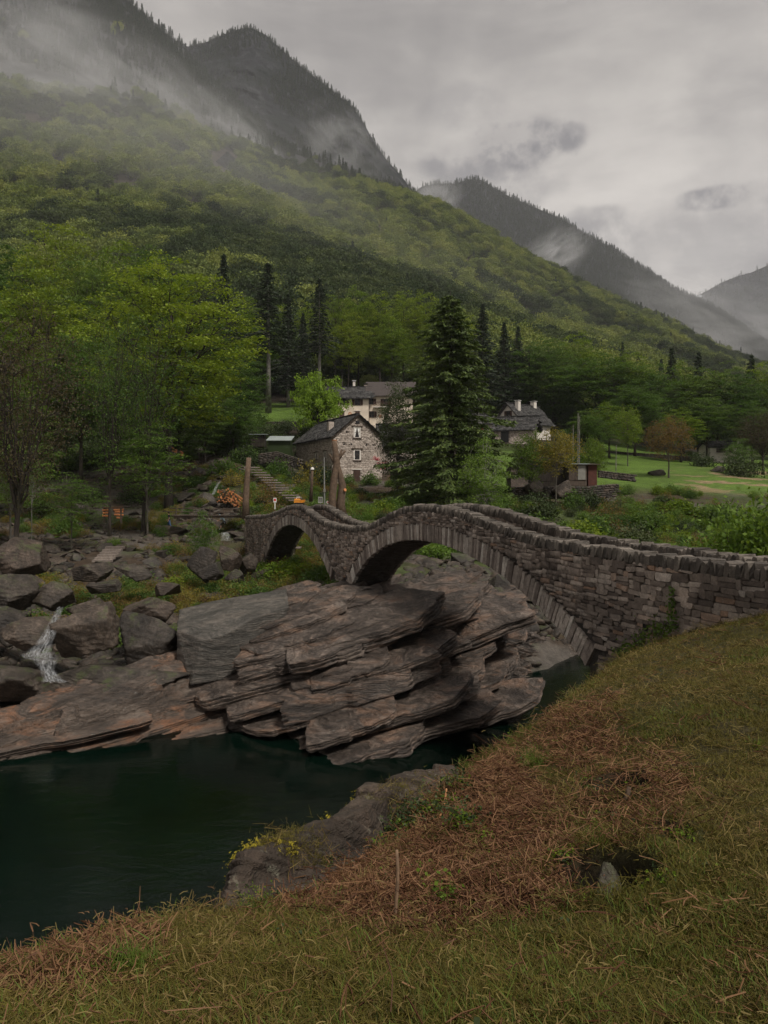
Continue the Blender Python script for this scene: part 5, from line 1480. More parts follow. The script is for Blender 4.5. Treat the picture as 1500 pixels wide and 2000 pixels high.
# ------------------------------------------------------------------ houses
def house(name, label, origin, rz, W, L, Hw, Hr, wallmat, roofmat, over=0.45, feats=(), stone=False, chimneys=(), base=0.8, tile=(0.55, 0.35), cat='house', roof_stones=True, seed=1):
    r = random.Random(seed)
    root = thing(name, label, cat, origin, rz)
    mb = MB()
    b = [(0, 0, -base), (W, 0, -base), (W, L, -base), (0, L, -base), (0, 0, Hw), (W, 0, Hw), (W, L, Hw), (0, L, Hw), (W / 2, 0, Hr), (W / 2, L, Hr)]
    mb.add(b, [(3, 2, 1, 0), (0, 1, 5, 8, 4), (3, 7, 9, 6, 2), (0, 4, 7, 3), (1, 2, 6, 5), (4, 8, 9, 7), (5, 6, 9, 8)], 0.5)
    mb.obj('wall', wallmat, root)
    faces = {'g': (Vector((0, 0, 0)), Vector((1, 0, 0)), Vector((0, -1, 0)), W), 'r': (Vector((W, 0, 0)), Vector((0, 1, 0)), Vector((1, 0, 0)), L), 'l': (Vector((0, L, 0)), Vector((0, -1, 0)), Vector((-1, 0, 0)), L), 'b': (Vector((W, L, 0)), Vector((-1, 0, 0)), Vector((0, 1, 0)), W)}
    holes = {}
    for f in feats: holes.setdefault(f[1], []).append((f[2] - f[4] / 2 - 0.12, f[2] + f[4] / 2 + 0.12, f[3] - 0.1, f[3] + f[5] + 0.12))
    if stone:
        pl = []
        for fk in ('g', 'r', 'l'):
            o, u, n, ln = faces[fk]
            z = -base + 0.1
            while z < Hr:
                h = r.uniform(0.09, 0.19); x = r.uniform(-0.1, 0)
                while x < ln:
                    w = r.uniform(0.18, 0.55); xm = x + w / 2; zm = z + h / 2
                    top = Hw if fk != 'g' else Hw + (Hr - Hw) * (1 - abs(xm - ln / 2) / (ln / 2)) - 0.1
                    if zm < top and xm < ln + 0.02 and not any(a < xm < b_ and c < zm < d for a, b_, c, d in holes.get(fk, ())):
                        pl.append((r.randrange(14), frame(o + u * xm + n * 0.02 + Vector((0, 0, zm)), u, n, UP, w * 0.95, 0.09 + r.uniform(0, 0.05), h * 0.88)))
                    x += w
                z += h
        o = join_placed('wall_stone', ST, pl, M['house_stone'], root); o['kind'] = 'stuff'
    # openings: (kind, face, u, z, w, h, options)
    for f in feats:
        kind, fk, u0, z0, w, h = f[:6]; opt = f[6] if len(f) > 6 else ''
        o, u, n, ln = faces[fk]
        c = o + u * u0 + Vector((0, 0, z0 + h / 2)); pr = 0.07 if stone else 0.02
        def bx(cc, sx, sz_, dep, off):
            m = MB(); M3 = Matrix((u, n, UP)).transposed()
            m.box(cc + n * (off), (sx, dep, sz_), M=M3); return m
        if kind == 'window':
            fr = MB(); M3 = Matrix((u, n, UP)).transposed()
            t = 0.07
            if 'surround' in opt: t = 0.16
            for dx, dz, sx, sz_ in ((-w / 2 - t / 2, 0, t, h + 2 * t), (w / 2 + t / 2, 0, t, h + 2 * t), (0, h / 2 + t / 2, w, t), (0, -h / 2 - t / 2, w, t)):
                fr.box(c + u * dx + UP * dz + n * pr, (sx, 0.08, sz_), M=M3, r=0.5)
            fo = fr.obj('window', M['limewash'] if 'surround' in opt else M['wood'], root)
            bx(c, w, h, 0.04, pr - 0.035).obj('pane', M['dark'], fo)
            m = MB(); m.box(c + n * (pr + 0.0), (0.04, 0.03, h), M=M3); m.box(c + n * (pr + 0.0), (w, 0.03, 0.035), M=M3); m.obj('glazing_bar', M['wood'], fo)
            if 'curtain' in opt:
                m = MB()
                for sg in (-1, 1):
                    m.add([c + u * sg * w / 2 + UP * h / 2 + n * (pr - 0.01), c + u * sg * 0.03 + UP * h / 2 + n * (pr - 0.01), c + u * sg * w * 0.42 - UP * h / 2 + n * (pr - 0.01), c + u * sg * w / 2 - UP * h / 2 + n * (pr - 0.01)], [(0, 1, 2, 3)])
                m.obj('curtain', M['white'], fo)
            if 'surround' in opt:
                bx(c - UP * (h / 2 + 0.12), w + 0.5, 0.09, 0.22, pr + 0.05).obj('sill', M['shutter'], fo)
                bx(c + UP * (h / 2 + 0.22), w + 0.9, 0.12, 0.18, pr + 0.04).obj('lintel', M['wood'], fo)
            if 'shut' in opt:
                for sg in (-1, 1):
                    bx(c + u * sg * (w / 2 + 0.07 + 0.22), 0.40, h + 0.08, 0.05, pr + 0.05).obj('shutter', M['red_shutter'] if 'red' in opt else M['shutter'], fo)
        elif kind == 'door':
            d = bx(c, w, h, 0.08, pr - 0.01).obj('door', M['shutter'], root)
            m = MB(); m.box(c + u * (w * 0.38) + n * (pr + 0.06), (0.05, 0.06, 0.12)); m.obj('handle', M['metal'], d)
            bx(c + UP * (h / 2 + 0.08), w + 0.4, 0.13, 0.14, pr + 0.02).obj('door_lintel', M['limewash'], root)
        elif kind == 'hole':
            bx(c, w, h, 0.05, pr + 0.02).obj('vent_hole', M['dark'], root)
        elif kind == 'balcony':
            sl = bx(c - UP * (h / 2), w, 0.14, 1.0, 0.5).obj('balcony', M['limewash'], root)
            m = MB(); M3 = Matrix((u, n, UP)).transposed()
            m.box(c + n * 0.97 + UP * (h / 2), (w, 0.06, 0.07), M=M3)
            for q_ in np.arange(-w / 2 + 0.05, w / 2, 0.14): m.box(c + u * q_ + n * 0.97, (0.07, 0.03, h), M=M3)
            m.obj('railing', M['shutter'], sl)
        elif kind == 'emblem':
            m = MB(); n_ = 16
            for q_ in range(n_):
                a0, a1 = 2 * pi * q_ / n_, 2 * pi * (q_ + 1) / n_
                vs_ = [c + u * cos(a) * rr + UP * sin(a) * rr + n * dd for dd in (0.01, 0.03) for a, rr in ((a0, w / 2), (a1, w / 2), (a1, w / 2 - 0.09), (a0, w / 2 - 0.09))]
                m.hexa(vs_)
            m.box(c + n * 0.02, (0.14, 0.02, w * 0.45), M=Matrix((u, n, UP)).transposed())
            m.obj('painted_ring', M['log'], root)
    # roof
    sl = (Hr - Hw) / (W / 2); ex = over; th = 0.16
    zE = Hw - sl * ex
    mb = MB()
    for sg in (0, 1):
        xe = -ex if sg == 0 else W + ex
        v = []
        for y in (-over, L + over):
            v.append([(xe, y, zE + 0.03), (W / 2, y, Hr + 0.03), (W / 2, y, Hr + th + 0.06), (xe, y, zE + th)])
        a, b2 = v
        mb.add(a + b2, [(0, 1, 2, 3), (7, 6, 5, 4), (0, 4, 5, 1), (1, 5, 6, 2), (2, 6, 7, 3), (3, 7, 4, 0)], 0.4)
    roof = mb.obj('roof', roofmat, root)
    if roof_stones:
        pl = []
        for sg in (0, 1):
            d = Vector(((1 if sg == 0 else -1), 0, sl)).normalized(); n = Vector((-d.z if sg == 0 else d.z, 0, abs(d.x)))
            o = Vector((-ex if sg == 0 else W + ex, -over, zE + th)); Ls = (W / 2 + ex) * sqrt(1 + sl * sl)
            t = 0.0
            while t < Ls - 0.1:
                y = r.uniform(-0.2, 0)
                while y < L + 2 * over:
                    w = r.uniform(0.3, 0.8) * tile[0] / 0.55
                    pl.append((r.randrange(14), frame(o + d * (t + 0.16) + Vector((0, y + w / 2, 0)) + n * r.uniform(0.02, 0.07), (d + n * 0.10).normalized(), Vector((0, 1, 0)), (n - d * 0.1).normalized(), tile[1] * r.uniform(1.0, 1.3), w, r.uniform(0.05, 0.09))))
                    y += w
                t += tile[1] * 0.75
        y = -over
        while y < L + over:
            w = r.uniform(0.4, 0.8); pl.append((r.randrange(14), frame(Vector((W / 2, y + w / 2, Hr + th + 0.09)), Vector((1, 0, 0)), Vector((0, 1, 0)), UP, 0.5, w, 0.09))); y += w
        o = join_placed('roof_stone', ST, pl, M['slate'], roof); o['kind'] = 'stuff'
    # rafters under the verge
    mb = MB()
    for sg in (0, 1):
        xe = -ex + 0.1 if sg == 0 else W + ex - 0.1
        mb.tube([(xe, -over + 0.12, zE - 0.02), (W / 2, -over + 0.12, Hr - 0.06)], 0.07, 4)
    mb.obj('verge_beam', M['wood'], roof)
    for cx_, cy_, cw, z1, wh in chimneys:
        zb = Hw + sl * min(cx_, W - cx_) - 0.2
        m = MB(); m.box((cx_, cy_, (zb + z1) / 2), (cw, cw, z1 - zb)); ch = m.obj('chimney', M['limewash'] if wh else M['house_stone'], roof)
        m = MB(); m.box((cx_, cy_, z1 + 0.22), (cw + 0.25, cw + 0.25, 0.07))
        for a in (-1, 1):
            for b2 in (-1, 1): m.box((cx_ + a * cw * .38, cy_ + b2 * cw * .38, z1 + 0.09), (0.1, 0.1, 0.2))
        m.obj('chimney_cap', M['slate'] if not wh else M['white'], root)
    return root

house('stone_house', 'pale rough stone house with steep stone roof behind the left end of the bridge', (-6.67, 100, 9.45), radians(24.6), 6.9, 15.0, 6.15, 8.95, M['house_core'], M['slate'],
      0.45, [('window', 'g', 3.4, 6.05, 0.72, 1.25, 'surround curtain'), ('window', 'g', 3.4, 3.1, 0.72, 1.2, 'surround'), ('door', 'g', 3.35, 0.0, 0.95, 1.75),
             ('window', 'l', 12.3, 3.4, 0.5, 0.7, 'surround'), ('window', 'l', 8.8, 3.4, 0.5, 0.7, 'surround'),
             ('hole', 'g', 3.45, 7.85, 0.5, 0.35), ('hole', 'g', 1.55, 5.0, 0.15, 0.2), ('hole', 'g', 2.6, 5.0, 0.13, 0.15), ('hole', 'g', 4.75, 5.0, 0.16, 0.2), ('hole', 'g', 5.75, 4.95, 0.13, 0.14), ('hole', 'g', 1.9, 6.6, 0.13, 0.14)],
      True, [(1.25, 4.2, 0.75, 8.35, False)])
def u_of(x, Yf, ox): return (x - CX) / FP * Yf - ox
cream = []
for kind, x0, x1, y0, y1, opt in [('window', 670, 677, 780, 790, 'shut'), ('window', 693, 703, 780, 791, 'shut'), ('door', 663, 672.7, 803, 818, ''), ('door', 694, 702.5, 803, 818, ''), ('window', 649, 656, 781, 790, 'shut')]:
    cream.append((kind, 'r', u_of((x0 + x1) / 2, 130, -9.6), zpix(y1, 130) - 19.0, (x1 - x0) / FP * 130, (y1 - y0) / FP * 130, opt))
cream.append(('emblem', 'r', u_of(683.5, 130, -9.6), zpix(812, 130) - 19.0, 0.62, 0.62))
house('cream_house', 'cream plastered house with brown shutters and white chimney behind the stone house', (-9.6, 137, 19.0), radians(-90), 7, 7.0, zpix(776, 130) - 19.0, zpix(757, 133) - 19.0, M['plaster'], M['slate'], 0.6, cream, False, [(3.4, 4.4, 0.42, 8.5, True), (3.2, 6.4, 0.5, 8.0, False)], seed=2)
wing = []
for kind, x0, x1, y0, y1, opt in [('window', 722, 729, 779, 789, 'shut'), ('window', 749, 758, 780, 795, 'shut'), ('window', 722, 730, 804, 815, 'shut'), ('door', 751, 757.5, 808, 819, '')]:
    wing.append((kind, 'r', u_of((x0 + x1) / 2, 131, -2.5), zpix(y1, 131) - 19.0, (x1 - x0) / FP * 131, (y1 - y0) / FP * 131, opt))
wing.append(('balcony', 'r', u_of(746, 131, -2.5), zpix(796, 131) - 19.0, 2.9, 0.85))
wing.append(('emblem', 'r', u_of(743, 131, -2.5), zpix(816, 131) - 19.0, 0.5, 0.5))
house('balcony_house', 'house wing with smooth brown roof and a small balcony right of the cream house', (-2.5, 138.6, 19.0), radians(-90), 7.6, 7.4, zpix(770, 131) - 19.0, zpix(748.5, 135) - 19.0, M['plaster'], M['brown_roof'], 0.7, wing, False, [(3.2, 6.6, 0.36, 8.2, True)], roof_stones=False, seed=3)
house('low_barn', 'low dark stone roofed barn squeezed behind the right side of the stone house', (-0.6, 112, 11.5), radians(-90), 5.5, 5.0, 3.2, 6.2, M['house_core'], M['slate'], 0.4, [], True, seed=4)
house('gabled_farmhouse', 'grey gabled farmhouse with two chimneys right of the big cedar', (21.8, 151.5, 18.6), radians(-45), 6.6, 9.7, 3.4, 6.9, M['limewash'], M['slate'], 0.6,
      [('window', 'g', 3.3, 4.4, 0.8, 1.1, 'shut'), ('window', 'g', 1.2, 1.6, 0.7, 0.9, ''), ('window', 'r', 2.5, 1.5, 0.7, 0.9, ''), ('window', 'r', 6.0, 1.5, 0.7, 0.9, '')], False, [(4.4, 1.6, 0.8, 7.4, True), (3.3, 8.6, 0.9, 7.9, True)], seed=5)
house('stone_barn', 'rough stone barn with dark low roof joined to the front of the grey farmhouse', (22.2, 147.0, 17.4), radians(-110), 4.4, 7.0, 2.7, 4.9, M['house_core'], M['slate'], 0.5, [('window', 'b', 2.2, 1.2, 0.5, 0.7, ''), ('hole', 'r', 1.8, 0.2, 1.4, 2.0)], True, seed=6)
house('whitewashed_cottage', 'whitewashed cottage with red shutter half hidden behind the cedar branches', (16.6, 154.0, 18.6), radians(-90), 4.2, 5.4, 3.3, 4.9, M['limewash'], M['slate'], 0.5, [('window', 'r', 2.0, 1.5, 0.6, 1.0, 'shut red'), ('window', 'r', 4.6, 1.0, 0.7, 1.0, '')], False, seed=7)
house('small_chalet', 'small white chalet with flat dark roof at the right end of the meadow', (59.0, 144, zpix(895, 140)), radians(-84), 4.0, 5.2, 2.1, 3.0, M['limewash'], M['slate'], 0.55, [('window', 'r', 2.1, 1.1, 0.8, 0.7, 'shut'), ('window', 'r', 4.0, 1.1, 0.5, 0.7, ''), ('balcony', 'r', 2.6, 0.9, 3.0, 0.5)], False, seed=8)

def shed(name, label, x0, x1, ytop, ybot, Y, depth, wallmat, roofmat, roofy=0.25, slope=0.15, planks=True, panel=None, cat='shed'):
    X0, X1 = (x0 - CX) / FP * Y, (x1 - CX) / FP * Y; zt, zb = zpix(ytop, Y), zpix(ybot, Y)
    root = thing(name, label, cat, ((X0 + X1) / 2, Y, zb))
    w, h = X1 - X0, zt - zb
    m = MB(); m.box((0, depth / 2, h / 2 - 0.3), (w, depth, h + 0.6)); m.obj('wall', wallmat, root)
    if planks:
        x = -w / 2
        pm = MB()
        while x < w / 2 - 0.05:
            pw = min(random.uniform(0.14, 0.22), w / 2 - x)
            o = MB(); o.box((x + pw / 2, -0.02 - random.uniform(0, .012), h / 2), (pw * 0.93, 0.03, h * random.uniform(0.95, 1.0))); o.obj('plank', wallmat, root)
            x += pw
    m = MB(); o_ = 0.25
    m.hexa([(-w / 2 - o_, -0.35, h + roofy * 0), (w / 2 + o_, -0.35, h), (w / 2 + o_, depth + 0.2, h + slope), (-w / 2 - o_, depth + 0.2, h + slope), (-w / 2 - o_, -0.35, h + 0.07), (w / 2 + o_, -0.35, h + 0.07), (w / 2 + o_, depth + 0.2, h + slope + 0.07), (-w / 2 - o_, depth + 0.2, h + slope + 0.07)])
    m.obj('roof', roofmat, root)
    if panel:
        px0, px1, mt = panel
        m = MB(); m.box((w * (px0 + px1) / 2, -0.07, h * 0.48), (w * (px1 - px0), 0.03, h * 0.9)); m.obj('panel', mt, root)
    return root
shed('garden_shed', 'low stone shed with pale sheet roof, leftmost of the sheds beside the meadow', 998, 1032, 907, 945, 80, 3, M['stone'], M['sheet'], planks=False)
shed('garden_shed', 'dark open fronted wooden shed under the yellow tree', 1040, 1110, 903, 940, 81, 3, M['bark_dark'], M['wood'])
shed('garden_shed', 'wooden shed with a pale grey door panel right of the yellow tree', 1111, 1146, 907, 938, 80, 3, M['wood'], M['sheet'], panel=(0.0, 0.42, M['grey_panel']))
shed('brick_hut', 'small red brown brick hut at the right end of the sheds', 1149, 1166, 908, 940, 80, 2, M['brick'], M['wood'], planks=False, cat='hut')
shed('garden_shed', 'tiny dark shed with pale flat roof above the rocky stream', 490, 516, 849, 864, 106, 2, M['bark_dark'], M['sheet'])
shed('polytunnel', 'pale plastic roofed shelter in the garden left of the stone house', 524, 566, 861, 880, 101, 3, M['leaf_dark'], M['sheet'], planks=False, slope=0.8, cat='shelter')

def wall_px(name, label, pts, Y, h, th, mat, cat='wall', ln=(0.25, 0.7)):
    """dry stone wall following photo points (x, y of its foot)"""
    w = [P(x, y, yy) for (x, y, yy) in pts]
    root = thing(name, label, cat, w[0]); pl = []; r = random.Random(len(label))
    for a, b in zip(w[:-1], w[1:]):
        d = (b - a); L = d.length; d.normalize(); n = Vector((d.y, -d.x, 0)).normalized(); up = Vector((0, 0, 1))
        z = 0
        while z < h:
            hh = r.uniform(0.14, 0.26); s = 0
            while s < L:
                ww = r.uniform(*ln); pl.append((r.randrange(14), frame(a - w[0] + d * (s + ww / 2) + up * (z + hh / 2 - 0.15), d, n, up, ww * .96, th, hh * .94))); s += ww
            z += hh
    place_parts('stone', ST, pl, mat, root, 0) if False else None
    o = join_placed('stone', ST, pl, mat, root); o['kind'] = 'stuff'
    return root
wall_px('terrace_wall', 'stone terrace wall edging the garden left of the stone house', [(505, 905, 98), (540, 900, 98), (585, 915, 97)], 98, 1.3, 0.5, M['boulder'])
wall_px('terrace_wall', 'dark stone wall below the upper lawn', [(510, 838, 132), (590, 838, 132)], 132, 1.4, 0.5, M['boulder'])
wall_px('retaining_wall', 'rough retaining wall under the sheds beside the meadow', [(1000, 975, 77), (1060, 972, 77.5), (1150, 972, 78), (1200, 968, 79)], 78, 1.25, 0.6, M['boulder'])
wall_px('garden_wall', 'low stone wall between the sheds and the copper tree', [(1168, 930, 84), (1235, 938, 84)], 84, 0.8, 0.4, M['boulder'])
wall_px('field_wall', 'low grey wall along the back edge of the right meadow', [(1170, 888, 140), (1250, 893, 140), (1390, 903, 138)], 140, 0.9, 0.5, M['boulder'])
wall_px('buttress_wall', 'pale stone buttress below the left end of the bridge', [(500, 1112, 57), (572, 1108, 57)], 57, 1.6, 0.7, M['stone'])

# stone stairs
st = thing('stone_stairs', 'long flight of stone steps climbing from the bridge to the garden', 'stairs', P(578, 976, 76))
for i in range(14):
    t = i / 13
    c = P(578 - 88 * t, 977 - 64 * t, 76 + 18 * t) - st.location
    m = MB(); m.box((c.x, c.y, c.z - 0.0), (1.9 + random.uniform(-.15, .15), 0.75, 0.13), rz=0.5 + random.uniform(-.04, .04)); m.obj('step', M['paving'], st)
st = thing('stone_stairs', 'short worn flight of steps among the rocks on the left bank', 'stairs', P(205, 1096, 55))
for i in range(6):
    c = P(200 + 5 * i, 1096 - 5.2 * i, 55 + 0.45 * i) - st.location
    m = MB(); m.box((c.x, c.y, c.z + 0.02), (1.35, 0.5, 0.16), rz=random.uniform(-.03, .03)); m.obj('step', M['paving'], st)

# log piles
def log_at(a, b, r, root):
    m = MB(); m.tube([a, b], [r, r * 0.97], 9, cap=False); o = m.obj('log', M['log_bark'], root)
    for e, q in ((a, b), (b, a)):
        d = (Vector(e) - Vector(q)).normalized(); mm = MB(); mm.tube([Vector(e) - d * 0.01, Vector(e) + d * 0.012], r * 0.98, 9); mm.obj('cut_end', M['log'], o)
r = random.Random(3)
lp = thing('log_pile', 'heap of freshly cut orange logs beside the pruned trunk near the stream', 'log pile', P(450, 985, 79))
for i in range(85):
    u = r.uniform(-1, 1); zz = r.uniform(0, 1) * (1.5 * (1 - max(0, u) * 0.75)) + (-0.9 * max(0, u) if u > 0.3 else 0)
    x = u * 1.25 + 0.0; c = Vector((x, r.uniform(-.3, .3), 0.15 + zz)); an = r.uniform(-0.35, 0.35)
    d = Vector((sin(an), cos(an), r.uniform(-.2, .2))) * 0.3
    log_at(c - d, c + d, r.uniform(0.06, 0.115), lp)
for i in range(10):
    c = Vector((r.uniform(0.2, 1.5), -0.4, r.uniform(-0.6, 0.8))); d = Vector((r.uniform(.3, .5), 0, r.uniform(-.4, -.1))); m = MB(); m.tube([c - d, c + d], 0.06, 6); m.obj('log', M['log'], lp)
lp = thing('log_stack', 'low stack of orange logs and planks between two trunks on the left bank', 'log stack', P(219, 1010, 67))
for i, (x0, x1, y) in enumerate([(-19, -4, -3), (-18, -3, -8), (-19, -6, -13), (4, 21, -5), (5, 20, -10), (3, 21, -14), (8, 18, 1), (-16, 20, -18)]):
    s = 67 / FP
    m = MB(); m.tube([(x0 * s, 0, -y * s), (x1 * s, r.uniform(-.1, .3), -y * s + r.uniform(-.06, .06))], 0.085, 8); m.obj('log', M['log'] if i < 7 else M['log_bark'], lp)
for sx in (-0.7, 0.75):
    m = MB(); m.box((sx, 0.1, 0.2), (0.12, 0.12, 1.4)); m.obj('stake', M['wood'], lp)
lp = thing('log_stack', 'stack of orange cut logs high on the wooded slope', 'log stack', on_hill(346, 97))
lp.location.z = zpix(892, 97)
for i in range(26):
    x = r.uniform(-1.1, 1.0); c = Vector((x, 0, 0.9 - x * 0.45 - r.uniform(0, 0.9)))
    m = MB(); m.tube([c, c + Vector((0.35, -0.5, -0.1))], 0.085, 7); m.obj('log', M['log'] if i % 3 else M['log_bark'], lp)

# pruned double trunk by the bridge, pole stumps, posts and lamps
pt = thing('pruned_tree', 'bare pruned double trunk with orange cut tops in front of the stone house', 'tree', P(660, 1006, 68))
def px3(x, y, Y=68, dy=0): return P(x, y, Y + dy) - pt.location
m = MB()
m.tube([px3(650, 1012), px3(649, 975), px3(652, 940), px3(658, 905), px3(655, 880), px3(653, 860)], [0.42, 0.36, 0.33, 0.31, 0.27, 0.24], 10)
m.obj('trunk', M['trunk_peeled'], pt, True)
m = MB(); m.tube([px3(670, 1012), px3(665, 985), px3(669, 948), px3(664, 925), px3(659, 905)], [0.44, 0.40, 0.34, 0.25, 0.2], 10)
m.obj('trunk', M['trunk_peeled'], pt, True)
for q in ([(659, 905), (663, 890), (668, 878)], [(660, 900), (667, 889), (675, 880)], [(655, 910), (648, 895), (643, 887)], [(668, 945), (662, 930)], [(669, 960), (674, 955)]):
    m = MB(); m.tube([px3(*a) for a in q], [0.13, 0.11, 0.09][:len(q)], 7); m.obj('branch', M['trunk_peeled'], pt, True)
m = MB(); m.tube([px3(653, 860.5), px3(653, 859.3)], 0.25, 10); m.obj('cut_top', M['log'], pt)
m = MB(); m.tube([px3(673, 957.5, dy=-.3), px3(674.5, 956.5, dy=-.4)], 0.14, 8); m.obj('cut_top', M['log'], pt)
pt = thing('pruned_tree', 'single bare pruned trunk standing between the log heap and the stairs', 'tree', P(481, 1008, 68))
m = MB(); m.tube([px3(480, 1014), px3(480, 975), px3(483, 930), px3(486, 894)], [0.36, 0.3, 0.25, 0.22], 9); m.obj('trunk', M['trunk_peeled'], pt, True)
m = MB(); m.tube([px3(486, 894.3), px3(486, 893.2)], 0.215, 9); m.obj('cut_top', M['wood'], pt)
pt = thing('lamp_post', 'wooden post with a small white cap lamp left of the thin metal pole', 'lamp', P(608, 978, 72))
m = MB(); m.tube([px3(607, 980, 72), px3(609, 940, 72), px3(610, 917, 72)], [0.17, 0.14, 0.11], 8); m.obj('post', M['trunk_peeled'], pt, True)
m = MB(); m.tube([px3(610, 917, 72), px3(610, 913, 72), px3(610, 912.4, 72)], [0.19, 0.12, 0.02], 10); m.obj('lamp_cap', M['white'], pt)
pt = thing('utility_pole', 'thin grey metal pole rising in front of the stone house corner', 'pole', P(634, 990, 71))
m = MB(); m.tube([px3(634, 992, 71), px3(633, 893, 71)], [0.075, 0.055], 7); m.obj('pole', M['metal'], pt)
m = MB(); m.box(px3(634, 958, 71) + Vector((0, -.06, 0)), (0.2, 0.12, 0.3)); m.obj('junction_box', M['grey_panel'], pt)
m = MB(); m.tube([px3(633, 911, 71), px3(629.5, 911, 71)], 0.03, 5); m.obj('bracket', M['metal'], pt)
for x, y0, y1, Y, lb in ((1128.5, 806, 905, 83, 'left one of two thin tall poles above the sheds'), (1131.5, 812, 905, 83.4, 'right one of two thin tall poles above the sheds'), (1119, 830, 900, 90, 'short thin pole left of the twin poles'), (1203, 868, 918, 88, 'thin bare post at the left side of the right meadow'),
                         (935, 775, 850, 120, 'thin pole standing between the cedar and the farmhouse')):
    pt = thing('garden_pole', lb, 'pole', P(x, y1, Y))
    m = MB(); m.tube([px3(x, y1 + 3, Y), px3(x + 0.5, y0, Y)], [0.055, 0.04], 6); m.obj('shaft', M['bark_pale'], pt)
    m = MB(); m.tube([px3(x + 0.5, y0 + 1, Y), px3(x + 0.5, y0 - .3, Y)], [0.06, 0.05], 6); m.obj('tip', M['wood'], pt)
# signs
sg = thing('warning_sign', 'small white sign with red square on a short post left of the small arch', 'sign', P(537, 994, 68))
m = MB(); m.box((0, 0.03, 0.35), (0.07, 0.05, 0.75)); m.obj('post', M['white'], sg)
m = MB(); m.box((0, 0, 0.78), (0.28, 0.03, 0.40)); b_ = m.obj('board', M['white'], sg)
m = MB(); m.box((0, -0.02, 0.80), (0.19, 0.012, 0.20)); m.obj('red_field', M['red'], b_)
sg = thing('notice_board', 'white notice board with dark print behind the small arch', 'sign', P(626, 986, 70))
m = MB(); m.box((0, 0.03, 0.2), (0.07, 0.05, 0.6)); m.obj('post', M['metal'], sg)
m = MB(); m.box((0, 0, 0.45), (0.42, 0.03, 0.55)); b_ = m.obj('board', M['white'], sg)
m = MB()
for rx_ in range(5):
    for zz in range(3): m.box((-0.14 + 0.07 * rx_ + random.uniform(-.01, .01), -0.02, 0.58 - zz * 0.12), (0.05, 0.012, 0.07))
m.obj('print', M['dark'], b_)
sg = thing('warning_sign', 'small tilted red and white sign right of the metal pole', 'sign', P(640.5, 984, 70))
m = MB(); m.box((0, 0, 0.12), (0.3, 0.03, 0.22), M=Matrix.Rotation(0.5, 3, 'Y')); b_ = m.obj('board', M['white'], sg)
m = MB(); m.box((0.02, -0.02, 0.13), (0.18, 0.012, 0.1), M=Matrix.Rotation(0.5, 3, 'Y')); m.obj('red_field', M['red'], b_)
m = MB(); m.box((0, 0.03, -0.1), (0.05, 0.05, 0.4)); m.obj('post', M['metal'], sg)
# orange machine
ex = thing('mini_dumper', 'small orange tracked machine parked just behind the hump of the small arch', 'machine', P(584, 989, 67))
m = MB(); m.box((-0.1, 0, 0.42), (0.62, 0.5, 0.22)); m.hexa([(-.40, -.25, .55), (.18, -.25, .55), (.14, .25, .55), (-.36, .25, .55), (-.34, -.2, .68), (.05, -.2, .68), (.02, .2, .68), (-.3, .2, .68)]); m.obj('body', M['orange'], ex)
m = MB(); m.hexa([(.18, -.28, .3), (.5, -.28, .36), (.5, .28, .36), (.18, .28, .3), (.14, -.3, .55), (.56, -.3, .58), (.56, .3, .58), (.14, .3, .55)]); m.obj('skip', M['orange'], ex)
m = MB(); m.tube([(-0.22, 0, 0.68), (-0.22, 0, 0.8), (0.1, 0, 0.8)], 0.035, 6); m.obj('exhaust', M['white'], ex)
for s_ in (-1, 1):
    m = MB(); m.tube([(-.4, s_ * .24, .16), (-.3, s_ * .24, .27), (.3, s_ * .24, .27), (.42, s_ * .24, .16), (.3, s_ * .24, .05), (-.3, s_ * .24, .05), (-.4, s_ * .24, .16)], 0.06, 6); m.obj('track', M['tyre'], ex)
# wooden footbridge with railing over the stream, left of the abutment
fb = thing('wooden_footbridge', 'rustic plank footbridge with log railings meeting the left end of the bridge', 'footbridge', P(400, 1012, 69))
def f3(x, y, Y=69): return P(x, y, Y) - fb.location
for (x0, y0, x1, y1, rr) in ((318, 999, 486, 1001, .045), (330, 992.5, 486, 994, .045)):
    m = MB(); m.tube([f3(x0, y0), f3((x0 + x1) / 2, (y0 + y1) / 2 + .8), f3(x1, y1)], rr, 6); m.obj('rail', M['wood'], fb)
for Yb in (69, 70.2):
    m = MB(); m.tube([f3(340, 1009, Yb), f3(484, 1009, Yb)], 0.10, 7); m.obj('beam', M['wood'], fb)
for x in (344, 378, 410, 437, 470):
    m = MB(); m.tube([f3(x, 1012), f3(x, 991)], 0.05, 6); m.obj('post', M['wood'], fb)
x = 340
while x < 482:
    m = MB(); m.box(f3(x, 1006.5, 69.6), (0.17, 1.5, 0.05)); m.obj('plank', M['wood'], fb); x += 4.2

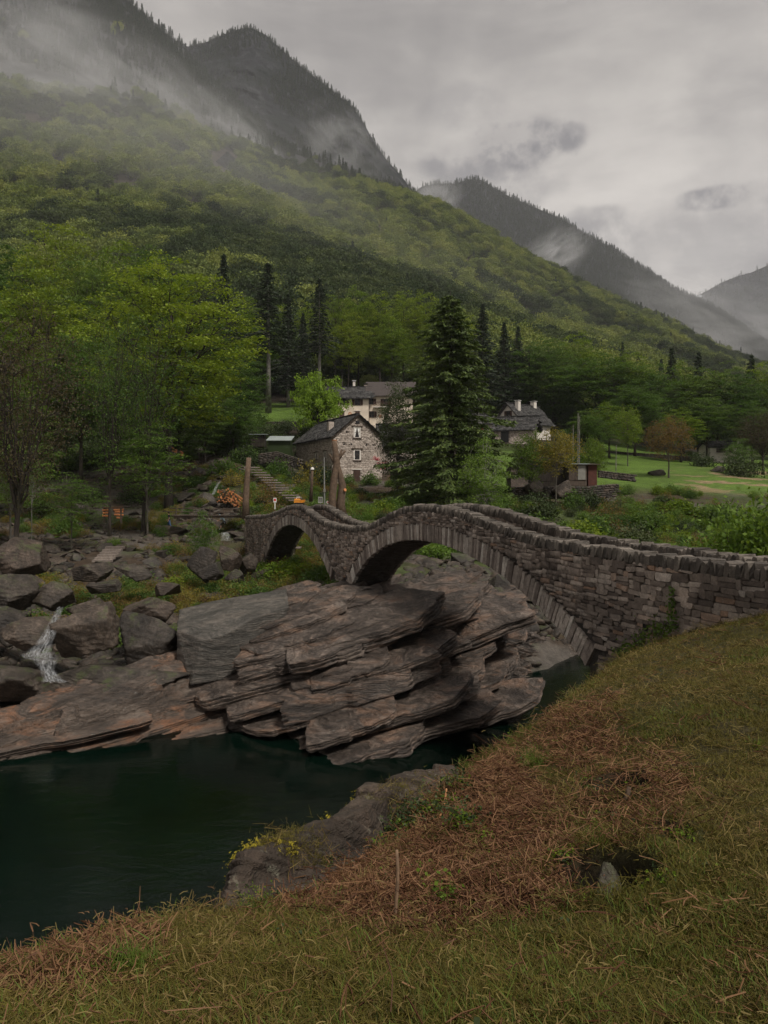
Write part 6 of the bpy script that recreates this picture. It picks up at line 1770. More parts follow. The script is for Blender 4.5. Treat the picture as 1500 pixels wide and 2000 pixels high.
# ------------------------------------------------------------------ people
def person(loc, joints, radii, edges, regions, label, rz=0, hair=None, scale=1.0):
    me = bpy.data.meshes.new('person'); me.from_pydata(joints, edges, []); me.update()
    tmp = bpy.data.objects.new('person_tmp', me); C.objects.link(tmp)
    bpy.context.view_layer.update()
    sk = tmp.modifiers.new('skin', 'SKIN'); sk.use_smooth_shade = True
    if not me.skin_vertices: bpy.context.view_layer.objects.active = tmp
    lay = me.skin_vertices[0].data if me.skin_vertices else None
    if lay is not None:
        for i, r_ in enumerate(radii): lay[i].radius = (r_, r_ * 0.85) if i not in (0, 1, 2) else (r_, r_ * 0.7)
        lay[0].use_root = True
    ss_ = tmp.modifiers.new('sub', 'SUBSURF'); ss_.levels = ss_.render_levels = 2
    dg = bpy.context.evaluated_depsgraph_get()
    m2 = bpy.data.meshes.new_from_object(tmp.evaluated_get(dg))
    bpy.data.objects.remove(tmp)
    m2.name = 'body'
    m2.materials.clear()
    mats = [M['skin'], regions['top'], regions['legs'], regions['shoe']]
    for m_ in mats: m2.materials.append(m_)
    fn = regions['fn']
    for p_ in m2.polygons: p_.material_index = fn(p_.center); p_.use_smooth = True
    root = thing('person', label, 'person', loc, rz); root.scale = (scale,) * 3
    link('body', m2, root)
    head = Vector(joints[regions['head']])
    bm = bmesh.new(); bmesh.ops.create_uvsphere(bm, u_segments=12, v_segments=8, radius=0.108)
    for v in bm.verts: v.co = Vector((v.co.x * 0.92 + 0.018, v.co.y * 0.95, v.co.z * 1.05 + 0.035)) + head
    for f in [f for f in bm.faces if f.calc_center_median().z < head.z - 0.02 and f.calc_center_median().x < head.x]: bm.faces.remove(f)
    h = bpy.data.meshes.new('hair'); bm.to_mesh(h); bm.free(); h.materials.append(hair or M['hair']); link('hair', h, root)
    for sgy in (-1, 1):
        m = MB(); m.box(head + Vector((-0.088, sgy * 0.034, 0.005)), (0.012, 0.022, 0.012)); m.obj('eye', M['dark'], root)
    m = MB(); m.add([head + Vector(v) for v in ((-0.092, -.012, -.02), (-0.092, .012, -.02), (-.118, 0, -.022), (-0.09, 0, .015))], [(0, 1, 2), (1, 3, 2), (3, 0, 2), (0, 3, 1)]); m.obj('nose', M['skin'], root)
    # hands: five fingers each
    for hi, dv in regions['hands']:
        c = Vector(joints[hi]); d = Vector(dv).normalized(); sdir = d.cross(Vector((0, 1, 0))).normalized() if abs(d.y) < .9 else Vector((0, 0, 1))
        m = MB()
        for k_, ln_ in enumerate((0.065, 0.078, 0.072, 0.055)):
            o_ = sdir * (0.028 - 0.019 * k_); m.tube([c + o_, c + o_ + d * ln_ * 0.6, c + o_ + d * ln_ + Vector((-.012, 0, 0))], [0.0095, 0.009, 0.007], 5)
        m.tube([c + sdir * 0.02 - d * 0.02, c + sdir * 0.055 + d * 0.02], [0.011, 0.008], 5)
        m.obj('fingers', M['skin'], root)
    return root
# joints: pelvis, belly, chest, neck, head, headtop | arms | legs   (facing -x)
J1 = [(0, 0, .92), (-.02, 0, 1.12), (-.05, 0, 1.33), (-.07, 0, 1.48), (-.09, 0, 1.60), (-.09, 0, 1.68),
      (-.05, .19, 1.39), (-.02, .23, 1.12), (-.20, .2, .98), (-.27, .19, .97),
      (-.05, -.19, 1.39), (.05, -.24, 1.13), (-.05, -.24, .92), (-.08, -.24, .86),
      (0, .1, .86), (-.18, .1, .48), (-.12, .1, .09), (-.27, .1, .04), (0, -.1, .86), (.10, -.1, .47), (.36, -.1, .16), (.30, -.1, .04)]
E1 = [(0, 1), (1, 2), (2, 3), (3, 4), (4, 5), (2, 6), (6, 7), (7, 8), (8, 9), (2, 10), (10, 11), (11, 12), (12, 13), (0, 14), (14, 15), (15, 16), (16, 17), (0, 18), (18, 19), (19, 20), (20, 21)]
R1 = [.15, .14, .17, .06, .095, .07, .065, .048, .036, .035, .065, .048, .036, .035, .10, .065, .045, .04, .10, .065, .045, .04]
def fn1(c):
    if c.z > 1.46: return 0
    if c.z < 0.10: return 3
    if c.z < 0.93 and abs(c.y) < 0.185: return 2
    if abs(c.y) > 0.17 and c.z < 1.2 : return 0
    return 1
person(on_hill(331, 73), J1, R1, E1, dict(top=M['blackcloth'], legs=M['jeans'], shoe=M['white'], fn=fn1, head=4, hands=[(9, (-1, 0, -.1)), (13, (-.2, 0, -1))]),
       'walker in black top and blue jeans striding left over the rocks')
J2 = [(0.05, 0, .80), (-.06, 0, .97), (-.22, 0, 1.14), (-.34, 0, 1.24), (-.43, 0, 1.32), (-.46, 0, 1.39),
      (-.22, .19, 1.2), (-.42, .22, 1.22), (-.62, .2, 1.3), (-.70, .19, 1.33),
      (-.22, -.19, 1.2), (-.30, -.25, .95), (-.48, -.2, .85), (-.55, -.2, .85),
      (0.03, .1, .74), (-.30, .1, .50), (-.38, .1, .09), (-.52, .1, .04), (0.06, -.1, .74), (.26, -.1, .42), (.62, -.1, .20), (.60, -.1, .06)]
def fn2(c):
    if c.x < -.30 and c.z > 1.2 and abs(c.y) < 0.13: return 0
    if c.z < 0.10: return 3
    if c.z < 0.40: return 0
    if c.z < 0.86 and abs(c.y) < 0.18: return 2
    if abs(c.y) > 0.17 and c.x < -.36: return 0
    return 1
person(on_hill(438, 71), J2, R1, E1, dict(top=M['greycloth'], legs=M['blackcloth'], shoe=M['white'], fn=fn2, head=4, hands=[(9, (-1, 0, .2)), (13, (-1, 0, 0))]),
       'bare legged walker in grey top and black shorts stepping over the stream', hair=M['greycloth'])

# ------------------------------------------------------------------ boulders
def boulder_mesh(seed, sub=4, K=11, mat=None, sharp=1.0, name='rock'):
    g = np.random.default_rng(seed)
    bm = bmesh.new(); bmesh.ops.create_icosphere(bm, subdivisions=sub, radius=1.0)
    V = np.array([v.co[:] for v in bm.verts]); F = np.array([[v.index for v in f.verts] for f in bm.faces]); bm.free()
    i_ = np.arange(K) + 0.5; ph = np.arccos(1 - 2 * i_ / K); th_ = pi * (1 + 5 ** 0.5) * i_ + g.random() * 6
    n = np.stack([np.cos(th_) * np.sin(ph), np.sin(th_) * np.sin(ph), np.cos(ph)], 1) + g.normal(size=(K, 3)) * 0.30; n /= np.linalg.norm(n, axis=1, keepdims=True); h = g.uniform(0.58, 0.95, K)
    dd = V @ n.T; rr = np.where(dd > 0.05, h / np.maximum(dd, 0.05), 9)
    pw = 46 * sharp
    R = (np.sum(np.minimum(rr, 3) ** -pw, axis=1)) ** (-1 / pw)
    R = np.minimum(R, 1.5)
    P_ = V * R[:, None]
    lay = P_ @ np.array([0.25, 0.1, 0.96]) * 5 + fbm(P_ * 1.5 + seed, 2)
    stepd = (np.floor(lay) - lay) * 0.035
    P_ = P_ * (1 + 0.05 * fbm(P_ * 2.2 + seed, 4) + 0.03 * fbm(P_ * 7 + seed, 3) + stepd * 1.3)[:, None]
    return mesh_np(name, P_, tris=F, mat=mat or M['boulder'])
BM = [boulder_mesh(500 + i, 5, 9 + i % 4) for i in range(10)]
BS = [boulder_mesh(550 + i, 2, 8) for i in range(6)]
def boulder_px(x0, y0, x1, y1, Y, label, k=None, rz=None, depth=None, mat=None, name='boulder', group=None, cat='boulder', tilt=0.0):
    if Y > 54 and not (1000 < x0 < 1200):     # far ones rest where the line of sight meets the ground
        Ys = np.linspace(Y * 0.72, Y * 1.35, 500); Xs = ((x0 + x1) / 2 - CX) / FP * Ys
        dd = (CZ - (y1 - (y1 - y0) * 0.3 - YH) / FP * Ys) - hill_z(Xs, Ys)
        Y = float(Ys[int(np.argmax(dd < 0))]) if (dd < 0).any() else Y
    w = (x1 - x0) / FP * Y; h = (y1 - y0) / FP * Y
    c = P((x0 + x1) / 2, (y0 + y1) / 2, Y)
    me = BM[(k if k is not None else random.randrange(10)) % 10]
    o = link(name, me, None, c, (random.uniform(-.1, .1), tilt, rz if rz is not None else random.uniform(-.4, .4)), (w * 0.55, (depth or max(w, h) * 0.9) * 0.5, h * 0.58))
    return tag(o, label, cat, group)
BIG = [
 (-70, 1135, 62, 1196, 36, 'dark sloping boulder cut by the left edge above the waterfall'),
 (-40, 1178, 48, 1250, 33, 'dark boulder at the left edge just above the flat brown one'),
 (22, 1212, 116, 1262, 30.5, 'flat brown boulder left of the waterfall lip'),
 (104, 1190, 228, 1285, 30, 'big dark angular boulder right of the waterfall'),
 (-60, 1298, 98, 1378, 27.6, 'rounded grey brown rock hump left of the waterfall foot'),
 (100, 1302, 330, 1352, 28.8, 'long low dark rock below the waterfall, right side'),
 (228, 1215, 350, 1300, 31.5, 'dark square boulder between the waterfall and the big block'),
 (240, 1165, 345, 1225, 34, 'mossy flat topped boulder above the dark square one'),
 (150, 1170, 215, 1200, 35, 'small dark boulder at the top of the waterfall'),
 (60, 1135, 150, 1190, 37, 'slanted grey boulder left of the waterfall source'),
 (140, 1105, 215, 1135, 42, 'long flat grey slab by the short steps'),
 (235, 1100, 285, 1130, 43, 'light edged boulder below the short steps'),
 (0, 1060, 90, 1125, 42, 'dark boulder below the pale mottled trunk'),
 (170, 1135, 235, 1160, 40, 'low dark boulder in the middle of the left bank'),
 (300, 1135, 350, 1165, 41, 'reddish brown block under the fern bank'),
 (370, 1075, 415, 1130, 47, 'pointed pale boulder near the middle of the left bank'),
 (425, 1075, 470, 1112, 49, 'broad grey boulder left of the small arch'),
 (465, 1080, 505, 1125, 50, 'tall pale boulder leaning on the bridge end'),
 (395, 1100, 440, 1130, 46, 'dark rough boulder below the pointed pale one'),
 (440, 1112, 480, 1142, 47, 'grey boulder in front of the bridge abutment'),
 (490, 1118, 530, 1145, 49, 'low boulder below the pale buttress'),
 (450, 1035, 482, 1052, 66, 'flat rock over the little cascade'),
 (390, 965, 420, 990, 76, 'big slanted boulder in the upper stream bed'),
 (395, 940, 415, 962, 80, 'square boulder below the thread of falling water'),
 (335, 960, 380, 985, 78, 'long brown boulder on the upper slope'),
 (370, 915, 395, 935, 86, 'light grey boulder high in the stream bed'),
 (300, 1030, 360, 1050, 68, 'flat grey rock under the first walker'),
 (760, 1113, 820, 1140, 46, 'rounded boulder seen through the main arch, left one'),
 (812, 1120, 870, 1142, 47, 'long low boulder seen through the main arch, middle one'),
 (820, 1135, 905, 1182, 42, 'big pale slanted boulder seen through the main arch'),
 (880, 1165, 948, 1202, 40, 'reddish boulder on top of the outcrop near the right arch foot'),
 (905, 1125, 960, 1150, 46, 'small pale boulder behind the slanted one'),
 (960, 1128, 998, 1170, 44, 'upright brown boulder close to the right arch side'),
 (945, 1160, 985, 1182, 42, 'small boulder left of the upright brown one'),
 (1000, 1175, 1040, 1192, 43, 'small pale boulder beside the arch ring'),
 (700, 1095, 740, 1120, 48, 'dark boulder in the shade under the main arch'),
 (875, 1085, 925, 1110, 56, 'mossy boulder behind the main arch'),
 (1024, 935, 1062, 975, 76.3, 'huge rounded pale boulder under the sheds'),
 (1085, 940, 1120, 972, 77, 'pale boulder under the shed with the grey door'),
 (1388, 910, 1416, 926, 96, 'dark rounded boulder on the right meadow'),
 (1262, 920, 1302, 931, 95, 'low brown rock heap at the foot of the copper tree'),
 (552, 905, 575, 925, 86, 'dark boulder beside the upper stairs'),
 (560, 925, 600, 950, 83, 'shaded boulder between the stairs and the lamp post'),
]
for i, b in enumerate(BIG): boulder_px(*b, k=i)
# the great overhanging block on the left of the outcrop
def block():
    pts = [(345, 1228, 29.6), (395, 1252, 28.2), (440, 1240, 28.4), (500, 1205, 29.2), (565, 1185, 30.2), (560, 1150, 34.5), (420, 1172, 34.0), (350, 1190, 32.5),
           (345, 1322, 29.3), (372, 1338, 28.1), (430, 1330, 28.2), (478, 1300, 28.6), (520, 1262, 29.5), (565, 1240, 30.5), (560, 1290, 34), (350, 1320, 33)]
    bm = bmesh.new()
    for p in pts: bm.verts.new(P(*p))
    bmesh.ops.convex_hull(bm, input=bm.verts[:])
    bmesh.ops.triangulate(bm, faces=bm.faces[:])
    for _ in range(5): bmesh.ops.subdivide_edges(bm, edges=[e for e in bm.edges if e.calc_length() > 0.12], cuts=1, use_grid_fill=False); bmesh.ops.triangulate(bm, faces=bm.faces[:])
    bm.normal_update()
    V = np.array([v.co[:] for v in bm.verts]); F = np.array([[v.index for v in f.verts] for f in bm.faces]); bm.free()
    c = V.mean(0); d = V - c; d /= np.linalg.norm(d, axis=1, keepdims=True)
    q = V @ np.array([-0.25, 0.1, 0.96]) * 2.6 + 0.5 * fbm(V * 0.7, 2)
    V = V + d * (0.05 * fbm(V * 0.8, 3) + 0.03 * (np.floor(q) - q) + 0.035 * fbm(V * 3.5, 4))[:, None]
    o = link('overhanging_block', mesh_np('overhanging_block', V, tris=F, mat=M['block']))
    tag(o, 'great grey overhanging block with a pale flat top left of the layered outcrop', 'rock')
block()
def crag_at(x, y, w, h, k, label):
    Ys = np.linspace(190, 1200, 1200); Xs = (x - CX) / FP * Ys
    i = int(np.argmax((CZ - (y - YH) / FP * Ys) - hill_z(Xs, Ys) < 0)); Y = Ys[i]
    me = boulder_mesh(980 + k, 5, 16, M['cliff'], name='crag')
    o = link('crag', me, None, P(x, y, Y) + Vector((0, 6, -2)), (0.35, 0.2, 0.3), (w / FP * Y / 2, w / FP * Y / 2.6, h / FP * Y / 2)); tag(o, label, 'crag')
crag_at(440, 325, 78, 78, 0, 'dark rocky crag with pale streaks standing out of the green slope')
crag_at(478, 350, 40, 50, 1, 'small dark crag just below the larger one on the green slope')
crag_at(250, 380, 80, 16, 2, 'low bare rock band in the green slope at the left')
crag_at(585, 440, 50, 14, 3, 'pale bare patch of rock in the middle of the green slope')
# medium boulders scattered over the left bank and stream bed
g = np.random.default_rng(31)
def zone_boulders(n, xr, Yr, sr, label, group, seed, cond=None, sub=None):
    g = np.random.default_rng(seed); c = 0
    while c < n:
        x = g.uniform(*xr); Y = exp(g.uniform(log(Yr[0]), log(Yr[1])))
        if cond and not cond(x, Y): continue
        s = g.uniform(*sr); p = on_hill(x, Y)
        o = link('boulder', BM[g.integers(0, 10)], None, (p.x, p.y, p.z + s * 0.12), (g.normal() * .25, g.normal() * .25, g.random() * 6.28), (s * g.uniform(.8, 1.3), s * g.uniform(.8, 1.2), s * g.uniform(.4, .8)))
        ph = '' if not sub else ' ' + sub[0][min(len(sub[0]) - 1, int((x - xr[0]) / (xr[1] - xr[0]) * len(sub[0])))] + (', lower down' if Y < sqrt(Yr[0] * Yr[1]) else ', higher up')
        sz_ = '' if not sub else ('small ' if s < (sr[0] + sr[1]) / 2 else 'larger ')
        tag(o, (sz_ + label + ph).strip(), 'boulder', group + ph if sub else group); c += 1
zone_boulders(70, (90, 500), (37, 62), (0.28, 0.72), 'grey boulder', 'loose boulders', 1, sub=[['below the log stack', 'around the short steps', 'below the small round tree', 'near the left end of the bridge']])
zone_boulders(60, (300, 470), (70, 100), (0.35, 0.9), 'dark boulder of the upper stream', 'stream boulders', 2, lambda x, Y: abs(x - (400 - (Y - 75) * 0.6)) < 55, sub=[['left of the water', 'in the water course', 'beside the heap of orange logs']])
zone_boulders(26, (820, 1080), (40, 50), (0.3, 0.7), 'brown boulder behind the outcrop seen through the main arch', 'boulders behind the main arch', 3)
zone_boulders(22, (-40, 120), (36, 60), (0.4, 1.0), 'dark boulder below the trees at the far left', 'boulders under the left trees', 4)
zone_boulders(16, (1030, 1150), (38.5, 46), (0.3, 0.8), 'brown rock at the water edge behind the right foot of the bridge', 'rocks behind the right foot of the bridge', 5)
# rubble
N = 15000
xv = g.uniform(-250, 1100, N); Yv = np.exp(g.uniform(log(30), log(105), N)); Xv = (xv - CX) / FP * Yv
d = fbm(np.stack([Xv, Yv, Xv * 0], 1) * 0.25, 3)
k = ((xv < 520) & (d > -0.25)) | ((xv > 740) & (Yv < 52) & (d > 0.05)); xv, Yv, Xv = xv[k], Yv[k], Xv[k]; n = len(Xv)
s = 0.08 + 0.45 * g.random(n) ** 2.4
scatter('rubble', np.stack([Xv, Yv, hill_z(Xv, Yv)], 1), g.random((n, 3)) * np.array([.6, .6, 6.28]), np.stack([s * g.uniform(.8, 1.5, n), s, s * g.uniform(.4, .9, n)], 1), g.integers(0, 6, n), BS, 'broken stones filling the gaps between the boulders', 'rubble')

# ------------------------------------------------------------------ falling water
def make_fall():
    m, k = mat_new('falling_water')
    uv = k.n('CombineXYZ', {'X': k.n('Attribute', attribute_name='across').outputs['Fac'], 'Y': k.n('Attribute', attribute_name='down').outputs['Fac'], 'Z': 0.0}).outputs[0]
    n = k.noise(k.mapping(uv, (16, 3.2, 1)), 1.0, 6, 0.7, 0.6); e = k.n('Attribute', attribute_name='edge').outputs['Fac']
    a = k.math('MULTIPLY', k.ramp(n, [(0.40, 0.02), (0.72, 0.75)]), e)
    p = k.n('BsdfPrincipled', {'Base Color': (0.42, 0.43, 0.44, 1), 'Roughness': 0.4, 'Alpha': a}).outputs[0]
    return finish(m, k, p)
M['fall'] = make_fall()
def cascade(label, pts, widths, n=9, seed=1):
    g = np.random.default_rng(seed); w = np.array([tuple(P(*p)) for p in pts]); N = 60; nu = 22
    t = np.linspace(0, len(w) - 1, N)
    c = np.stack([np.interp(t, np.arange(len(w)), w[:, i]) for i in range(3)], 1); wd = np.interp(t, np.arange(len(w)), widths)
    u = np.linspace(-1, 1, nu)
    V = c[:, None] + np.array([0.5, 0, 0]) * (u[None, :] * wd[:, None])[..., None]
    V[..., 1] -= 0.10 * wd[:, None] * (1 - u[None, :] ** 2)
    q = np.stack([u[None, :] * 3 + 0 * t[:, None], t[:, None] * 1.2 + 0 * u[None, :], 0 * V[..., 0]], -1)
    f = fbm(q + seed, 4); V[..., 1] += 0.10 * f; V[..., 2] += 0.05 * f; V[..., 0] += 0.12 * wd[:, None] * fbm(q * 0.6 + 9 + seed, 3)
    dn = np.r_[0, np.cumsum(np.linalg.norm(np.diff(c, axis=0), axis=1))]
    me = mesh_np('waterfall', V.reshape(-1, 3), grid_quads(N, nu), mat=M['fall'], smooth=True,
                 attrs={'across': np.tile(u * 0.5, N) * np.repeat(wd, nu), 'down': np.repeat(dn, nu), 'edge': np.tile(np.clip((1 - np.abs(u)) * 2.2, 0, 1), N)})
    return tag(link('waterfall', me), label, 'waterfall')
def cascade_old(label, pts, widths, n=9, seed=1):
    r = random.Random(seed); w = [P(*p) for p in pts]
    mb = MB()
    for s_ in range(n):
        off = (s_ / (n - 1) - 0.5) if n > 1 else 0
        path = []; rad = []
        for i, (p, wd) in enumerate(zip(w, widths)):
            for q_ in range(4):
                t = q_ / 4
                a = p.lerp(w[min(i + 1, len(w) - 1)], t); wd2 = wd + (widths[min(i + 1, len(w) - 1)] - wd) * t
                path.append(a + Vector((off * wd2 + r.uniform(-.03, .03), r.uniform(-.06, .06), r.uniform(-.02, .02)))); rad.append(max(0.008, wd2 / n * r.uniform(0.12, 0.5)))
        mb.tube(path, rad, 5)
    return tag(mb.obj('waterfall', M['foam'], None, True), label, 'waterfall')
cascade('white waterfall dropping between dark boulders at the left', [(118, 1186, 32.5), (112, 1202, 30.8), (96, 1238, 28.7), (82, 1262, 28.3), (74, 1283, 27.9), (88, 1290, 27.4), (92, 1308, 27.0), (100, 1326, 26.6), (112, 1331, 26.3)], [0.3, 0.35, 0.5, 0.7, 1.3, 1.0, 0.6, 0.7, 1.1], 16)
cascade('short curtain of water below the second walker', [(440, 1040, 64), (440, 1046, 63.6), (440, 1056, 63.5)], [0.7, 0.8, 0.9], 14, 2)
cascade('thin thread of water in the upper stream bed', [(430, 941, 80), (424, 948, 79.5), (420, 956, 79), (416, 966, 78.5)], [0.2, 0.3, 0.35, 0.4], 4, 3)

# ------------------------------------------------------------------ undergrowth
SH = [shrub_mesh(700 + i, m_, name='shrub', ls=l_, n=n_, per=p_) for i, (m_, l_, n_, p_) in enumerate([(M['leaf'], .16, 60, 24), (M['leaf_mid'], .16, 60, 24), (M['leaf_dark'], .14, 60, 24), (M['leaf_yellow'], .12, 50, 16), (M['leaf_red'], .11, 50, 14), (M['fern'], .15, 60, 22), (M['leaf_mid'], .1, 40, 14)])]
FE = [fern_mesh(720 + i, M['fern'], 10 + i, 0.55) for i in range(4)]
def shrub_px(x, y, Y, w, h, k, label, name='shrub', group=None, cat='shrub', onhill=True):
    p = on_hill(x, Y) if onhill else P(x, y, Y)
    o = link(name, SH[k], None, p, (0, 0, random.uniform(0, 6.28)), (w / 2, w / 2, h / 1.2))
    return tag(o, label, cat, group)
for (x, Y, w, h, k, lb) in [
 (500, 99, 2.8, 2.2, 2, 'dark shrub under the tiny dark shed'), (545, 96, 3.4, 2.6, 1, 'bushy shrub hanging over the garden terrace wall'), (580, 95, 2.6, 2.0, 2, 'dark ivy shrub at the left wall of the stone house'), (603, 88, 3.4, 3.6, 3, 'yellowish shrub climbing at the stone house corner'),
 (632, 90, 3.2, 3.0, 2, 'round dark glossy shrub below the stone house corner'), (590, 82, 2.6, 1.8, 6, 'thin shrub left of the lamp post'), (682, 97, 1.6, 1.4, 5, 'bright green shrub left of the house door'), (725, 98, 2.4, 1.6, 1, 'low shrub right of the house door'),
 (455, 88, 3.4, 2.0, 3, 'golden shrub above the heap of orange logs'), (440, 92, 3, 2.2, 1, 'green shrub left of the golden one'), (510, 82, 2.6, 2.0, 4, 'brown dead looking shrub right of the single pruned trunk'), (530, 79, 3.4, 2.2, 4, 'dark reddish brush heap beside the stairs'),
 (535, 74, 2.8, 1.6, 4, 'reddish brown brush behind the small arch'), (560, 80, 2.0, 1.2, 0, 'grassy shrub on the lower stairs side'), (690, 72, 1.7, 1.3, 0, 'bright fern like shrub right of the pruned double trunk'), (718, 71, 1.9, 1.2, 5, 'bright low shrub in the dip between the humps'),
 (745, 73, 2.4, 1.4, 0, 'green shrub above the valley of the bridge'), (770, 75, 2.8, 1.5, 5, 'wide fresh green shrub left of the main hump'), (800, 80, 3.2, 1.6, 1, 'shrub at the foot of the dark evergreen'), (735, 84, 2.2, 1.2, 4, 'rust brown shrub in the garden below the house'),
 (770, 86, 2.0, 1.2, 4, 'orange brown shrub below the evergreen'), (850, 74, 3.2, 1.4, 0, 'low green shrub under the cedar, left'), (900, 70, 3.6, 1.6, 0, 'low green shrub under the cedar, right'), (1000, 64, 3.0, 1.8, 2, 'dark shrub behind the crest of the main hump'),
 (1050, 62, 3.6, 2.0, 1, 'mid green shrub behind the far parapet'), (1090, 60, 3.2, 1.8, 2, 'dark shrub below the retaining wall'), (1130, 62, 4.0, 2.0, 0, 'wide bright shrub below the sheds'), (1165, 66, 3.4, 1.8, 1, 'green shrub right of the wide bright one'),
 (1200, 66, 3.2, 1.8, 4, 'reddish brown shrub at the end of the retaining wall'), (1180, 72, 3.0, 1.7, 4, 'dry reddish bramble below the brick hut'), (1235, 64, 3.4, 2.0, 2, 'dark shrub left of the dark river gap'), (1215, 76, 2.6, 2.2, 6, 'bare twiggy shrub at the meadow corner'),
 (1270, 70, 3.4, 1.8, 1, 'green shrub on the meadow bank above the river gap'), (1330, 74, 3.6, 1.6, 0, 'grassy shrub on the lower meadow edge'), (1150, 76, 2.6, 2.2, 2, 'dark shrub in front of the brick hut'), (1118, 75, 2.4, 1.9, 1, 'green shrub below the grey door panel'), (1182, 80, 2.4, 2.0, 6, 'thin shrub right of the brick hut'), (1045, 75, 2.4, 1.8, 2, 'dark shrub under the green garden tree'),
 (1400, 72, 4, 2.2, 1, 'broad shrub behind the big bushes, left'), (1460, 70, 4, 2.4, 2, 'broad dark shrub behind the big bushes, right'),
 (1060, 70, 3.2, 2.2, 2, 'dark shrub in front of the huge pale boulder'), (985, 72, 2.8, 1.8, 1, 'shrub right of the light green bush tree'),
 (1450, 106, 5, 3.0, 2, 'dark shrub right of the boulder on the meadow'), (1370, 122, 4, 2.2, 2, 'dark shrub left of the small chalet'),
 (300, 90, 3, 2, 2, 'dark shrub under the big beech'), (260, 84, 3, 2, 2, 'dark shrub behind the grey trunk'), (180, 82, 3, 1.8, 2, 'dark shrub in the left wood'), (90, 74, 3.4, 2.2, 2, 'dark shrub left of the log stack'), (130, 66, 2.6, 1.8, 1, 'low green shrub in the left wood'),
 (215, 44, 1.7, 0.9, 1, 'low leafy shrub on the middle rocks'), (260, 40, 1.5, 0.8, 0, 'bright leafy plant on the middle rocks'), (245, 36.5, 1.9, 1.1, 1, 'leafy shrub spilling over the mossy boulder'), (380, 37.5, 1.6, 0.9, 5, 'bright ivy clump above the great block'),
 (315, 41, 1.6, 0.8, 1, 'green clump above the reddish block'), (335, 47, 2.0, 1.0, 0, 'green clump in the middle of the left bank'), (270, 50, 2.0, 1.0, 1, 'green clump right of the short steps'), (480, 44, 2.2, 1.0, 1, 'green clump below the left abutment'),
 (560, 48, 2.8, 1.1, 0, 'long grassy clump under the small arch'), (600, 46, 2.6, 1.0, 0, 'bright grassy clump right of the small arch'), (620, 43, 2.0, 0.9, 1, 'green clump by the middle foot of the bridge'), (520, 46, 2.2, 1.0, 6, 'thin grassy clump under the pale buttress'),
 (590, 31.5, 0.8, 0.7, 0, 'small leafy plant rooted in the outcrop face'), (575, 30.5, 0.8, 0.9, 3, 'dry yellow grass tuft hanging on the outcrop'), (780, 53, 2.4, 0.9, 0, 'grass clump seen through the main arch'), (850, 52, 2.6, 1.0, 5, 'bright grass clump seen through the main arch'),
 (950, 54, 2.6, 1.0, 0, 'green clump seen through the right side of the arch')]:
    shrub_px(x, 0, Y, w, h, k, lb)
for i, (x, Y) in enumerate([(735, 92), (741, 91), (747, 92.5), (738, 95), (752, 90)]):
    p = on_hill(x, Y); me = shrub_mesh(760 + i, M['flower'], 0.5, 0.4, 14, 10, 0.09, name='blossom')
    o = link('red_flowers', me, None, (p.x, p.y, zpix(898 + 9 * (i % 3), Y)), (0, 0, i)); tag(o, 'cluster of red rhododendron blossom right of the stone house', 'flowers', 'red blossom by the stone house')
# big bushes on the near bank behind the bridge
for (x, Y, w, h, k, lb) in [(1325, 31, 2.6, 1.9, 0, 'bright leafy bush directly behind the far parapet'), (1385, 33, 4.2, 2.9, 1, 'big rounded green bush behind the bridge'), (1455, 31, 4.2, 3.1, 0, 'tallest green bush behind the bridge, right'), (1530, 30, 4.0, 3.2, 1, 'green bush behind the bridge cut by the right edge'), (1290, 36, 2.4, 1.4, 1, 'low shaded bush at the dark river gap'), (1420, 38, 5, 3.2, 2, 'dark bush behind the big rounded green one')]:
    X = (x - CX) / FP * Y; z = bz(X, Y)
    me = shrub_mesh(900 + x, {0: M['fern'], 1: M['leaf'], 2: M['leaf_dark']}[k], 1.0, 1.2, 190, 30, 0.11, name='bush')
    o = link('bush', me, None, (X, Y, z - 0.1), (0, 0, x), (w / 2, w / 2, h / 1.2)); tag(o, lb, 'bush')
# woodland floor and bank cover
def cover(name, n, xr, Yr, meshes, sr, label, cat, cond, seed):
    g = np.random.default_rng(seed); xv = g.uniform(*xr, n); Yv = np.exp(g.uniform(log(Yr[0]), log(Yr[1]), n)); Xv = (xv - CX) / FP * Yv
    d = fbm(np.stack([Xv, Yv, Xv * 0], 1) * 0.18 + seed, 4); k = cond(xv, Yv, d); Xv, Yv = Xv[k], Yv[k]; m = len(Xv)
    return scatter(name, np.stack([Xv, Yv, hill_z(Xv, Yv) + 0.02], 1), np.stack([g.normal(0, .15, m), g.normal(0, .15, m), g.random(m) * 6.28], 1), g.uniform(*sr, m), g.integers(0, len(meshes), m), meshes, label, cat)
cover('undergrowth', 3600, (480, 1650), (52, 125), [SH[0], SH[1], SH[5], SH[2], SH[4]], (0.35, 0.9), 'low green and brown undergrowth on the far bank', 'undergrowth',
      lambda x, Y, d: (d > -0.12) & (meadow((x - CX) / FP * Y, Y) < 0.3) & ~((x > 640) & (x < 760) & (Y > 92)) & ~((Y > 96) & (x < 660)), 41)
cover('ferns', 5200, (-100, 700), (34, 100), FE + [SH[1], SH[4], SH[3]], (0.3, 0.8), 'ferns and small plants between the rocks of the left bank', 'ferns', lambda x, Y, d: (d > -0.02), 42)
cover('forest_floor', 2600, (-350, 2000), (100, 200), [SH[2], SH[1], SH[2]], (0.8, 1.9), 'dark brush on the floor of the wood', 'undergrowth', lambda x, Y, d: (d > -0.25) & (meadow((x - CX) / FP * Y, Y) < 0.1) & ~((x > 630) & (x < 800) & (Y < 140)) & ~((x > 930) & (x < 1090) & (Y < 160)), 43)

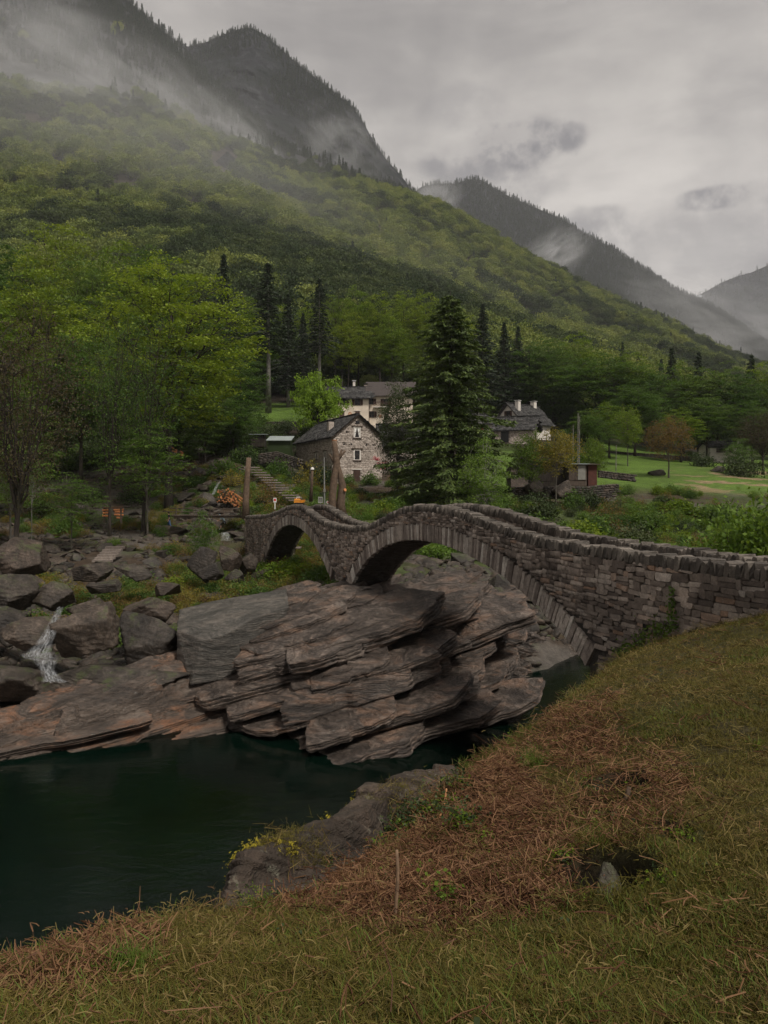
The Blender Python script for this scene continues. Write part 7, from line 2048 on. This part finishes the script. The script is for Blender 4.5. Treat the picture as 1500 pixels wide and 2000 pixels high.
# ------------------------------------------------------------------ foreground: ledge, turf, litter
def bank_hit(x, y, Y0=1.8, Y1=16):
    Ys = np.linspace(Y0, Y1, 900); X = (x - CX) / FP * Ys
    d = (CZ - (y - YH) / FP * Ys) - bank_z(X, Ys)
    i = np.argmax(d < 0)
    return Vector((X[i], Ys[i], float(bank_z(X[i:i + 1], Ys[i:i + 1])[0])))
LEDGE = {
 418: [(1840, 4.30), (1830, 4.5), (1800, 4.62), (1800, 4.85), (1860, 5.2)],
 445: [(1800, 4.30), (1765, 4.48), (1718, 4.62), (1705, 4.85), (1790, 5.2)],
 480: [(1780, 4.35), (1738, 4.62), (1690, 4.76), (1672, 5.0), (1780, 5.6)],
 560: [(1760, 4.65), (1712, 5.02), (1652, 5.18), (1634, 5.5), (1760, 6.1)],
 640: [(1735, 5.0), (1690, 5.42), (1616, 5.58), (1592, 6.0), (1720, 6.6)],
 720: [(1700, 5.5), (1650, 5.95), (1572, 6.12), (1543, 6.6), (1690, 7.3)],
 760: [(1685, 5.8), (1635, 6.3), (1555, 6.5), (1527, 7.0), (1670, 7.7)],
 830: [(1660, 6.1), (1610, 6.7), (1535, 7.0), (1506, 7.6), (1650, 8.3)],
 880: [(1650, 6.3), (1600, 7.0), (1540, 7.3), (1505, 7.9), (1640, 8.7)],
 920: [(1680, 6.6), (1640, 7.1), (1600, 7.4), (1580, 8.0), (1660, 8.8)],
}
ledge, LV = section_rock('bank_ledge', LEDGE, 420, 150, M['ledge'], radians(-4), 0.07, 0.17, 33.0, strike=0.9, blk=1.2, fine=0.035, sm=2,
    label='lichen spotted rock ledge on the brink of the near grass bank', cat='rock', swell=0.09)
# stone in the hollow
c = HOLES[0][0]
o = link('hollow_stone', BM[3], None, (c.x + 0.05, c.y + 0.16, bz(c.x, c.y) + 0.44), (0.2, 0, 1.0), (0.095, 0.085, 0.13)); tag(o, 'rounded grey stone sitting in the dark hollow of the grass bank', 'stone')

def tuft(seed, mat, n=16, L=0.07, w=0.0035, lean=0.9, spread=0.03, name='tuft'):
    g = np.random.default_rng(seed); V = []; Q = []; R = []
    for i in range(n):
        a = g.random() * 6.28; l = L * g.uniform(0.5, 1.3); le = lean * g.uniform(0.4, 1.3)
        p = np.array([g.normal() * spread, g.normal() * spread, -0.005]); d = np.array([cos(a), sin(a), 0]); s = np.array([-sin(a), cos(a), 0]) * w * 0.5
        r = g.random()
        for k, t in enumerate((0, 0.5, 1.0)):
            q = p + d * l * le * t + np.array([0, 0, l * (t - 0.35 * le * t * t)])
            ww = s * (1 - 0.8 * t)
            V += [q - ww, q + ww]; R += [r, r]
        b = i * 6
        Q += [(b, b + 1, b + 3, b + 2), (b + 2, b + 3, b + 5, b + 4)]
    return mesh_np(name, V, Q, mat=mat, attrs={'rnd': np.array(R)})
def litter(seed, mat, n=9, L=0.07, w=0.0035, spread=0.05, lift=0.012, name='litter'):
    g = np.random.default_rng(seed); mb = MB()
    for i in range(n):
        a = g.random() * 6.28; l = L * g.uniform(0.3, 1.3); c = Vector((g.normal() * spread, g.normal() * spread, g.random() * lift)); d = Vector((cos(a), sin(a), g.normal() * 0.22)) * l / 2
        b = Vector((g.normal(), g.normal(), 0)) * l * 0.08
        mb.tube([c - d, c + b, c + d], [w * .5, w * .5, w * .35], 3, cap=False)
    return mb.mesh(name, mat)
def ivy_clump(seed, mat, n=26, R=0.12, ls=0.028):
    g = np.random.default_rng(seed); pts = g.normal(size=(n, 3)) * np.array([R, R, R * 0.35]) * 0.6; pts[:, 2] = np.abs(pts[:, 2]) + 0.01
    V, Q = leaf_quads(pts, ls, ls * 0.85, 0.6, g)
    return mesh_np('weed', V, Q, mat=mat, attrs={'rnd': np.repeat(g.random(n), 4)})
GT = [tuft(800 + i, M['grassblade'], 22, 0.034, 0.0034, 1.15, 0.035) for i in range(4)]
GG = [tuft(810 + i, M['grassgreen'], 20, 0.042, 0.0034, 0.8, 0.03) for i in range(3)]
GS = [litter(820 + i, M['straw'], 8, 0.07, 0.0032, 0.06, 0.02) for i in range(4)]
GB = [litter(830 + i, M['bracken'], 9, 0.085, 0.0042, 0.055, 0.03) for i in range(4)]
GW = [ivy_clump(840 + i, M['leaf'], 20, 0.10, 0.024) for i in range(2)] + [ivy_clump(845, M['leaf_dark'], 26, 0.13, 0.032)]
BIGL = [litter(850 + i, M['bracken'], 5, 0.17, 0.0034, 0.08, 0.03) for i in range(2)] + [litter(853, M['straw'], 4, 0.17, 0.003, 0.08, 0.02)]
def turf(name, n, meshes, probf, sr, label, cat, seed, Y0=1.95, Y1=18.5, flat=0.25, big=True):
    g = np.random.default_rng(seed)
    xv = g.uniform(-330, 1830, n); Yv = np.exp(g.uniform(log(Y0), log(Y1), n)); Xv = (xv - CX) / FP * Yv
    d = edge_dist(Xv, Yv); nearb = (Xv + BSL * Yv - BX0) / KS
    red = reddish(Xv, Yv); p3 = np.stack([Xv, Yv, Xv * 0], 1); f = fbm(p3 * 0.9 + 4, 3)
    lx = ((xv > 450) & (xv < 880) & (d > -0.25 - 0.12 * (Yv - 4.5) / 3))
    hole = np.zeros(len(Xv), bool)
    for c_, r_, dep_ in HOLES: hole |= np.hypot(Xv - c_.x, (Yv - c_.y) * 0.8) < r_ * 1.0
    k = ~hole & (d < 0.05) & (nearb < -0.02) & (g.random(n) < probf(red, f, d, xv, Yv)) & ~lx
    Xv, Yv = Xv[k], Yv[k]; m = len(Xv); Z = bank_z(Xv, Yv)
    e = 0.04; nx_ = -(bank_z(Xv + e, Yv) - Z) / e; ny_ = -(bank_z(Xv, Yv + e) - Z) / e
    rot = np.stack([-np.arctan(ny_) + g.normal(0, flat, m) * 0.5, np.arctan(nx_) + g.normal(0, flat, m) * 0.5, g.random(m) * 6.28], 1)
    far = 1 + 0.07 * np.maximum(Yv - 4, 0)
    return scatter(name, np.stack([Xv, Yv, Z], 1), rot, g.uniform(*sr, m) * far, g.integers(0, len(meshes), m), meshes, label, cat)
turf('grass', 85000, GT, lambda r, f, d, x, Y: (1 - 0.85 * r) * (0.65 + 0.35 * (f > -0.1)), (0.6, 1.25), 'short yellowish mown grass on the near bank', 'grass', 51)
turf('green_grass', 20000, GG, lambda r, f, d, x, Y: np.clip((1 - r) * sstep(0.08, 0.3, f) * 0.45 + 0.9 * sstep(-0.45, -0.05, d) * ((x < 470) | (x > 880)) * (f > -0.1), 0, 1), (0.6, 1.5), 'fresher green grass along the brink of the near bank', 'grass', 52)
turf('cut_straw', 20000, GS, lambda r, f, d, x, Y: 0.75 * (1 - 0.6 * r) * (0.5 + 0.5 * (f < 0.1)), (0.6, 1.4), 'dry cut grass stalks lying on the near bank', 'straw', 53)
turf('dead_bracken', 50000, GB, lambda r, f, d, x, Y: np.clip(r * 1.15 + 0.02, 0, 1) * (d < -0.08), (0.6, 1.5), 'reddish dead bracken and leaf litter on the near bank', 'litter', 54)
turf('bank_weeds', 2600, GW, lambda r, f, d, x, Y: np.clip(0.3 * (f > 0.12) + 0.3 * (r > 0.3) * (r < 0.8), 0, 1) * (Y > 3.0), (0.35, 0.7), 'small leafy weeds growing through the litter of the near bank', 'weeds', 55)
turf('loose_stems', 4200, BIGL, lambda r, f, d, x, Y: np.clip(r * 1.1 + 0.06, 0, 1) * (d < -0.12), (0.5, 1.2), 'long dead stems lying over the near bank', 'stems', 56)
def on_ledge(name, n, meshes, sr, label, cat, seed, f0, f1, thr):
    g = np.random.default_rng(seed); nu_, nv_ = LV.shape[:2]
    i = g.integers(2, nu_ - 2, n); j = (nv_ * (f0 + (f1 - f0) * g.random(n))).astype(int)
    p = LV[i, j]; k = fbm(p * 1.7 + seed, 3) > thr; p = p[k]; m = len(p)
    return scatter(name, p, np.stack([g.normal(0.5, .3, m), g.normal(0, .3, m), g.random(m) * 6.28], 1), g.uniform(*sr, m), g.integers(0, len(meshes), m), meshes, label, cat)
on_ledge('grass_tufts', 1500, GT + GS[:1], (0.6, 1.3), 'dry grass hanging over the front of the lichen spotted ledge', 'grass', 71, 0.0, 0.42, 0.02)
on_ledge('ivy', 160, GW, (0.35, 0.6), 'ivy leaves creeping over the front of the lichen spotted ledge', 'ivy', 72, 0.0, 0.16, 0.1)
on_ledge('moss', 900, [tuft(880, M['moss'], 30, 0.012, 0.006, 1.0, 0.02)], (0.6, 1.4), 'moss cushions on the lichen spotted ledge', 'moss', 73, 0.2, 0.6, 0.22)
# ivy and tufts along the ledge foot, moss streak
def clump(xy, meshes, label, cat, name, seed, n=50, spread=18, sr=(0.7, 1.4), lift=0.0):
    g = np.random.default_rng(seed); pts = []
    for (x, y) in xy:
        for _ in range(n):
            p = bank_hit(x + g.normal() * spread, y + g.normal() * spread * 0.5); pts.append((p.x, p.y, p.z + g.random() * lift))
    m = len(pts)
    return scatter(name, pts, np.stack([g.normal(0, .4, m), g.normal(0, .4, m), g.random(m) * 6.28], 1), g.uniform(*sr, m), g.integers(0, len(meshes), m), meshes, label, cat)
clump([(690, 1640), (730, 1650), (780, 1630), (820, 1600), (660, 1660)], GW[1:], 'dark ivy along the foot of the lichen spotted ledge', 'ivy', 'ivy', 61, 26, 18, (0.6, 1.0), 0.10)
clump([(880, 1500), (890, 1540), (880, 1590), (900, 1620)], GW, 'green ivy at the right end of the lichen spotted ledge', 'ivy', 'ivy', 62, 20, 14, (0.6, 1.1), 0.08)
clump([(850, 1740), (870, 1770), (840, 1710), (935, 1650)], GW[:2] + GG, 'green weeds in the middle of the dead bracken', 'weeds', 'weeds', 63, 10, 14, (0.6, 1.1), 0.03)
clump([(500, 1780), (520, 1760), (240, 1900), (255, 1905)], GG, 'green grass tufts below the left end of the ledge', 'grass', 'grass_tufts', 64, 24, 10, (1.0, 2.0), 0.02)
clump([(1035, 1480), (1045, 1490), (905, 1505)], GG, 'bright green grass patch above the dead bracken', 'grass', 'grass_tufts', 65, 60, 14, (0.9, 1.5), 0.02)
clump([(1290, 1722), (1100, 1690), (1330, 1640), (1150, 1545)], GW, 'leafy weeds around the dark hollows of the bank', 'weeds', 'weeds', 66, 7, 9, (0.35, 0.7), 0.03)
MO = [tuft(870 + i, M['moss'], 30, 0.02, 0.006, 1.0, 0.02) for i in range(2)]
clump([(210, 1812), (225, 1800), (245, 1788), (265, 1775), (290, 1762)], MO, 'bright yellow moss streak on the brink at the lower left', 'moss', 'moss', 67, 90, 7, (1.6, 2.8))
# sticks
def stick(x0, y0, x1, y1, r0, mat, label, lift=0.0, bend=0.02, stand=False, name='stick'):
    if stand:
        b = bank_hit(x1, y1); a = P(x0, y0, b.y + 0.02); b = b - Vector((0, 0, 0.05))
    else:
        a, b = bank_hit(x0, y0), bank_hit(x1, y1); a = a + Vector((0, 0, lift + r0)); b = b + Vector((0, 0, r0 * 1.2))
    mid = a.lerp(b, 0.5) + Vector((bend, 0, 0.01)); 
    if not stand: mid.z = max(mid.z, bz(mid.x, mid.y) + r0)
    m = MB(); m.tube([a, a.lerp(mid, 0.5) + Vector((0.004, 0, .002)), mid, mid.lerp(b, 0.5) - Vector((.004, 0, 0)), b], [r0 * 0.8, r0, r0 * 1.05, r0 * 0.95, r0], 7)
    return tag(m.obj(name, mat, None, True), label, 'stick')
stick(775, 1660, 773, 1800, 0.0085, M['stick'], 'straight upright stick planted in the dead bracken', stand=True, bend=0.004)
stick(884, 1724, 826, 1756, 0.008, M['fresh_wood'], 'pale slanting stick right of the upright one', lift=0.05)
stick(872, 1572, 850, 1624, 0.010, M['fresh_wood'], 'orange splintered stick at the right end of the ledge', lift=0.12)
stick(848, 1620, 866, 1624, 0.008, M['fresh_wood'], 'short orange splinter lying at the foot of the splintered stick', lift=0.03)
stick(1229, 1537, 1217, 1572, 0.016, M['trunk_peeled'], 'thick brown stake leaning in the upper hollow', stand=True, bend=0.0)
stick(530, 1808, 562, 1812, 0.006, M['fresh_wood'], 'short yellow straw piece left of the bracken')
stick(580, 1738, 596, 1742, 0.006, M['fresh_wood'], 'small pale chip above the bracken on the left')
stick(690, 1800, 760, 1700, 0.004, M['stick'], 'thin curved twig leaning left of the upright stick', lift=0.04)
stick(150, 1900, 185, 1865, 0.004, M['stick'], 'thin grey twig near the lower left brink')
stick(1190, 1640, 1300, 1626, 0.003, M['stick'], 'thin long stem crossing above the big hollow')

# ivy hanging on the bridge wall
def wall_ivy(label, spots, n, seed):
    g = np.random.default_rng(seed); pts = []
    for (x, y, sx, sy) in spots:
        for _ in range(n):
            xx, yy = x + g.normal() * sx, y + g.normal() * sy
            Yb = by_x(xx); p = P(xx, yy, Yb) - BN * g.uniform(0.05, 0.16); pts.append(tuple(p))
    V, Q = leaf_quads(np.array(pts), 0.075, 0.06, 0.2, g)
    tag(link('ivy', mesh_np('ivy', V, Q, mat=M['leaf_mid'], attrs={'rnd': np.repeat(g.random(len(pts)), 4)})), label, 'ivy')
wall_ivy('dark ivy growing up the foot of the bridge wall above the grass', [(1262, 1255, 14, 12), (1285, 1235, 14, 12), (1240, 1268, 14, 10), (1300, 1225, 12, 10), (1225, 1275, 12, 8)], 90, 5)
wall_ivy('thin creeper climbing straight up the bridge wall on the right', [(1318, 1160, 3, 8), (1318, 1180, 4, 8), (1320, 1205, 4, 8), (1323, 1222, 5, 6)], 32, 6)
for (x, y, w_) in ((1263, 1225, .14),):
    p = P(x, y, by_x(x)) - BN * 0.03
    m = MB(); m.box(tuple(p), (w_, 0.05, w_), M=Matrix((BD, BN, UP)).transposed()); o = m.obj('drain_hole', M['dark'], None); 
    mw = o.matrix_world.copy(); o.parent = bridge

# ------------------------------------------------------------------ mist
def mist(x, y, Y, w, h, depth, dens, rot, label, sc=2.2, thr=0.46, seed=0):
    m, k = mat_new('drifting_mist')
    tc_ = k.n('TexCoord').outputs['Object']
    ln = k.n('VectorMath', {0: tc_}, operation='LENGTH').outputs['Value']
    fall = k.ramp(ln, [(0.0, 1.0), (0.35, 0.8), (1.0, 0.0)], 'EASE')
    off = k.n('VectorMath', {0: k.mapping(tc_, (sc, sc * 0.7, sc * 1.5)), 1: (seed * 3.1, seed * 1.7, 0)}, operation='ADD').outputs[0]
    n = k.ramp(k.noise(off, 1.0, 6, 0.62, 0.8), [(thr, 0.0), (thr + 0.22, 1.0)])
    d = k.math('MULTIPLY', k.math('MULTIPLY', fall, n), dens)
    v = k.n('VolumePrincipled', {'Color': (0.93, 0.93, 0.94, 1), 'Density': d, 'Anisotropy': 0.2})
    o_ = k.n('OutputMaterial'); m.node_tree.links.new(v.outputs[0], o_.inputs['Volume'])
    bm = bmesh.new(); bmesh.ops.create_icosphere(bm, subdivisions=2, radius=1.06); me = bpy.data.meshes.new('mist'); bm.to_mesh(me); bm.free(); me.materials.append(m)
    o = link('mist', me, None, P(x, y, Y), (0, rot, 0), (w / FP * Y / 2, depth / 2, h / FP * Y / 2))
    tag(o, label, 'mist', kind='stuff')
mist(90, 140, 690, 760, 330, 220, 0.012, 0.35, 'mist bank drifting along the top left slope', 2.4, 0.42, 1)
mist(330, 215, 740, 460, 200, 160, 0.013, 0.5, 'mist trailing down from the left slope', 2.2, 0.44, 2)
mist(470, 290, 860, 240, 150, 140, 0.022, 0.5, 'mist patch below the rocky peak', 2.0, 0.44, 3)
mist(670, 290, 1050, 260, 190, 160, 0.012, 0.5, 'thin mist on the flank of the rocky peak', 2.6, 0.46, 4)
mist(838, 405, 1150, 130, 170, 130, 0.020, 0.8, 'mist filling the notch between the two ridges', 1.8, 0.40, 5)
mist(1080, 500, 1290, 190, 110, 140, 0.016, -0.5, 'bright cloud wisp in front of the middle ridge', 2.2, 0.42, 6)
mist(1400, 620, 1350, 520, 200, 220, 0.007, 0.35, 'low mist in the far right of the valley', 2.2, 0.42, 7)
mist(1010, 560, 1050, 300, 110, 140, 0.002, 0.4, 'faint mist over the green spur', 2.2, 0.44, 8)
mist(620, 500, 430, 1500, 420, 150, 0.0011, 0.35, 'faint haze over the lower green slope', 0.8, 0.2, 10)
mist(230, 330, 540, 1300, 640, 230, 0.0026, 0.35, 'broad thin mist softening the upper green slope', 0.9, 0.25, 9)
